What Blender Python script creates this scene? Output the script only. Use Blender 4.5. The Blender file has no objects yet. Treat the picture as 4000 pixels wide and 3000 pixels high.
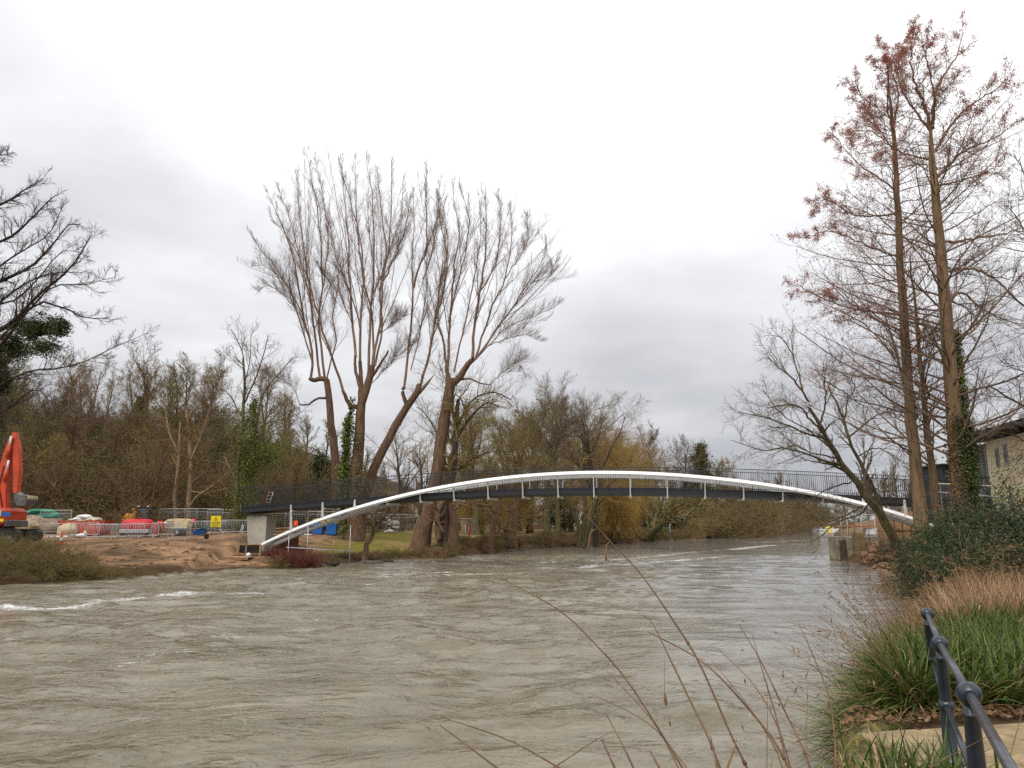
import bpy, math, numpy as np
from mathutils import Vector, Matrix
C = bpy.context.scene.collection
R = math.radians
# ---------------------------------------------------------------- camera geometry (4000x3000 reference grid)
F = 2890.0; PITCH = math.atan((2050-1500)/F); H = 2.75
cp, sp = math.cos(PITCH), math.sin(PITCH)
def ray(px, py):
    u = (px-2000)/F; v = (1500-py)/F
    return (u, cp - v*sp, sp + v*cp)
def at(px, py, Y):
    r = ray(px, py); t = Y/r[1]
    return (r[0]*t, Y, H + r[2]*t)
def on(px, py, z=0.0):
    r = ray(px, py); t = (z-H)/r[2]
    return (r[0]*t, r[1]*t, z)
# ---------------------------------------------------------------- numpy noise
def _hash(ix, iy, s):
    n = (ix*374761393 + iy*668265263 + s*974634777) & 0xffffffff
    n = ((n ^ (n >> 13))*1274126177) & 0xffffffff
    return ((n ^ (n >> 16)) & 0xffff)/65535.0
def vnoise(x, y, s=0):
    x = np.asarray(x, float); y = np.asarray(y, float)
    ix = np.floor(x).astype(np.int64); iy = np.floor(y).astype(np.int64)
    fx = x-ix; fy = y-iy; fx = fx*fx*(3-2*fx); fy = fy*fy*(3-2*fy)
    a = _hash(ix, iy, s); b = _hash(ix+1, iy, s); c = _hash(ix, iy+1, s); d = _hash(ix+1, iy+1, s)
    return (a*(1-fx)+b*fx)*(1-fy) + (c*(1-fx)+d*fx)*fy
def fbm(x, y, s=0, o=4):
    t = 0; a = .5
    for i in range(o):
        t = t + a*vnoise(np.asarray(x)*2**i+17.3*i, np.asarray(y)*2**i+9.1*i, s+i); a *= .5
    return t/(1-.5**o)
def sst(a, b, x):
    t = np.clip((np.asarray(x, float)-a)/(b-a), 0, 1); return t*t*(3-2*t)
# ---------------------------------------------------------------- objects
def link(name, data, parent=None):
    o = bpy.data.objects.new(name, data); C.objects.link(o)
    if parent is not None: o.parent = parent
    return o
def tag(o, label=None, cat=None, group=None, kind=None):
    if label: o['label'] = label
    if cat: o['category'] = cat
    if group: o['group'] = group
    if kind: o['kind'] = kind
    return o
def thing(name, label, cat, loc=(0, 0, 0), rz=0, group=None):
    o = link(name, None); o.location = loc; o.rotation_euler = (0, 0, rz)
    return tag(o, label, cat, group)
def dup(root, loc, rz=0, label=None, sc=None, group=None):
    r = root.copy(); C.objects.link(r); r.location = loc; r.rotation_euler = (0, 0, rz)
    if sc is not None: r.scale = (sc, sc, sc) if not hasattr(sc, '__len__') else sc
    if label: r['label'] = label
    if group: r['group'] = group
    for ch in list(root.children):
        c = ch.copy(); C.objects.link(c); c.parent = r
        for g in list(ch.children):
            d = g.copy(); C.objects.link(d); d.parent = c
    return r
def mesh_np(name, V, Q=None, T=None, mat=None, smooth=False, col=None):
    """mesh from numpy vertices, quads and triangles; col = per vertex RGB"""
    V = np.asarray(V, np.float32).reshape(-1, 3)
    Q = np.zeros((0, 4), np.int32) if Q is None else np.asarray(Q, np.int32).reshape(-1, 4)
    T = np.zeros((0, 3), np.int32) if T is None else np.asarray(T, np.int32).reshape(-1, 3)
    me = bpy.data.meshes.new(name)
    me.vertices.add(len(V)); me.vertices.foreach_set('co', V.ravel())
    loops = np.concatenate([Q.ravel(), T.ravel()])
    me.loops.add(len(loops)); me.loops.foreach_set('vertex_index', loops)
    st = np.concatenate([np.arange(len(Q))*4, len(Q)*4 + np.arange(len(T))*3])
    tot = np.concatenate([np.full(len(Q), 4), np.full(len(T), 3)])
    me.polygons.add(len(st)); me.polygons.foreach_set('loop_start', st.astype(np.int32)); me.polygons.foreach_set('loop_total', tot.astype(np.int32))
    if smooth: me.polygons.foreach_set('use_smooth', np.ones(len(st), bool))
    me.update(calc_edges=True)
    if col is not None:
        ca = me.color_attributes.new('tint', 'FLOAT_COLOR', 'POINT')
        c4 = np.ones((len(V), 4), np.float32); c4[:, :3] = col
        ca.data.foreach_set('color', c4.ravel())
    if mat: me.materials.append(mat)
    return me
class MB:
    """collects shapes into one mesh"""
    def __init__(s): s.v = []; s.f = []; s.sm = []
    def add(s, v, f, smooth=False):
        n = len(s.v); s.v += [tuple(p) for p in v]; s.f += [tuple(i+n for i in q) for q in f]; s.sm += [smooth]*len(f)
        return s
    def box(s, c, d, rz=0, rx=0, ry=0, taper=1.0, bev=0.0):
        hx, hy, hz = d[0]/2, d[1]/2, d[2]/2
        M = Matrix.Translation(c) @ Matrix.Rotation(rz, 4, 'Z') @ Matrix.Rotation(ry, 4, 'Y') @ Matrix.Rotation(rx, 4, 'X')
        if bev <= 0:
            v = [(x*hx*(taper if z > 0 else 1), y*hy*(taper if z > 0 else 1), z*hz) for z in (-1, 1) for x, y in ((-1, -1), (1, -1), (1, 1), (-1, 1))]
            f = [(3, 2, 1, 0), (4, 5, 6, 7), (0, 1, 5, 4), (1, 2, 6, 5), (2, 3, 7, 6), (3, 0, 4, 7)]
        else:
            b = min(bev, hx*.9, hy*.9, hz*.9); v = []; f = []
            ring = [(-1, -1, 1, 0), (1, -1, -1, 0), (1, -1, 0, 1), (1, 1, 0, -1), (1, 1, -1, 0), (-1, 1, 1, 0), (-1, 1, 0, -1), (-1, -1, 0, 1)]
            for z, ins in ((-hz, b), (-hz+b, 0), (hz-b, 0), (hz, b)):
                k = taper if z > 0 else 1
                for (sx, sy, ox, oy) in ring:
                    v.append((sx*(hx-ins)*k+ox*b*.5, sy*(hy-ins)*k+oy*b*.5, z))
            for r in range(3):
                for i in range(8): f.append((r*8+i, r*8+(i+1) % 8, r*8+8+(i+1) % 8, r*8+8+i))
            f.append(tuple(reversed(range(8)))); f.append(tuple(range(24, 32)))
        return s.add([M @ Vector(p) for p in v], f)
    def tube(s, pts, r, n=8, caps=True, smooth=True):
        pts = [Vector(p) for p in pts]; rs = r if hasattr(r, '__len__') else [r]*len(pts)
        v = []; f = []; ref = None
        for i, p in enumerate(pts):
            t = (pts[min(i+1, len(pts)-1)]-pts[max(i-1, 0)]).normalized()
            if ref is None: ref = Vector((0, 0, 1)) if abs(t.z) < .9 else Vector((1, 0, 0))
            a = (ref - t*ref.dot(t)).normalized(); b = t.cross(a); ref = a
            for k in range(n):
                an = 2*math.pi*k/n; v.append(p+(a*math.cos(an)+b*math.sin(an))*rs[i])
        for i in range(len(pts)-1):
            for k in range(n): f.append((i*n+k, i*n+(k+1) % n, (i+1)*n+(k+1) % n, (i+1)*n+k))
        s.add(v, f, smooth)
        if caps:
            m = len(s.v)-len(v)
            s.f += [tuple(m+k for k in reversed(range(n))), tuple(m+(len(pts)-1)*n+k for k in range(n))]; s.sm += [False]*2
        return s
    def lathe(s, c, prof, n=16, axis='Z', smooth=True):
        v = []; f = []
        for (r, z) in prof:
            for k in range(n):
                a = 2*math.pi*k/n; p = (r*math.cos(a), r*math.sin(a), z)
                if axis == 'X': p = (p[2], p[0], p[1])
                if axis == 'Y': p = (p[0], p[2], p[1])
                v.append((c[0]+p[0], c[1]+p[1], c[2]+p[2]))
        for i in range(len(prof)-1):
            for k in range(n): f.append((i*n+k, i*n+(k+1) % n, (i+1)*n+(k+1) % n, (i+1)*n+k))
        s.add(v, f, smooth); m = len(s.v)-len(v)
        s.f += [tuple(m+k for k in reversed(range(n))), tuple(m+(len(prof)-1)*n+k for k in range(n))]; s.sm += [False]*2
        return s
    def prism(s, poly, y0, y1, M=None):
        """poly in (x,z), extruded along y"""
        n = len(poly); v = [(p[0], y0, p[1]) for p in poly]+[(p[0], y1, p[1]) for p in poly]
        f = [tuple(range(n)), tuple(reversed(range(n, 2*n)))]+[(i, i+n, (i+1) % n+n, (i+1) % n) for i in range(n)]
        if M is not None: v = [M @ Vector(p) for p in v]
        return s.add(v, f)
    def build(s, name, mat, parent=None):
        me = bpy.data.meshes.new(name); me.from_pydata([tuple(p) for p in s.v], [], s.f)
        me.polygons.foreach_set('use_smooth', s.sm); me.update()
        if mat: me.materials.append(mat)
        return link(name, me, parent)
# ---------------------------------------------------------------- materials
def lin(c):
    return tuple((x/255/12.92 if x/255 <= .04045 else ((x/255+.055)/1.055)**2.4) for x in c)
def mat(name, c1, c2=None, scale=3.0, rough=.75, bump=0.0, bscale=None, metal=0.0, tint=False, stretch=None, spec=.3, trans=0.0, detail=5, rand=0.0, contrast=(.35, .65)):
    m = bpy.data.materials.new(name); m.use_nodes = True; nt = m.node_tree; N = nt.nodes; L = nt.links
    b = N['Principled BSDF']; b.inputs['Roughness'].default_value = rough; b.inputs['Metallic'].default_value = metal
    b.inputs['Specular IOR Level'].default_value = spec
    tc = N.new('ShaderNodeTexCoord'); src = tc.outputs['Object']
    if stretch:
        mp = N.new('ShaderNodeMapping'); mp.inputs['Scale'].default_value = stretch; L.new(src, mp.inputs['Vector']); src = mp.outputs['Vector']
    nz = N.new('ShaderNodeTexNoise'); nz.inputs['Scale'].default_value = scale; nz.inputs['Detail'].default_value = detail; nz.inputs['Roughness'].default_value = .65
    L.new(src, nz.inputs['Vector'])
    rp = N.new('ShaderNodeValToRGB'); rp.color_ramp.elements[0].position = contrast[0]; rp.color_ramp.elements[1].position = contrast[1]
    c2 = c2 or tuple(x*.75 for x in c1)
    rp.color_ramp.elements[0].color = (*c2, 1); rp.color_ramp.elements[1].color = (*c1, 1)
    L.new(nz.outputs['Fac'], rp.inputs['Fac']); out = rp.outputs['Color']
    if tint:
        at_ = N.new('ShaderNodeVertexColor'); at_.layer_name = 'tint'
        mx = N.new('ShaderNodeMix'); mx.data_type = 'RGBA'; mx.blend_type = 'MULTIPLY'; mx.inputs['Factor'].default_value = 1
        L.new(out, mx.inputs[6]); L.new(at_.outputs['Color'], mx.inputs[7]); out = mx.outputs[2]
    if rand:
        oi = N.new('ShaderNodeObjectInfo'); hs = N.new('ShaderNodeHueSaturation')
        mr = N.new('ShaderNodeMapRange'); mr.inputs['To Min'].default_value = 1-rand; mr.inputs['To Max'].default_value = 1+rand
        L.new(oi.outputs['Random'], mr.inputs['Value']); L.new(mr.outputs['Result'], hs.inputs['Value']); L.new(out, hs.inputs['Color']); out = hs.outputs['Color']
    L.new(out, b.inputs['Base Color'])
    if bump:
        n2 = N.new('ShaderNodeTexNoise'); n2.inputs['Scale'].default_value = bscale or scale*4; n2.inputs['Detail'].default_value = 6
        L.new(src, n2.inputs['Vector'])
        bp = N.new('ShaderNodeBump'); bp.inputs['Strength'].default_value = bump; bp.inputs['Distance'].default_value = .03
        L.new(n2.outputs['Fac'], bp.inputs['Height']); L.new(bp.outputs['Normal'], b.inputs['Normal'])
    if trans:
        tr = N.new('ShaderNodeBsdfTranslucent'); L.new(out, tr.inputs['Color']); ms = N.new('ShaderNodeMixShader'); ms.inputs['Fac'].default_value = trans
        L.new(b.outputs[0], ms.inputs[1]); L.new(tr.outputs[0], ms.inputs[2]); L.new(ms.outputs[0], N['Material Output'].inputs['Surface'])
    return m
# ---------------------------------------------------------------- banks of the river (metres), traced along the waterline
LB = [(-400, -60), (-150, 10), (-60, 27)] + [on(*p)[:2] for p in ((-150, 2295), (100, 2283), (300, 2262), (450, 2248), (600, 2243), (800, 2234), (964, 2224), (1080, 2222), (1220, 2219), (1300, 2200), (1400, 2194), (1560, 2186),
      (1724, 2180), (1998, 2151), (2246, 2133), (2400, 2124), (2520, 2117), (2694, 2107), (2850, 2099), (2972, 2092), (3080, 2081), (3156, 2075))] + [(175, 430)]
RB = [(-400, -200), (-60, -40), (-9, -6), (-3, 1.6), (0, 2.7), (1.2, 3.3), (2.0, 4.5), (2.35, 5.6), (2.6, 6.3), (3.2, 7.4), (4.7, 10), (6.4, 13), (9.3, 18), (12.6, 24), (16.0, 30.5), (19.7, 37), (21.6, 41.5), (23, 46.5), (24.4, 52), (25.2, 56.5), (25.5, 61), (28.4, 64.5), (36, 82),
      (52, 120), (98, 230), (200, 430)]
RIV = np.array(LB + RB[::-1])
def _segdist(x, y, P):
    d = np.full(x.shape, 1e9)
    for (ax, ay), (bx, by) in zip(P[:-1], P[1:]):
        vx, vy = bx-ax, by-ay; t = np.clip(((x-ax)*vx+(y-ay)*vy)/(vx*vx+vy*vy), 0, 1)
        d = np.minimum(d, np.hypot(x-ax-t*vx, y-ay-t*vy))
    return d
def inriver(x, y):
    ins = np.zeros(x.shape, bool); n = len(RIV)
    for i in range(n):
        ax, ay = RIV[i]; bx, by = RIV[(i+1) % n]
        if ay == by: continue
        c = ((ay > y) != (by > y)) & (x < (bx-ax)*(y-ay)/(by-ay)+ax); ins ^= c
    return ins
def ground(x, y):
    x = np.atleast_1d(np.asarray(x, float)); y = np.atleast_1d(np.asarray(y, float))
    dl = _segdist(x, y, LB); dr = _segdist(x, y, RB); ins = inriver(x, y)
    wob = (fbm(x*.35, y*.35, 3)-.5)
    # left side
    site = 1-sst(-18, -11, x)
    hs = 1.5 + np.clip(.036*(y-50), -.25, .75); hp = 1.35 + np.clip(.0015*(y-60), 0, .25)
    base = hs*site + hp*(1-site)
    bushy = 1-sst(-31, -27, x + (y-45)*.2)
    wid = (8.0*(1-bushy)+6*bushy)*site + 2.6*(1-site)
    beach = sst(-21, -18, x)*(1-sst(-9, -5, x)); wid = wid*(1-beach) + 12.5*beach
    prof = sst(-.15, 1, dl/wid)
    dirt = site*(1-sst(0, 12, dl))
    b2 = sst(-25, -21, x)*(1-sst(-10, -5, x))*sst(53, 61, y)*(1-sst(80, 95, y)*.5); base = base*(1-b2)+2.02*b2; prof = np.where(beach > .5, prof**2.0, prof)
    L_ = base*np.sqrt(np.clip(prof, 0, 1))*(1+wob*.12) + dirt*((fbm(x*.9, y*.9, 11)-.5)*.55+(fbm(x*2.2, y*2.2, 13)-.5)*.22)*prof
    L_ += sst(70, 108, y)*(1-sst(-46, -22, x))*13.0 + sst(95, 150, y)*(1-sst(-60, -10, x))*4
    L_ += sst(100, 300, y)*0.6
    # right side
    br = 1.02 + .55*sst(14, 30, y) + 2.7*sst(4.5, 11, dr)*sst(30, 44, y)
    R_ = br*sst(-.1, 1, dr/np.where(y < 9, .35, np.where(y < 16, 1.2, 2.4))) + wob*.25*sst(10, 16, y)
    left_side = dl < dr
    h = np.where(left_side, L_, R_)
    bed = -np.clip(np.minimum(dl, dr)*.5, 0.02, 1.6)
    return np.where(ins, bed, h)
def gz(x, y): return float(ground(x, y)[0])
def place(px, Y, dz=0.0):
    x = at(px, 2080, Y)[0]; return (x, Y, gz(x, Y)+dz)
# ---------------------------------------------------------------- terrain sheet
def spaced(edges):
    out = [edges[0][0]]
    for a, b, st in edges: out += list(np.linspace(a, b, max(2, int(round((b-a)/st))+1))[1:])
    return np.array(out)
gx = spaced([(-1500, -300, 100), (-300, -100, 12), (-100, -40, 1.5), (-40, 34, .4), (34, 120, 1.6), (120, 300, 10), (300, 1500, 100)])
gy = spaced([(-300, -30, 20), (-30, 2, 2), (2, 12, .3), (12, 70, .4), (70, 130, 1.2), (130, 450, 6), (450, 2500, 120)])
GX, GY = np.meshgrid(gx, gy); ZZ = ground(GX.ravel(), GY.ravel())
far = np.hypot(GX, GY).ravel()
xs, ys = GX.ravel(), GY.ravel()
dL, dR = _segdist(xs, ys, LB), _segdist(xs, ys, RB); isL = dL < dR
n = fbm(xs*.5, ys*.5, 5); n2 = fbm(xs*.13, ys*.13, 8); n3 = fbm(xs*1.7, ys*2.3, 15)
grassc = np.array(lin((122, 116, 52)))*.78; strawc = np.array(lin((150, 126, 84)))*.8; dirtc = np.array(lin((160, 128, 98)))*.78; litter = np.array(lin((104, 86, 62)))*.75
mudc = np.array(lin((104, 84, 64)))*.6; greenc = np.array(lin((104, 112, 44)))*.8
col = np.zeros((len(xs), 3)); w1 = lambda w: w[:, None]
park = grassc*w1(sst(.3, .6, n2)) + strawc*w1(1-sst(.3, .6, n2))
bankedge = 1-sst(2.2, 3.4, dL + (n-.5)*2)
park = park*w1(1-bankedge) + litter*w1(bankedge)
d_ = w1(sst(.3, .65, n)); site_c = dirtc*d_ + mudc*(1-d_)*1.5; site_c = site_c*w1(.62+.6*sst(.3, .6, n3)); wet_ = w1(1-sst(.3, 1.5, dL)); site_c = site_c*(1-wet_)+mudc*.8*wet_
hillm = sst(66, 78, ys + (n-.5)*16)
site_c = site_c*w1(1-hillm) + (litter*.9)*w1(hillm)
sidew = 1-sst(-17, -13, xs)
bush = (1-sst(-32, -28, xs+(ys-45)*.2))*(1-sst(5, 8, dL))
site_c = site_c*w1(1-bush) + litter*w1(bush)
colL = site_c*w1(sidew) + park*w1(1-sidew)
wood = sst(105, 125, ys + (n-.5)*30)*.8; colL = colL*w1(1-wood)+litter*w1(wood)
g2 = w1(sst(.35, .6, n)); colR = greenc*g2 + strawc*(1-g2)*.8
r2 = w1(sst(30, 38, ys)); colR = colR*(1-r2) + (litter*.5+dirtc*.5)*r2
e2 = w1(1-sst(1.2, 2.2, dR)); colR = colR*(1-e2) + mudc*e2
col = np.where(isL[:, None], colL, colR); col = np.where((ZZ < .1)[:, None], mudc, col)
nx, ny = len(gx), len(gy)
idx = np.arange(nx*ny).reshape(ny, nx)
Q = np.stack([idx[:-1, :-1], idx[:-1, 1:], idx[1:, 1:], idx[1:, :-1]], -1).reshape(-1, 4)
m_ground = mat('ground_soil', (1.25, 1.2, 1.15), (.62, .62, .62), 1.7, .95, bump=.9, bscale=9, tint=True, spec=.1, detail=9, contrast=(.3, .7))
g = link('ground', mesh_np('ground', np.stack([xs, ys, ZZ], 1), Q, mat=m_ground, smooth=True, col=col)); tag(g, kind='structure')
# ---------------------------------------------------------------- river water
wx = spaced([(-420, -60, 30), (-60, -34, .6), (-34, 36, .22), (36, 110, 1.2), (110, 400, 20)])
wy = spaced([(-220, 4, 16), (4, 30, .16), (30, 70, .3), (70, 160, 2), (160, 460, 20)])
WX, WY = np.meshgrid(wx, wy); X, Y_ = WX.ravel(), WY.ravel()
# flow-aligned wavelets: drift lines run along the river
fx_ = X*.88 + Y_*.47; fy_ = -X*.47 + Y_*.88
sw = fbm(X*.16, Y_*.16, 41)                     # calmer and rougher patches
wv = (fbm(X*.5+sw*3, Y_*1.0+sw*2, 21, 3)-.5)*.30 + (fbm(X*1.5, Y_*2.3+sw*4, 27, 3)-.5)*.11*(.1+2.0*sst(.38, .62, sw))
fade = 1-sst(55, 90, Y_)
FO = [((-250, 2400), (0, 2374), (150, 2377), (330, 2362), (480, 2342), (620, 2325), (760, 2318), (960, 2322), (1100, 2316)), ((760, 2322), (960, 2322), (1070, 2313)), ((990, 2280), (1150, 2278), (1300, 2279), (1430, 2280)),
      ((1480, 2247), (1620, 2243), (1760, 2240)), ((1460, 2258), (1620, 2254), (1800, 2247), (2000, 2240), (2200, 2226), (2330, 2214), (2480, 2203), (2620, 2192), (2840, 2174)), ((2040, 2201), (2240, 2193), (2480, 2182), (2700, 2157), (2860, 2148), (3020, 2131)),
      ((2940, 2120), (3100, 2112), (3250, 2108)), ((2850, 2146), (3000, 2130), (3180, 2127))]
FW = [.7, .45, .55, .35, .6, .65, .9, .8]
foam = np.zeros(len(X)); fbrk = .35+.95*sst(.28, .62, fbm(X*.42, Y_*.9, 91, 4))
for line, w in zip(FO, FW):
    P = [on(px, py)[:2] for px, py in line]
    d = _segdist(X, Y_, P)
    foam = np.maximum(foam, np.exp(-(d/(w*(.5+1.1*fbm(X*.3, Y_*.3, 77))))**2))
foam *= .82*np.clip(fbrk, .58, .88)
# a few scattered flecks nearer the camera
for (px, py) in ((470, 2590), (520, 2580), (600, 2560), (700, 2550), (950, 2490), (880, 2500), (1230, 2415)):
    q = on(px, py); foam = np.maximum(foam, .47*np.exp(-((X-q[0])/.9)**2-((Y_-q[1])/.35)**2))
V = np.stack([X, Y_, wv*fade*(1-.6*sst(.10, .30, X/np.maximum(Y_, 1))*sst(9, 20, Y_))], 1); ii = np.arange(len(X)).reshape(len(wy), len(wx))
Q = np.stack([ii[:-1, :-1], ii[:-1, 1:], ii[1:, 1:], ii[1:, :-1]], -1).reshape(-1, 4)
mw = bpy.data.materials.new('river_water'); mw.use_nodes = True; nt = mw.node_tree; N = nt.nodes; Lk = nt.links; b = N['Principled BSDF']
b.inputs['IOR'].default_value = 1.33; b.inputs['Specular IOR Level'].default_value = .5
tc = N.new('ShaderNodeTexCoord')
def noise(scale, det, stretch, rough=.6, rot=0, dist=0):
    mp = N.new('ShaderNodeMapping'); mp.inputs['Scale'].default_value = stretch; mp.inputs['Rotation'].default_value = (0, 0, rot); Lk.new(tc.outputs['Object'], mp.inputs['Vector'])
    nz = N.new('ShaderNodeTexNoise'); nz.inputs['Scale'].default_value = scale; nz.inputs['Detail'].default_value = det; nz.inputs['Roughness'].default_value = rough; nz.inputs['Distortion'].default_value = dist
    Lk.new(mp.outputs['Vector'], nz.inputs['Vector']); return nz
def math_(op, a, b_=None):
    m = N.new('ShaderNodeMath'); m.operation = op
    for i, q in enumerate((a, b_)):
        if q is None: continue
        if isinstance(q, (int, float)): m.inputs[i].default_value = q
        else: Lk.new(q, m.inputs[i])
    return m.outputs[0]
att = N.new('ShaderNodeVertexColor'); att.layer_name = 'tint'; sepc = N.new('ShaderNodeSeparateColor'); Lk.new(att.outputs['Color'], sepc.inputs['Color'])
fn = noise(3.4, 8, (1.0, 2.2, 1), .8, rot=-.35, dist=1.2)
fm = math_('ADD', sepc.outputs['Red'], math_('MULTIPLY', math_('SUBTRACT', fn.outputs['Fac'], .5), 3.4))
rp = N.new('ShaderNodeValToRGB'); rp.color_ramp.elements[0].position = .50; rp.color_ramp.elements[1].position = .95; Lk.new(fm, rp.inputs['Fac'])
gate = math_('MULTIPLY', rp.outputs['Color'], math_('GREATER_THAN', sepc.outputs['Red'], .06))
silt = noise(.33, 6, (1, 2.4, 1), .62, dist=1.4); sr = N.new('ShaderNodeValToRGB'); sr.color_ramp.elements[0].position = .35; sr.color_ramp.elements[1].position = .7
sr.color_ramp.elements[0].color = (.125, .104, .062, 1); sr.color_ramp.elements[1].color = (.225, .196, .140, 1); Lk.new(silt.outputs['Fac'], sr.inputs['Fac'])
mx = N.new('ShaderNodeMix'); mx.data_type = 'RGBA'; Lk.new(gate, mx.inputs['Factor']); cm = N.new('ShaderNodeMix'); cm.data_type = 'RGBA'; Lk.new(math_('MULTIPLY', sepc.outputs['Green'], .85), cm.inputs['Factor']); Lk.new(sr.outputs['Color'], cm.inputs[6]); cm.inputs[7].default_value = (.215, .208, .188, 1); Lk.new(cm.outputs[2], mx.inputs[6]); mx.inputs[7].default_value = (.72, .72, .70, 1)  # base colour greyed where the water is calm, standing in for reflected sky
Lk.new(mx.outputs[2], b.inputs['Base Color'])
ro = math_('ADD', math_('MULTIPLY', gate, .6), .06); Lk.new(ro, b.inputs['Roughness'])
h1 = noise(2.3, 3, (1, 1.45, 1), .5, rot=-.25, dist=.9); h2 = noise(7.5, 3, (1, 1.5, 1), .5, rot=.2, dist=.6); pn = noise(.22, 4, (1, 1.7, 1), .6, dist=1.0); patch = N.new('ShaderNodeMapRange'); patch.inputs['From Min'].default_value = .38; patch.inputs['From Max'].default_value = .62; patch.inputs['To Min'].default_value = .25; patch.inputs['To Max'].default_value = 1.25; Lk.new(pn.outputs['Fac'], patch.inputs['Value'])
calm = math_('SUBTRACT', 1.0, math_('MULTIPLY', sepc.outputs['Green'], .84))
hh = math_('MULTIPLY', math_('ADD', h1.outputs['Fac'], math_('MULTIPLY', h2.outputs['Fac'], .30)), math_('MULTIPLY', patch.outputs['Result'], calm))
bp = N.new('ShaderNodeBump'); bp.inputs['Strength'].default_value = 1.0; bp.inputs["Distance"].default_value = .095; Lk.new(hh, bp.inputs['Height']); Lk.new(bp.outputs['Normal'], b.inputs['Normal'])
wcol = np.zeros((len(X), 3)); wcol[:, 0] = foam; wcol[:, 1] = np.clip(sst(.10, .30, X/np.maximum(Y_, 1)+(sw-.5)*.25)*sst(9, 20, Y_)*.9+sst(60, 120, Y_), 0, 1)
wo = link('river_water', mesh_np('river_water', V, Q, mat=mw, smooth=True, col=wcol)); tag(wo, kind='structure')
# ---------------------------------------------------------------- sky and light
W = bpy.data.worlds.new('World'); bpy.context.scene.world = W; W.use_nodes = True; nt = W.node_tree; N = nt.nodes; Lk = nt.links
bg = N['Background']; SUN_EL, SUN_AZ = R(48), R(-150)   # light from high, a little behind the camera's left
sky = N.new('ShaderNodeTexSky'); sky.sky_type = 'NISHITA'; sky.sun_disc = False; sky.sun_elevation = SUN_EL; sky.sun_rotation = SUN_AZ; sky.air_density = 1; sky.dust_density = 4
tc = N.new('ShaderNodeTexCoord'); sx = N.new('ShaderNodeSeparateXYZ'); Lk.new(tc.outputs['Generated'], sx.inputs[0])
zz = math_('MAXIMUM', sx.outputs['Z'], 0.0); den = math_('ADD', zz, .16)
cv = N.new('ShaderNodeCombineXYZ'); Lk.new(math_('DIVIDE', sx.outputs['X'], den), cv.inputs[0]); Lk.new(math_('DIVIDE', sx.outputs['Y'], den), cv.inputs[1])
def wn(scale, det, off):
    mp = N.new('ShaderNodeMapping'); mp.inputs['Location'].default_value = off; Lk.new(cv.outputs[0], mp.inputs['Vector'])
    nz = N.new('ShaderNodeTexNoise'); nz.inputs['Scale'].default_value = scale; nz.inputs['Detail'].default_value = det; nz.inputs['Roughness'].default_value = .5; Lk.new(mp.outputs[0], nz.inputs['Vector']); return nz.outputs['Fac']
cl = math_('ADD', math_('MULTIPLY', wn(.55, 6, (3.1, 1.7, 0)), .75), math_('MULTIPLY', wn(1.9, 5, (0.4, 5.2, 0)), .25))
# cloud deck: thick grey low down, thinner and brighter towards the zenith
lift = N.new('ShaderNodeMapRange'); lift.inputs['From Min'].default_value = .05; lift.inputs['From Max'].default_value = .62; lift.inputs['To Min'].default_value = -.13; lift.inputs['To Max'].default_value = .36; Lk.new(sx.outputs['Z'], lift.inputs['Value'])
br = math_('ADD', cl, lift.outputs['Result'])
cr = N.new('ShaderNodeValToRGB'); e = cr.color_ramp.elements
e[0].position = .30; e[0].color = (.37, .38, .41, 1); e[1].position = .80; e[1].color = (1.05, 1.05, 1.06, 1)
x = cr.color_ramp.elements.new(.42); x.color = (.475, .48, .505, 1)
x = cr.color_ramp.elements.new(.58); x.color = (.66, .665, .685, 1)
Lk.new(br, cr.inputs['Fac'])
sk = N.new('ShaderNodeMix'); sk.data_type = 'RGBA'; sk.inputs['Factor'].default_value = .94
sc_ = N.new('ShaderNodeMix'); sc_.data_type = 'RGBA'; sc_.blend_type = 'MULTIPLY'; sc_.inputs['Factor'].default_value = 1; Lk.new(cr.outputs['Color'], sc_.inputs[6]); sc_.inputs[7].default_value = (10, 10, 10, 1)
Lk.new(sky.outputs[0], sk.inputs[6]); Lk.new(sc_.outputs[2], sk.inputs[7]); Lk.new(sk.outputs[2], bg.inputs['Color']); bg.inputs['Strength'].default_value = .10
sd = bpy.data.lights.new('sun', 'SUN'); sd.energy = 1.5; sd.angle = R(25); sd.color = (1, .97, .93)
so = link('sun', sd); so.rotation_euler = Vector((-math.sin(SUN_AZ)*math.cos(SUN_EL), -math.cos(SUN_AZ)*math.cos(SUN_EL), -math.sin(SUN_EL))).to_track_quat('-Z', 'Y').to_euler()
cam = bpy.data.cameras.new('camera'); cam.sensor_width = 36; cam.lens = 36*F/4000; cam.clip_end = 5000; cam.clip_start = .05
co = link('camera', cam); co.location = (0, 0, H); co.rotation_euler = (math.pi/2+PITCH, 0, 0); bpy.context.scene.camera = co
vs = bpy.context.scene.view_settings; vs.view_transform = 'Standard'; vs.look = 'None'; vs.exposure = .42; vs.gamma = 1
cy = bpy.context.scene.cycles
cy.use_denoising = False; cy.max_bounces = 5; cy.diffuse_bounces = 2; cy.glossy_bounces = 2; cy.transmission_bounces = 3; cy.transparent_max_bounces = 8
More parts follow.
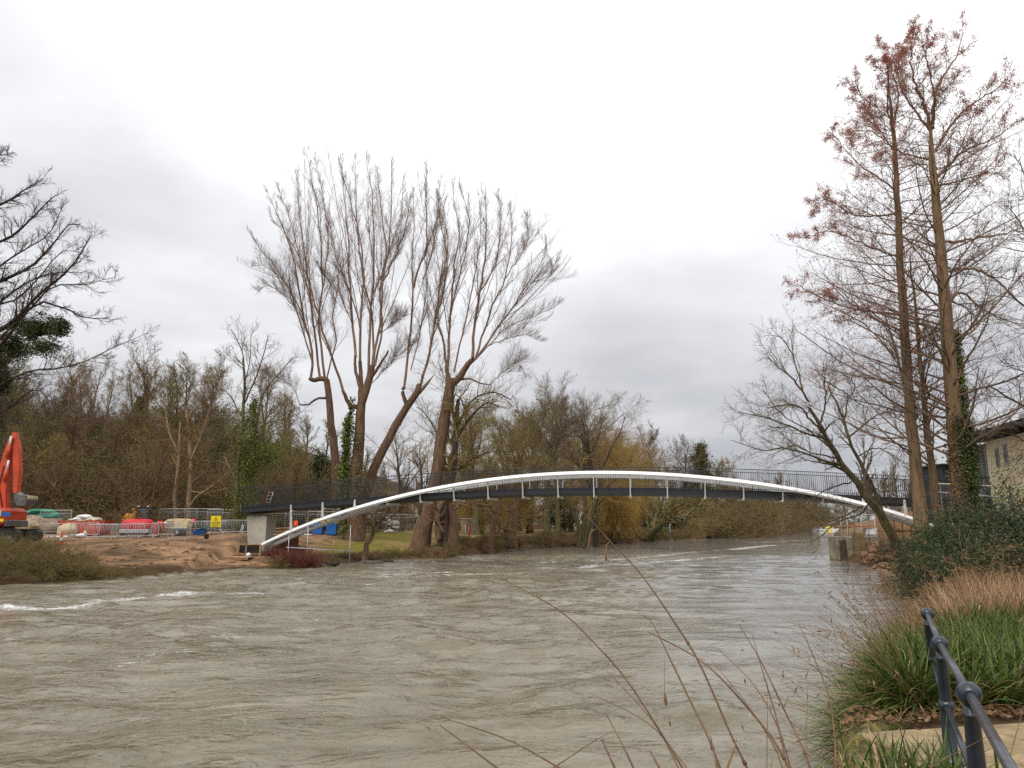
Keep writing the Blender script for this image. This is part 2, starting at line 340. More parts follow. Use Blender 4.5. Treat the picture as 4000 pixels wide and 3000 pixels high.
# ---------------------------------------------------------------- footbridge
AX = R(10.0); BX, BY = 5.2, 50.0
def bp_(s, t, z): return (BX + math.cos(AX)*s + math.sin(AX)*t, BY - math.sin(AX)*s + math.cos(AX)*t, z)
def hit(px, py, t):
    r = ray(px, py); nx_, ny_ = math.sin(AX), math.cos(AX)     # plane of constant t
    k = ((BX*nx_+BY*ny_)+t)/(r[0]*nx_+r[1]*ny_)
    x, y, z = r[0]*k, r[1]*k, H+r[2]*k
    return ((x-BX)*math.cos(AX)-(y-BY)*math.sin(AX), z)
TC = 1.75
m_white = mat('white_painted_steel', (.82, .82, .81), (.68, .68, .65), 1.2, .4, spec=.5, stretch=(1, 1, 3), contrast=(.2, .6))
m_plate = mat('weathered_white_plate', (.56, .56, .54), (.46, .46, .44), 2, .5)
m_dark = mat('anthracite_steel', (.028, .030, .036), (.020, .021, .026), 3, .5, spec=.4)
m_grey = mat('galvanised_steel', (.42, .43, .44), (.30, .31, .32), 6, .5, metal=.3)
m_conc = mat('pale_concrete', (.50, .46, .39), (.38, .35, .29), 1.6, .85, bump=.2, bscale=20)
def sep(s): return .7 + 1.05*np.clip(np.sin(np.clip((s+25)/52, 0, 1)*math.pi), 0, 1)**.5   # half distance between the arches
arch_px = [(1017, 2126), (1026, 2118), (1139, 2068), (1252, 2022), (1388, 1979), (1523, 1942), (1614, 1921), (1795, 1884), (1898, 1868), (2047, 1852), (2197, 1844), (2396, 1840), (2595, 1845), (2749, 1859), (2997, 1887), (3146, 1911), (3246, 1932), (3395, 1968), (3569, 2020), (3700, 2070)]
A = []
for px, py in arch_px:
    s = 0.0
    for _ in range(12): s, z = hit(px, py, TC-float(sep(s)))
    A.append((s, z))
A = np.array(A); cf = np.polyfit(A[:, 0], A[:, 1], 6); SA = np.linspace(A[0, 0], A[-1, 0], 90); ZA = np.polyval(cf, SA)
def arch_z(s): return float(np.interp(s, SA, ZA))
deck_px = [(942, 1981), (1139, 1965), (1252, 1956), (1388, 1945), (1486, 1937), (1600, 1931), (1779, 1921), (1913, 1914), (2026, 1910), (2147, 1907), (2396, 1904), (2644, 1905), (2868, 1912), (3017, 1920), (3166, 1929), (3389, 1937), (3549, 1944), (3680, 1952)]
Dk = np.array([hit(px, py, TC-1.35) for px, py in deck_px]); cd = np.polyfit(Dk[:, 0], Dk[:, 1], 4)
S0, S1 = Dk[0, 0], 28.5
def deck_z(s): return float(np.polyval(cd, min(s, Dk[-1, 0])))
bridge = thing('footbridge', 'curved white steel arch footbridge with dark deck and railings spanning the river', 'footbridge', bp_(0, TC, 0), -AX)
BL = lambda s, t, z: (s, t-TC, z)                                                   # local to the bridge
def sweep(sec_fn, S):
    V = []; n_ = None
    for s in S:
        sec = sec_fn(s); n_ = len(sec); V += [BL(s, t, z) for t, z in sec]
    V = np.array(V); k = len(S); q = []
    for i in range(k-1):
        for j in range(n_): q.append((i*n_+j, (i+1)*n_+j, (i+1)*n_+(j+1) % n_, i*n_+(j+1) % n_))
    mb = MB(); mb.add(V, q); mb.f += [tuple(range(n_)), tuple(reversed(range((k-1)*n_, k*n_)))]; mb.sm += [False]*2
    return mb
for sg in (-1, 1):
    def sec(s, sg=sg):
        t = TC+sg*float(sep(s)); z = arch_z(s); o = sg
        return [(t-.05*o, z), (t-.13*o, z-.05), (t-.10*o, z-.25), (t+.08*o, z-.31), (t+.17*o, z-.20), (t+.03*o, z)]
    sweep(sec, SA).build('arch', m_white, bridge)
SD = np.linspace(S0, S1, 80)
sweep(lambda s: [(TC-1.35, deck_z(s)), (TC-1.30, deck_z(s)), (TC-1.30, deck_z(s)-.12), (TC+1.30, deck_z(s)-.12), (TC+1.30, deck_z(s)), (TC+1.35, deck_z(s)), (TC+1.33, deck_z(s)-.40), (TC+.5, deck_z(s)-.50), (TC-.5, deck_z(s)-.50), (TC-1.33, deck_z(s)-.40)], SD).build('deck', m_dark, bridge)
SP = [hit(px, 1950, TC-1.4)[0] for px in (1139,)][0] + np.arange(18)*2.42
for s in SP:
    if s > 22: break
    for sg in (-1, 1):
        t1 = TC+sg*float(sep(s)); za = arch_z(s)-.2; zd = deck_z(s)-.56
        mb = MB(); top = za > zd
        ta = t1; td = TC+sg*1.42
        if top:     # hanger, a plate wider at the foot
            mb.add([BL(s-.025, ta-.04*sg, za), BL(s+.025, ta-.04*sg, za), BL(s+.025, ta+.06*sg, za), BL(s-.025, ta+.06*sg, za),
                    BL(s-.045, td-.05*sg, zd), BL(s+.045, td-.05*sg, zd), BL(s+.045, td+.06*sg, zd), BL(s-.045, td+.06*sg, zd)],
                   [(0, 1, 2, 3), (7, 6, 5, 4), (0, 4, 5, 1), (1, 5, 6, 2), (2, 6, 7, 3), (3, 7, 4, 0)]); nm = 'hanger'
        else:
            zt = deck_z(s)-.12
            mb.add([BL(s-.10, ta-.08*sg, za), BL(s+.10, ta-.08*sg, za), BL(s+.10, ta+.08*sg, za), BL(s-.10, ta+.08*sg, za),
                    BL(s-.05, td-.04*sg, zt), BL(s+.05, td-.04*sg, zt), BL(s+.05, td+.05*sg, zt), BL(s-.05, td+.05*sg, zt)],
                   [(3, 2, 1, 0), (4, 5, 6, 7), (0, 1, 5, 4), (1, 2, 6, 5), (2, 3, 7, 6), (3, 0, 4, 7)]); nm = 'strut'
        mb.build(nm, m_plate, bridge)
    MB().box(BL(s, TC, deck_z(s)-.57), (.12, 2.84, .13)).build('crossbeam', m_white, bridge)
RB_ = np.arange(S0+.05, S1-.3, 2.42)
for sg in (-1, 1):
    for a in RB_:
        mb = MB(); e = min(a+2.42, S1)
        k = np.arange(a+.03, e, .121)
        for j, s in enumerate(k):
            zt = deck_z(s); w = (.03, .06) if j == 0 else (.015, .028)
            mb.box(BL(s, TC+sg*1.38, zt+.60), (w[0], w[1], 1.50))
        mb.tube([BL(a, TC+sg*1.38, deck_z(a)+1.36), BL((a+e)/2, TC+sg*1.38, deck_z((a+e)/2)+1.36), BL(e, TC+sg*1.38, deck_z(e)+1.36)], .022, 6)
        mb.tube([BL(a, TC+sg*1.38, deck_z(a)+.10), BL(e, TC+sg*1.38, deck_z(e)+.10)], .014, 4)
        mb.build('railing_panel', m_dark, bridge)
# pier, a flared concrete wall under the left end, and the bearings on it
pz0 = gz(*bp_(S0+.9, TC, 0)[:2])-.3; zt = deck_z(S0+1)-.62
sm = S0+1.0
pier = thing('bridge_pier', 'flared pale concrete pier under the left end of the footbridge', 'pier', bp_(sm, TC, 0), -AX)
mb = MB(); zt2 = zt-.12
mb.add([(-.64, -.6, pz0), (.64, -.6, pz0), (.64, .5, pz0), (-.64, .5, pz0), (-.80, -.85, zt2), (.80, -.85, zt2), (.80, .7, zt2), (-.80, .7, zt2)],
       [(3, 2, 1, 0), (4, 5, 6, 7), (0, 1, 5, 4), (1, 2, 6, 5), (2, 3, 7, 6), (3, 0, 4, 7)])
mb.build('pier_shaft', m_conc, pier)
for x_, y_ in ((-.5, -.55), (.45, -.55), (0, .45)):
    mb = MB(); mb.box((x_, y_, zt2+.03), (.42, .34, .06)); mb.lathe((x_, y_, zt2+.06), [(.13, 0), (.13, .10)], 12); mb.build('bearing', m_grey, pier)
# ---------------------------------------------------------------- plants: branch generator
def nrm(v): return v/np.maximum(np.linalg.norm(v, axis=-1, keepdims=True), 1e-9)
def grow(rng, P, D, L, r, nseg, wander, up, endr=.35, droop=0):
    M = len(P); pts = np.zeros((M, nseg+1, 3)); rad = np.zeros((M, nseg+1)); pts[:, 0] = P; rad[:, 0] = r; d = nrm(D.copy())
    for i in range(nseg):
        d = d + rng.normal(0, wander, (M, 3)); d[:, 2] += up/nseg - droop*(i/nseg)
        d = nrm(d); pts[:, i+1] = pts[:, i] + d*(L/nseg)[:, None]; rad[:, i+1] = r*(1-(1-endr)*(i+1)/nseg)
    return pts, rad
def sprout(rng, pts, rad, n, t0, t1, ang, L, rr, nseg, wander, up, endr=.35, prof=None, minr=.006, droop=0, flat=0.0, tbias=1.0, angv=.25):
    """n children per parent; L = length (or fn of parent count); prof(t) scales the length along the parent"""
    M, N_, _ = pts.shape; plen = np.linalg.norm(np.diff(pts, axis=1), axis=2).sum(1)
    t = t0+(t1-t0)*((np.arange(n)[None, :]+rng.random((M, n)))/n)**tbias
    x = t*(N_-1); i = np.clip(x.astype(int), 0, N_-2); f = (x-i)[..., None]; m = np.arange(M)[:, None]
    P = pts[m, i]*(1-f)+pts[m, i+1]*f; T = nrm(pts[m, i+1]-pts[m, i]); r0 = rad[m, i]*(1-f[..., 0])+rad[m, i+1]*f[..., 0]
    rv = rng.normal(0, 1, T.shape); rv[..., 2] *= (1-flat)
    side = nrm(rv-T*(rv*T).sum(-1, keepdims=True))
    a = ang*(1+rng.normal(0, angv, t.shape)); D = T*np.cos(a)[..., None]+side*np.sin(a)[..., None]
    Ln = (L if np.isscalar(L) else 1.0)*rng.uniform(.65, 1.25, t.shape)
    if not np.isscalar(L): Ln = Ln*L[0]*plen[:, None]
    if prof is not None: Ln = Ln*prof(t)
    r = np.maximum(np.minimum(r0*rr, r0*.9), minr)
    P, D, Ln, r = P.reshape(-1, 3), D.reshape(-1, 3), Ln.ravel(), r.ravel()
    return grow(rng, P, D, Ln, r, nseg, wander, up, endr, droop)
def tubes_np(sets):
    """sets of (pts, rad, sides) -> vertices and quads"""
    Vs, Qs, off = [], [], 0
    for pts, rad, K in sets:
        M, N_, _ = pts.shape
        if M == 0: continue
        T = np.zeros_like(pts); T[:, 1:-1] = pts[:, 2:]-pts[:, :-2]; T[:, 0] = pts[:, 1]-pts[:, 0]; T[:, -1] = pts[:, -1]-pts[:, -2]; T = nrm(T)
        ref = np.where(np.abs(T[:, :1, 2:3]) < .8, np.array([0, 0, 1.]), np.array([1., 0, 0])); ref = np.broadcast_to(ref, T.shape)
        A_ = nrm(ref-T*(ref*T).sum(-1, keepdims=True)); B_ = np.cross(T, A_)
        an = 2*np.pi*np.arange(K)/K
        V = pts[:, :, None]+(A_[:, :, None]*np.cos(an)[None, None, :, None]+B_[:, :, None]*np.sin(an)[None, None, :, None])*rad[:, :, None, None]
        Vs.append(V.reshape(-1, 3)); base = off+(np.arange(M)*N_*K)[:, None, None]+(np.arange(N_-1)*K)[None, :, None]; k = np.arange(K)[None, None, :]
        Qs.append(np.stack([base+k, base+(k+1) % K, base+K+(k+1) % K, base+K+k], -1).reshape(-1, 4)); off += M*N_*K
    return np.concatenate(Vs), np.concatenate(Qs)
def resample(P, n, rng=None, wob=0.0):
    P = np.array(P, float)
    if len(P) > 2:   # Catmull-Rom through the points
        E = np.vstack([2*P[0]-P[1], P, 2*P[-1]-P[-2]]); out = []
        for i in range(1, len(E)-2):
            for t in np.linspace(0, 1, 6, endpoint=False):
                out.append(.5*((2*E[i])+(-E[i-1]+E[i+1])*t+(2*E[i-1]-5*E[i]+4*E[i+1]-E[i+2])*t*t+(-E[i-1]+3*E[i]-3*E[i+1]+E[i+2])*t**3))
        out.append(P[-1]); P = np.array(out)
    s = np.r_[0, np.cumsum(np.linalg.norm(np.diff(P, axis=0), axis=1))]; q = np.linspace(0, s[-1], n)
    o = np.stack([np.interp(q, s, P[:, k]) for k in range(3)], 1)
    if rng is not None and wob: o[1:-1] += rng.normal(0, wob, (n-2, 3))
    return o
def leaves_np(rng, P, size, flat=.0, asp=.55, hang=0.0, cup=True):
    """one small pointed leaf (two triangles folded) at each point"""
    n_ = len(P); d = rng.normal(0, 1, (n_, 3)); d[:, 2] = d[:, 2]*(1-flat)-hang; d = nrm(d); rv = rng.normal(0, 1, (n_, 3)); s = nrm(np.cross(d, rv)); s_ = size*rng.uniform(.55, 1.3, (n_, 1))
    nn = np.cross(d, s)
    V = np.stack([P, P+d*s_*.5+s*s_*asp*.5+nn*s_*.08, P+d*s_, P+d*s_*.5-s*s_*asp*.5+nn*s_*.08], 1).reshape(-1, 3)
    b = np.arange(n_)[:, None]*4
    return V, b+np.array([[0, 1, 2, 3]])
BARK = {
 'brown': mat('brown_bark', lin((118, 92, 72)), lin((74, 55, 42)), 2.5, .9, bump=.6, bscale=9, stretch=(3, 3, .5), rand=.12),
 'olive': mat('mossy_bark', lin((104, 96, 66)), lin((66, 56, 38)), 2.0, .9, bump=.5, bscale=9, stretch=(3, 3, .6), rand=.15),
 'dark': mat('dark_bark', lin((82, 66, 54)), lin((50, 39, 32)), 2.5, .9, bump=.5, bscale=9, stretch=(3, 3, .5), rand=.1),
 'tan': mat('fissured_tan_bark', lin((136, 112, 84)), lin((92, 76, 56)), 3.0, .9, bump=.8, bscale=8, stretch=(4, 4, .35)),
 'red': mat('reddish_bark', lin((148, 118, 98)), lin((104, 82, 68)), 2.0, .85, bump=.3, stretch=(2, 2, .5)),
 'pale': mat('pale_bark', lin((150, 126, 96)), lin((104, 84, 62)), 2.0, .85, bump=.3, stretch=(3, 3, .4), rand=.1),
}
TWIG = {
 'brown': mat('brown_twigs', lin((130, 104, 78)), lin((92, 70, 50)), 1.0, .9, rand=.15),
 'olive': mat('olive_twigs', lin((140, 122, 74)), lin((100, 84, 50)), .5, .9, rand=.18),
 'grey': mat('grey_brown_twigs', lin((126, 110, 88)), lin((92, 78, 62)), .5, .9, rand=.12),
 'red': mat('reddish_twigs', lin((134, 112, 96)), lin((102, 82, 70)), 1.0, .9),
 'dark': mat('dark_twigs', lin((84, 70, 58)), lin((58, 47, 39)), 1.0, .9, rand=.1),
 'gold': mat('golden_willow_twigs', lin((164, 130, 66)), lin((124, 98, 50)), .6, .85, rand=.1),
 'tan': mat('tan_twigs', lin((140, 112, 78)), lin((98, 76, 52)), .6, .85, rand=.1),
 'crimson': mat('crimson_dogwood_twigs', lin((120, 64, 52)), lin((84, 46, 38)), 1.0, .7),
}
m_ivy = mat('ivy_leaves', lin((116, 124, 46)), lin((58, 68, 28)), .9, .5, spec=.4, trans=.15, contrast=(.3, .7))
m_ivydark = mat('dark_evergreen_leaves', lin((92, 100, 54)), lin((44, 52, 30)), .9, .45, spec=.4, trans=.1, contrast=(.3, .7))
m_laurel = mat('laurel_leaves', lin((66, 84, 46)), lin((30, 42, 26)), 1.5, .5, spec=.2, trans=.1, contrast=(.3, .7))
m_rust = mat('rust_red_leaves', lin((190, 126, 106)), lin((150, 92, 76)), 1.2, .8, trans=.5)
m_scrub = mat('scrub_leaves', lin((112, 104, 58)), lin((70, 62, 38)), .8, .8, trans=.15, rand=.15)
m_brownleaf = mat('withered_leaves', lin((150, 120, 88)), lin((92, 68, 48)), 6, .85, trans=.2)
def put(root, name, sets, m, smooth=False):
    V, Q = tubes_np(sets); return link(name, mesh_np(name, V, Q, mat=m, smooth=smooth), root)
def put_leaves(root, name, V, Q, m): return link(name, mesh_np(name, V, Q, mat=m), root)
def mk(arr_list, K=6):
    """stack equal length guide polylines"""
    return np.stack([a for a in arr_list])
# ---- generic broadleaf tree in winter, local coordinates with the base at the origin
def bare_tree(name, label, cat, seed, Hh, r0, fork=.3, limbs=7, spread=.55, up=.45, bark='brown', twig='brown', dens=1.0, group=None, lean=(0, 0), crown_w=1.0, tw=.009, trunks=1, ivy=None, detail=4, wob=.10, skirt=0):
    rng = np.random.default_rng(seed); root = thing(name, label, cat, group=group)
    P = np.zeros((trunks, 3)); P[:, :2] = rng.normal(0, r0*1.2 if trunks > 1 else 0, (trunks, 2))
    D = np.tile([lean[0], lean[1], 1.0], (trunks, 1))+(rng.normal(0, .28, (trunks, 3)) if trunks > 1 else 0)
    tp, tr = grow(rng, P, D, np.full(trunks, Hh*.80), np.full(trunks, r0), 10, .05, .25, .12)
    tr[:, 0] *= 1.35
    l1 = sprout(rng, tp, tr, limbs, fork*1.2, .98, spread, Hh*.42*crown_w, .55, 8, wob, up, .2, prof=lambda t: 1.15-.75*t)
    if skirt:
        lo = sprout(rng, tp, tr, skirt, .1, fork*1.3, 1.2, Hh*.3*crown_w, .3, 8, wob, .1, .2)
        l1 = (np.concatenate([l1[0], lo[0]]), np.concatenate([l1[1], lo[1]]))
    put(root, 'trunk', [(tp, tr, 10), (l1[0], l1[1], 6)], BARK[bark], True)
    l2 = sprout(rng, l1[0], l1[1], int(8*dens), .15, 1.0, .7, (.42,), .5, 6, wob*1.2, up*.6, .3, prof=lambda t: 1.25-.6*t, minr=tw*1.6)
    top = sprout(rng, tp, tr, int(10*dens), .5, 1.0, .6, Hh*.14, .5, 6, wob, up*.6, .3, minr=tw*1.6)
    l2 = (np.concatenate([l2[0], top[0]]), np.concatenate([l2[1], top[1]]))
    l3 = sprout(rng, l2[0], l2[1], int(7*dens), .12, 1.0, .7, (.42,), .55, 4, wob*1.4, up*.4, .4, prof=lambda t: 1.2-.5*t, minr=tw)
    sets = [(l2[0], l2[1], 4), (l3[0], l3[1], 3)]
    if detail >= 4:
        l4 = sprout(rng, l3[0], l3[1], int(6*dens), .12, 1.0, .75, (.5,), .6, 2, wob*1.3, up*.3, .5, minr=tw*.75); sets.append((l4[0], l4[1], 3))
    put(root, 'crown', sets, TWIG[twig])
    if ivy:
        n_, zt, rr, sz = ivy; z = rng.random(n_)**.8*zt; a = rng.random(n_)*6.283; i = np.clip((z/Hh/.8*10).astype(int), 0, 9)
        k = rng.integers(0, trunks, n_); cxy = tp[k, i, :2]; q = rr*(.35+.65*rng.random(n_))*(1.1-.4*z/zt)*(.6+.8*vnoise(z*1.1, a, seed))
        Pp = np.stack([cxy[:, 0]+np.cos(a)*q, cxy[:, 1]+np.sin(a)*q, z], 1); V, Q = leaves_np(rng, Pp, sz); put_leaves(root, 'ivy', V, Q, m_ivy)
    return root
def shrub(name, label, seed, Hh, w, stems=60, twig='brown', leaf=None, nl=0, ls=.07, group=None, up=.25, tw=.006, sp=.9, cat='shrub', cup=0.0):
    rng = np.random.default_rng(seed); root = thing(name, label, cat, group=group)
    P = np.zeros((stems, 3)); P[:, :2] = rng.normal(0, w*.28, (stems, 2)); P[:, 2] = -.15
    D = rng.normal(0, sp, (stems, 3)); D[:, 2] = np.abs(rng.normal(.9, .3, stems)); D[:, :2] += P[:, :2]/w*1.2
    L = Hh*rng.uniform(.6, 1.25, stems)
    a = grow(rng, P, D, L, np.full(stems, tw*2.2), 7, .13, up, .3, droop=cup)
    b_ = sprout(rng, a[0], a[1], 7, .15, 1.0, .7, (.45,), .6, 4, .16, up, .4, minr=tw)
    c = sprout(rng, b_[0], b_[1], 5, .1, 1.0, .7, (.5,), .6, 2, .2, up*.5, .5, minr=tw*.8)
    put(root, 'branches', [(a[0], a[1], 4), (b_[0], b_[1], 3), (c[0], c[1], 3)], TWIG[twig])
    if leaf:
        q = np.concatenate([c[0][:, 1:].reshape(-1, 3), b_[0][:, 2:].reshape(-1, 3)]); q = q[rng.integers(0, len(q), nl)]+rng.normal(0, .05, (nl, 3))
        V, Q = leaves_np(rng, q, ls); put_leaves(root, 'foliage', V, Q, leaf)
    return root
def guided(px_list, Y0, Y1, n, rng, wob=.03, ground_base=False):
    """a limb traced by its outline points, receding from depth Y0 to Y1"""
    k = len(px_list); Ys = np.linspace(Y0, Y1, k); P = [at(px, py, Y) for (px, py), Y in zip(px_list, Ys)]
    return resample(P, n, rng, wob)
def world_tree(name, label, cat, group=None):
    return thing(name, label, cat, (0, 0, 0), 0, group)
def rebase(root, base):
    """move the Empty to the foot of the plant without moving what hangs below it"""
    root.location = base
    for c in root.children: c.matrix_parent_inverse = Matrix.Translation(-Vector(base))
# ---------------------------------------------------------------- the four pollarded poplars
# zoom box used for tracing: origin (900,500), 1.185 px per unit
def z4(x, y): return (900+x/1.185, 500+y/1.185)
def poplar(label, seed, trunk, tw0, tw1, Yt, limbs, shoots, ivy=None, tag_broken=None):
    rng = np.random.default_rng(seed); root = world_tree('pollarded_poplar', label, 'tree', 'tall pollarded poplars beyond the bridge')
    tp = guided(trunk, Yt, Yt, 14, rng, .03); b0 = tp[0].copy(); zg = gz(b0[0], b0[1]); tp[0, 2] = zg-.15
    tr = np.linspace(tw0/2, tw1/2, 14)*Yt/F*1.0; tr[0] *= 1.5; tr[1] *= 1.15
    put(root, 'trunk', [(tp[None], tr[None], 14)], BARK['brown'], True)
    lsets = []; allp = []; allr = []
    for pts, w0, w1, dY in limbs:
        g = guided([z4(*p) for p in pts], Yt, Yt+dY, 10, rng, .02); r = np.linspace(w0/2, w1/2, 10)*Yt/F; lsets.append((g[None], r[None], 9))
    for q_ in lsets: put(root, 'limb', [q_], BARK['brown'], True)
    for pts, w0, dY in shoots:
        g = guided([z4(*p) for p in pts], Yt, Yt+dY, 16, rng, .05); r = np.linspace(w0/2*.85, .55, 16)*Yt/F; allp.append(g); allr.append(r)
    sp_, sr_ = np.stack(allp), np.stack(allr); 
    for j_ in range(len(sp_)): put(root, 'shoot', [(sp_[j_:j_+1], sr_[j_:j_+1], 6)], BARK['red'], True)
    # extra unguided shoots from the heads, filling the crown in depth
    ex = sprout(rng, sp_, sr_, 3, .12, .55, .30, (.62,), .42, 12, .035, .35, .25, prof=lambda t: 1.15-.8*t)
    s1 = sprout(rng, sp_, sr_, 34, .15, 1.0, .38, 2.0, .17, 7, .05, .62, .3, prof=lambda t: np.interp(t, [0, .25, .6, 1], [.5, .95, .95, .38]), minr=.0085)
    s1b = sprout(rng, ex[0], ex[1], 15, .12, 1.0, .42, 1.6, .30, 6, .05, .62, .3, prof=lambda t: np.interp(t, [0, .4, 1], [.9, 1.0, .4]), minr=.009)
    s2 = sprout(rng, s1[0], s1[1], 9, .10, 1.0, .5, (.42,), .6, 4, .08, .35, .4, prof=lambda t: 1.2-.5*t, minr=.0068)
    s2b = sprout(rng, s1b[0], s1b[1], 7, .10, 1.0, .5, (.42,), .6, 3, .08, .35, .4, prof=lambda t: 1.2-.5*t, minr=.0068)
    s3 = sprout(rng, s2[0], s2[1], 4, .25, 1.0, .5, (.5,), .6, 2, .1, .2, .5, minr=.0055)
    put(root, 'crown', [(ex[0], ex[1], 5), (s1[0], s1[1], 4), (s1b[0], s1b[1], 3), (s2[0], s2[1], 3), (s2b[0], s2b[1], 3), (s3[0], s3[1], 3)], TWIG['red'])
    if ivy:
        for (pts, w, cnt) in ivy:
            g = guided(pts, Yt-.4, Yt-.4, 30, rng, 0); k = rng.integers(0, 30, cnt); q = rng.normal(0, 1, (cnt, 3))*w*Yt/F*.33*(.5+vnoise(k*.35, k*0, seed))[:, None]
            V, Q = leaves_np(rng, g[k]+q, .22); put_leaves(root, 'ivy', V, Q, m_ivy)
    if tag_broken:
        g = guided([z4(*p) for p in tag_broken], Yt, Yt-.3, 5, rng, .0); MB().tube(g, [.22, .19, .14, .08, .02], 6).build('broken_stub', BARK['pale'], root)
    rebase(root, (b0[0], b0[1], zg)); return root
def P4(*a): return [z4(*p) for p in a]
poplar('leftmost tall pollarded poplar, with an elbow-shaped limb below its shoots', 1, [(1318, 2085)]+P4((487, 1560), (470, 1380), (452, 1240), (445, 1165)), 42, 24, 70,
       [(((450, 1165), (415, 1160), (385, 1168), (368, 1158)), 22, 17, 0), (((440, 1250), (400, 1252), (360, 1280), (322, 1280)), 10, 6, 1)],
       [(((372, 1158), (378, 1040), (345, 900), (318, 760), (290, 600), (235, 440), (165, 290)), 13, -2), (((415, 1160), (398, 1000), (372, 800), (345, 600), (322, 400), (300, 190)), 12, 2), (((437, 1160), (412, 900), (424, 650), (408, 420), (350, 110)), 12, -3),
        (((448, 1150), (470, 1060), (492, 980), (474, 860), (502, 700), (490, 560)), 8, 3), (((378, 1080), (300, 830), (220, 660), (140, 560), (85, 480)), 8, -4), (((330, 850), (240, 700), (160, 640), (95, 640)), 6, 5), (((424, 760), (455, 520), (430, 330), (392, 130)), 7, 4),
        (((345, 900), (255, 780), (180, 730), (130, 750)), 5, -3), (((322, 1280), (280, 1190), (200, 1150), (140, 1130)), 4, 2), (((372, 800), (310, 560), (262, 380), (210, 260)), 7, 6)],
       )
poplar('stoutest of the tall pollarded poplars, ivy climbing beside its trunk', 2, [(1382, 2092)]+P4((578, 1640), (592, 1500), (600, 1380), (608, 1280), (640, 1170), (655, 1100)), 62, 26, 67,
       [(((585, 1290), (555, 1285), (520, 1215)), 20, 12, -1), (((600, 1300), (605, 1180), (600, 1080)), 24, 14, 1), (((640, 1170), (690, 1100), (730, 1030)), 15, 6, -1), (((610, 1230), (580, 1130), (578, 1050)), 15, 10, 1)],
       [(((522, 1220), (470, 1060), (425, 930), (372, 740), (300, 560), (180, 400)), 13, -3), (((580, 1060), (560, 850), (548, 600), (530, 350), (512, 130)), 13, 2), (((600, 1080), (607, 800), (610, 560), (560, 350), (500, 140)), 13, -2),
        (((640, 1150), (650, 900), (662, 640), (662, 400), (628, 110)), 14, 1), (((655, 1110), (660, 900), (620, 720), (590, 500), (575, 120)), 11, 4), (((660, 1100), (690, 900), (705, 700), (740, 520), (745, 320), (745, 150)), 13, -2),
        (((670, 1100), (700, 940), (695, 720), (735, 560), (790, 400), (800, 230)), 11, 3), (((700, 720), (760, 600), (810, 470), (830, 330)), 8, -4), (((600, 900), (530, 700), (480, 560), (455, 420)), 7, 4), (((665, 760), (720, 600), (700, 400), (680, 180)), 9, 5),
        (((560, 900), (500, 760), (440, 690), (410, 640)), 5, -3), (((690, 950), (760, 900), (800, 870)), 4, 2), (((640, 1200), (720, 1110), (800, 1030), (860, 990)), 5, -3)],
       ivy=[([(1350, 2090), (1342, 1900), (1355, 1720), (1360, 1640)], 38, 5200), ([(1352, 1720), (1372, 1600), (1378, 1560)], 22, 700), ([(1400, 1700), (1395, 1900), (1375, 2100)], 30, 900)])
poplar('leaning pollarded poplar with a pale torn stub at its top', 3, [(1395, 2060), (1440, 1884)]+P4((700, 1500), (770, 1370), (830, 1275), (880, 1200)), 44, 26, 69,
       [(((822, 1290), (800, 1235), (802, 1200)), 18, 13, 0), (((862, 1230), (870, 1195), (880, 1190)), 22, 16, 0)],
       [(((803, 1210), (828, 1000), (845, 760), (838, 620), (848, 470), (845, 280)), 13, 2), (((848, 740), (865, 660), (905, 570), (908, 420), (905, 170)), 10, -2), (((880, 1195), (925, 1010), (962, 790), (985, 600), (1000, 480)), 14, 1),
        (((835, 1120), (870, 990), (895, 860), (908, 720), (905, 560)), 6, 4), (((905, 1100), (945, 900), (985, 760), (1000, 590), (962, 350), (975, 240)), 9, -3), (((890, 700), (930, 590), (960, 420), (955, 300)), 6, 3)],
       tag_broken=((872, 1225), (900, 1195), (925, 1165), (945, 1140)))
poplar('tall pollarded poplar with a wide fan of shoots, nearest the river', 4, [(1640, 2103), (1672, 2010)]+P4((955, 1600), (975, 1450), (1000, 1300), (1015, 1200), (1022, 1160)), 56, 40, 68,
       [(((1020, 1190), (1005, 1145), (1000, 1100)), 22, 15, 1), (((1030, 1180), (1065, 1150), (1095, 1100), (1125, 1070)), 30, 20, -1), (((1060, 1165), (1110, 1160), (1150, 1180), (1200, 1190)), 9, 4, -2)],
       [(((1003, 1110), (985, 980), (955, 860), (970, 720), (1005, 580), (990, 380)), 12, -3), (((1005, 1110), (1020, 850), (1035, 640), (1060, 480), (1035, 360), (1030, 260)), 13, 2), (((1035, 1130), (1085, 900), (1130, 680), (1160, 480), (1150, 300)), 9, 4),
        (((1120, 1075), (1130, 900), (1160, 720), (1180, 560), (1185, 380), (1165, 290)), 15, -2), (((1130, 1075), (1210, 830), (1270, 700), (1300, 520), (1300, 350)), 11, 2), (((1135, 1070), (1240, 920), (1330, 800), (1400, 680), (1470, 560), (1430, 500)), 12, -3),
        (((1145, 1060), (1260, 940), (1380, 880), (1480, 840), (1530, 800)), 6, 4), (((1160, 750), (1230, 620), (1250, 430), (1240, 290)), 8, 4), (((1300, 840), (1400, 720), (1480, 680), (1510, 600)), 6, -3), (((1010, 900), (1050, 720), (1090, 560), (1100, 400), (1060, 260)), 8, -4),
        (((1200, 1190), (1270, 1120), (1330, 1080), (1360, 1140)), 4, -2), (((1190, 1010), (1290, 970), (1370, 960), (1440, 990)), 5, 5), (((1270, 700), (1340, 590), (1380, 500), (1370, 400)), 6, 2)])
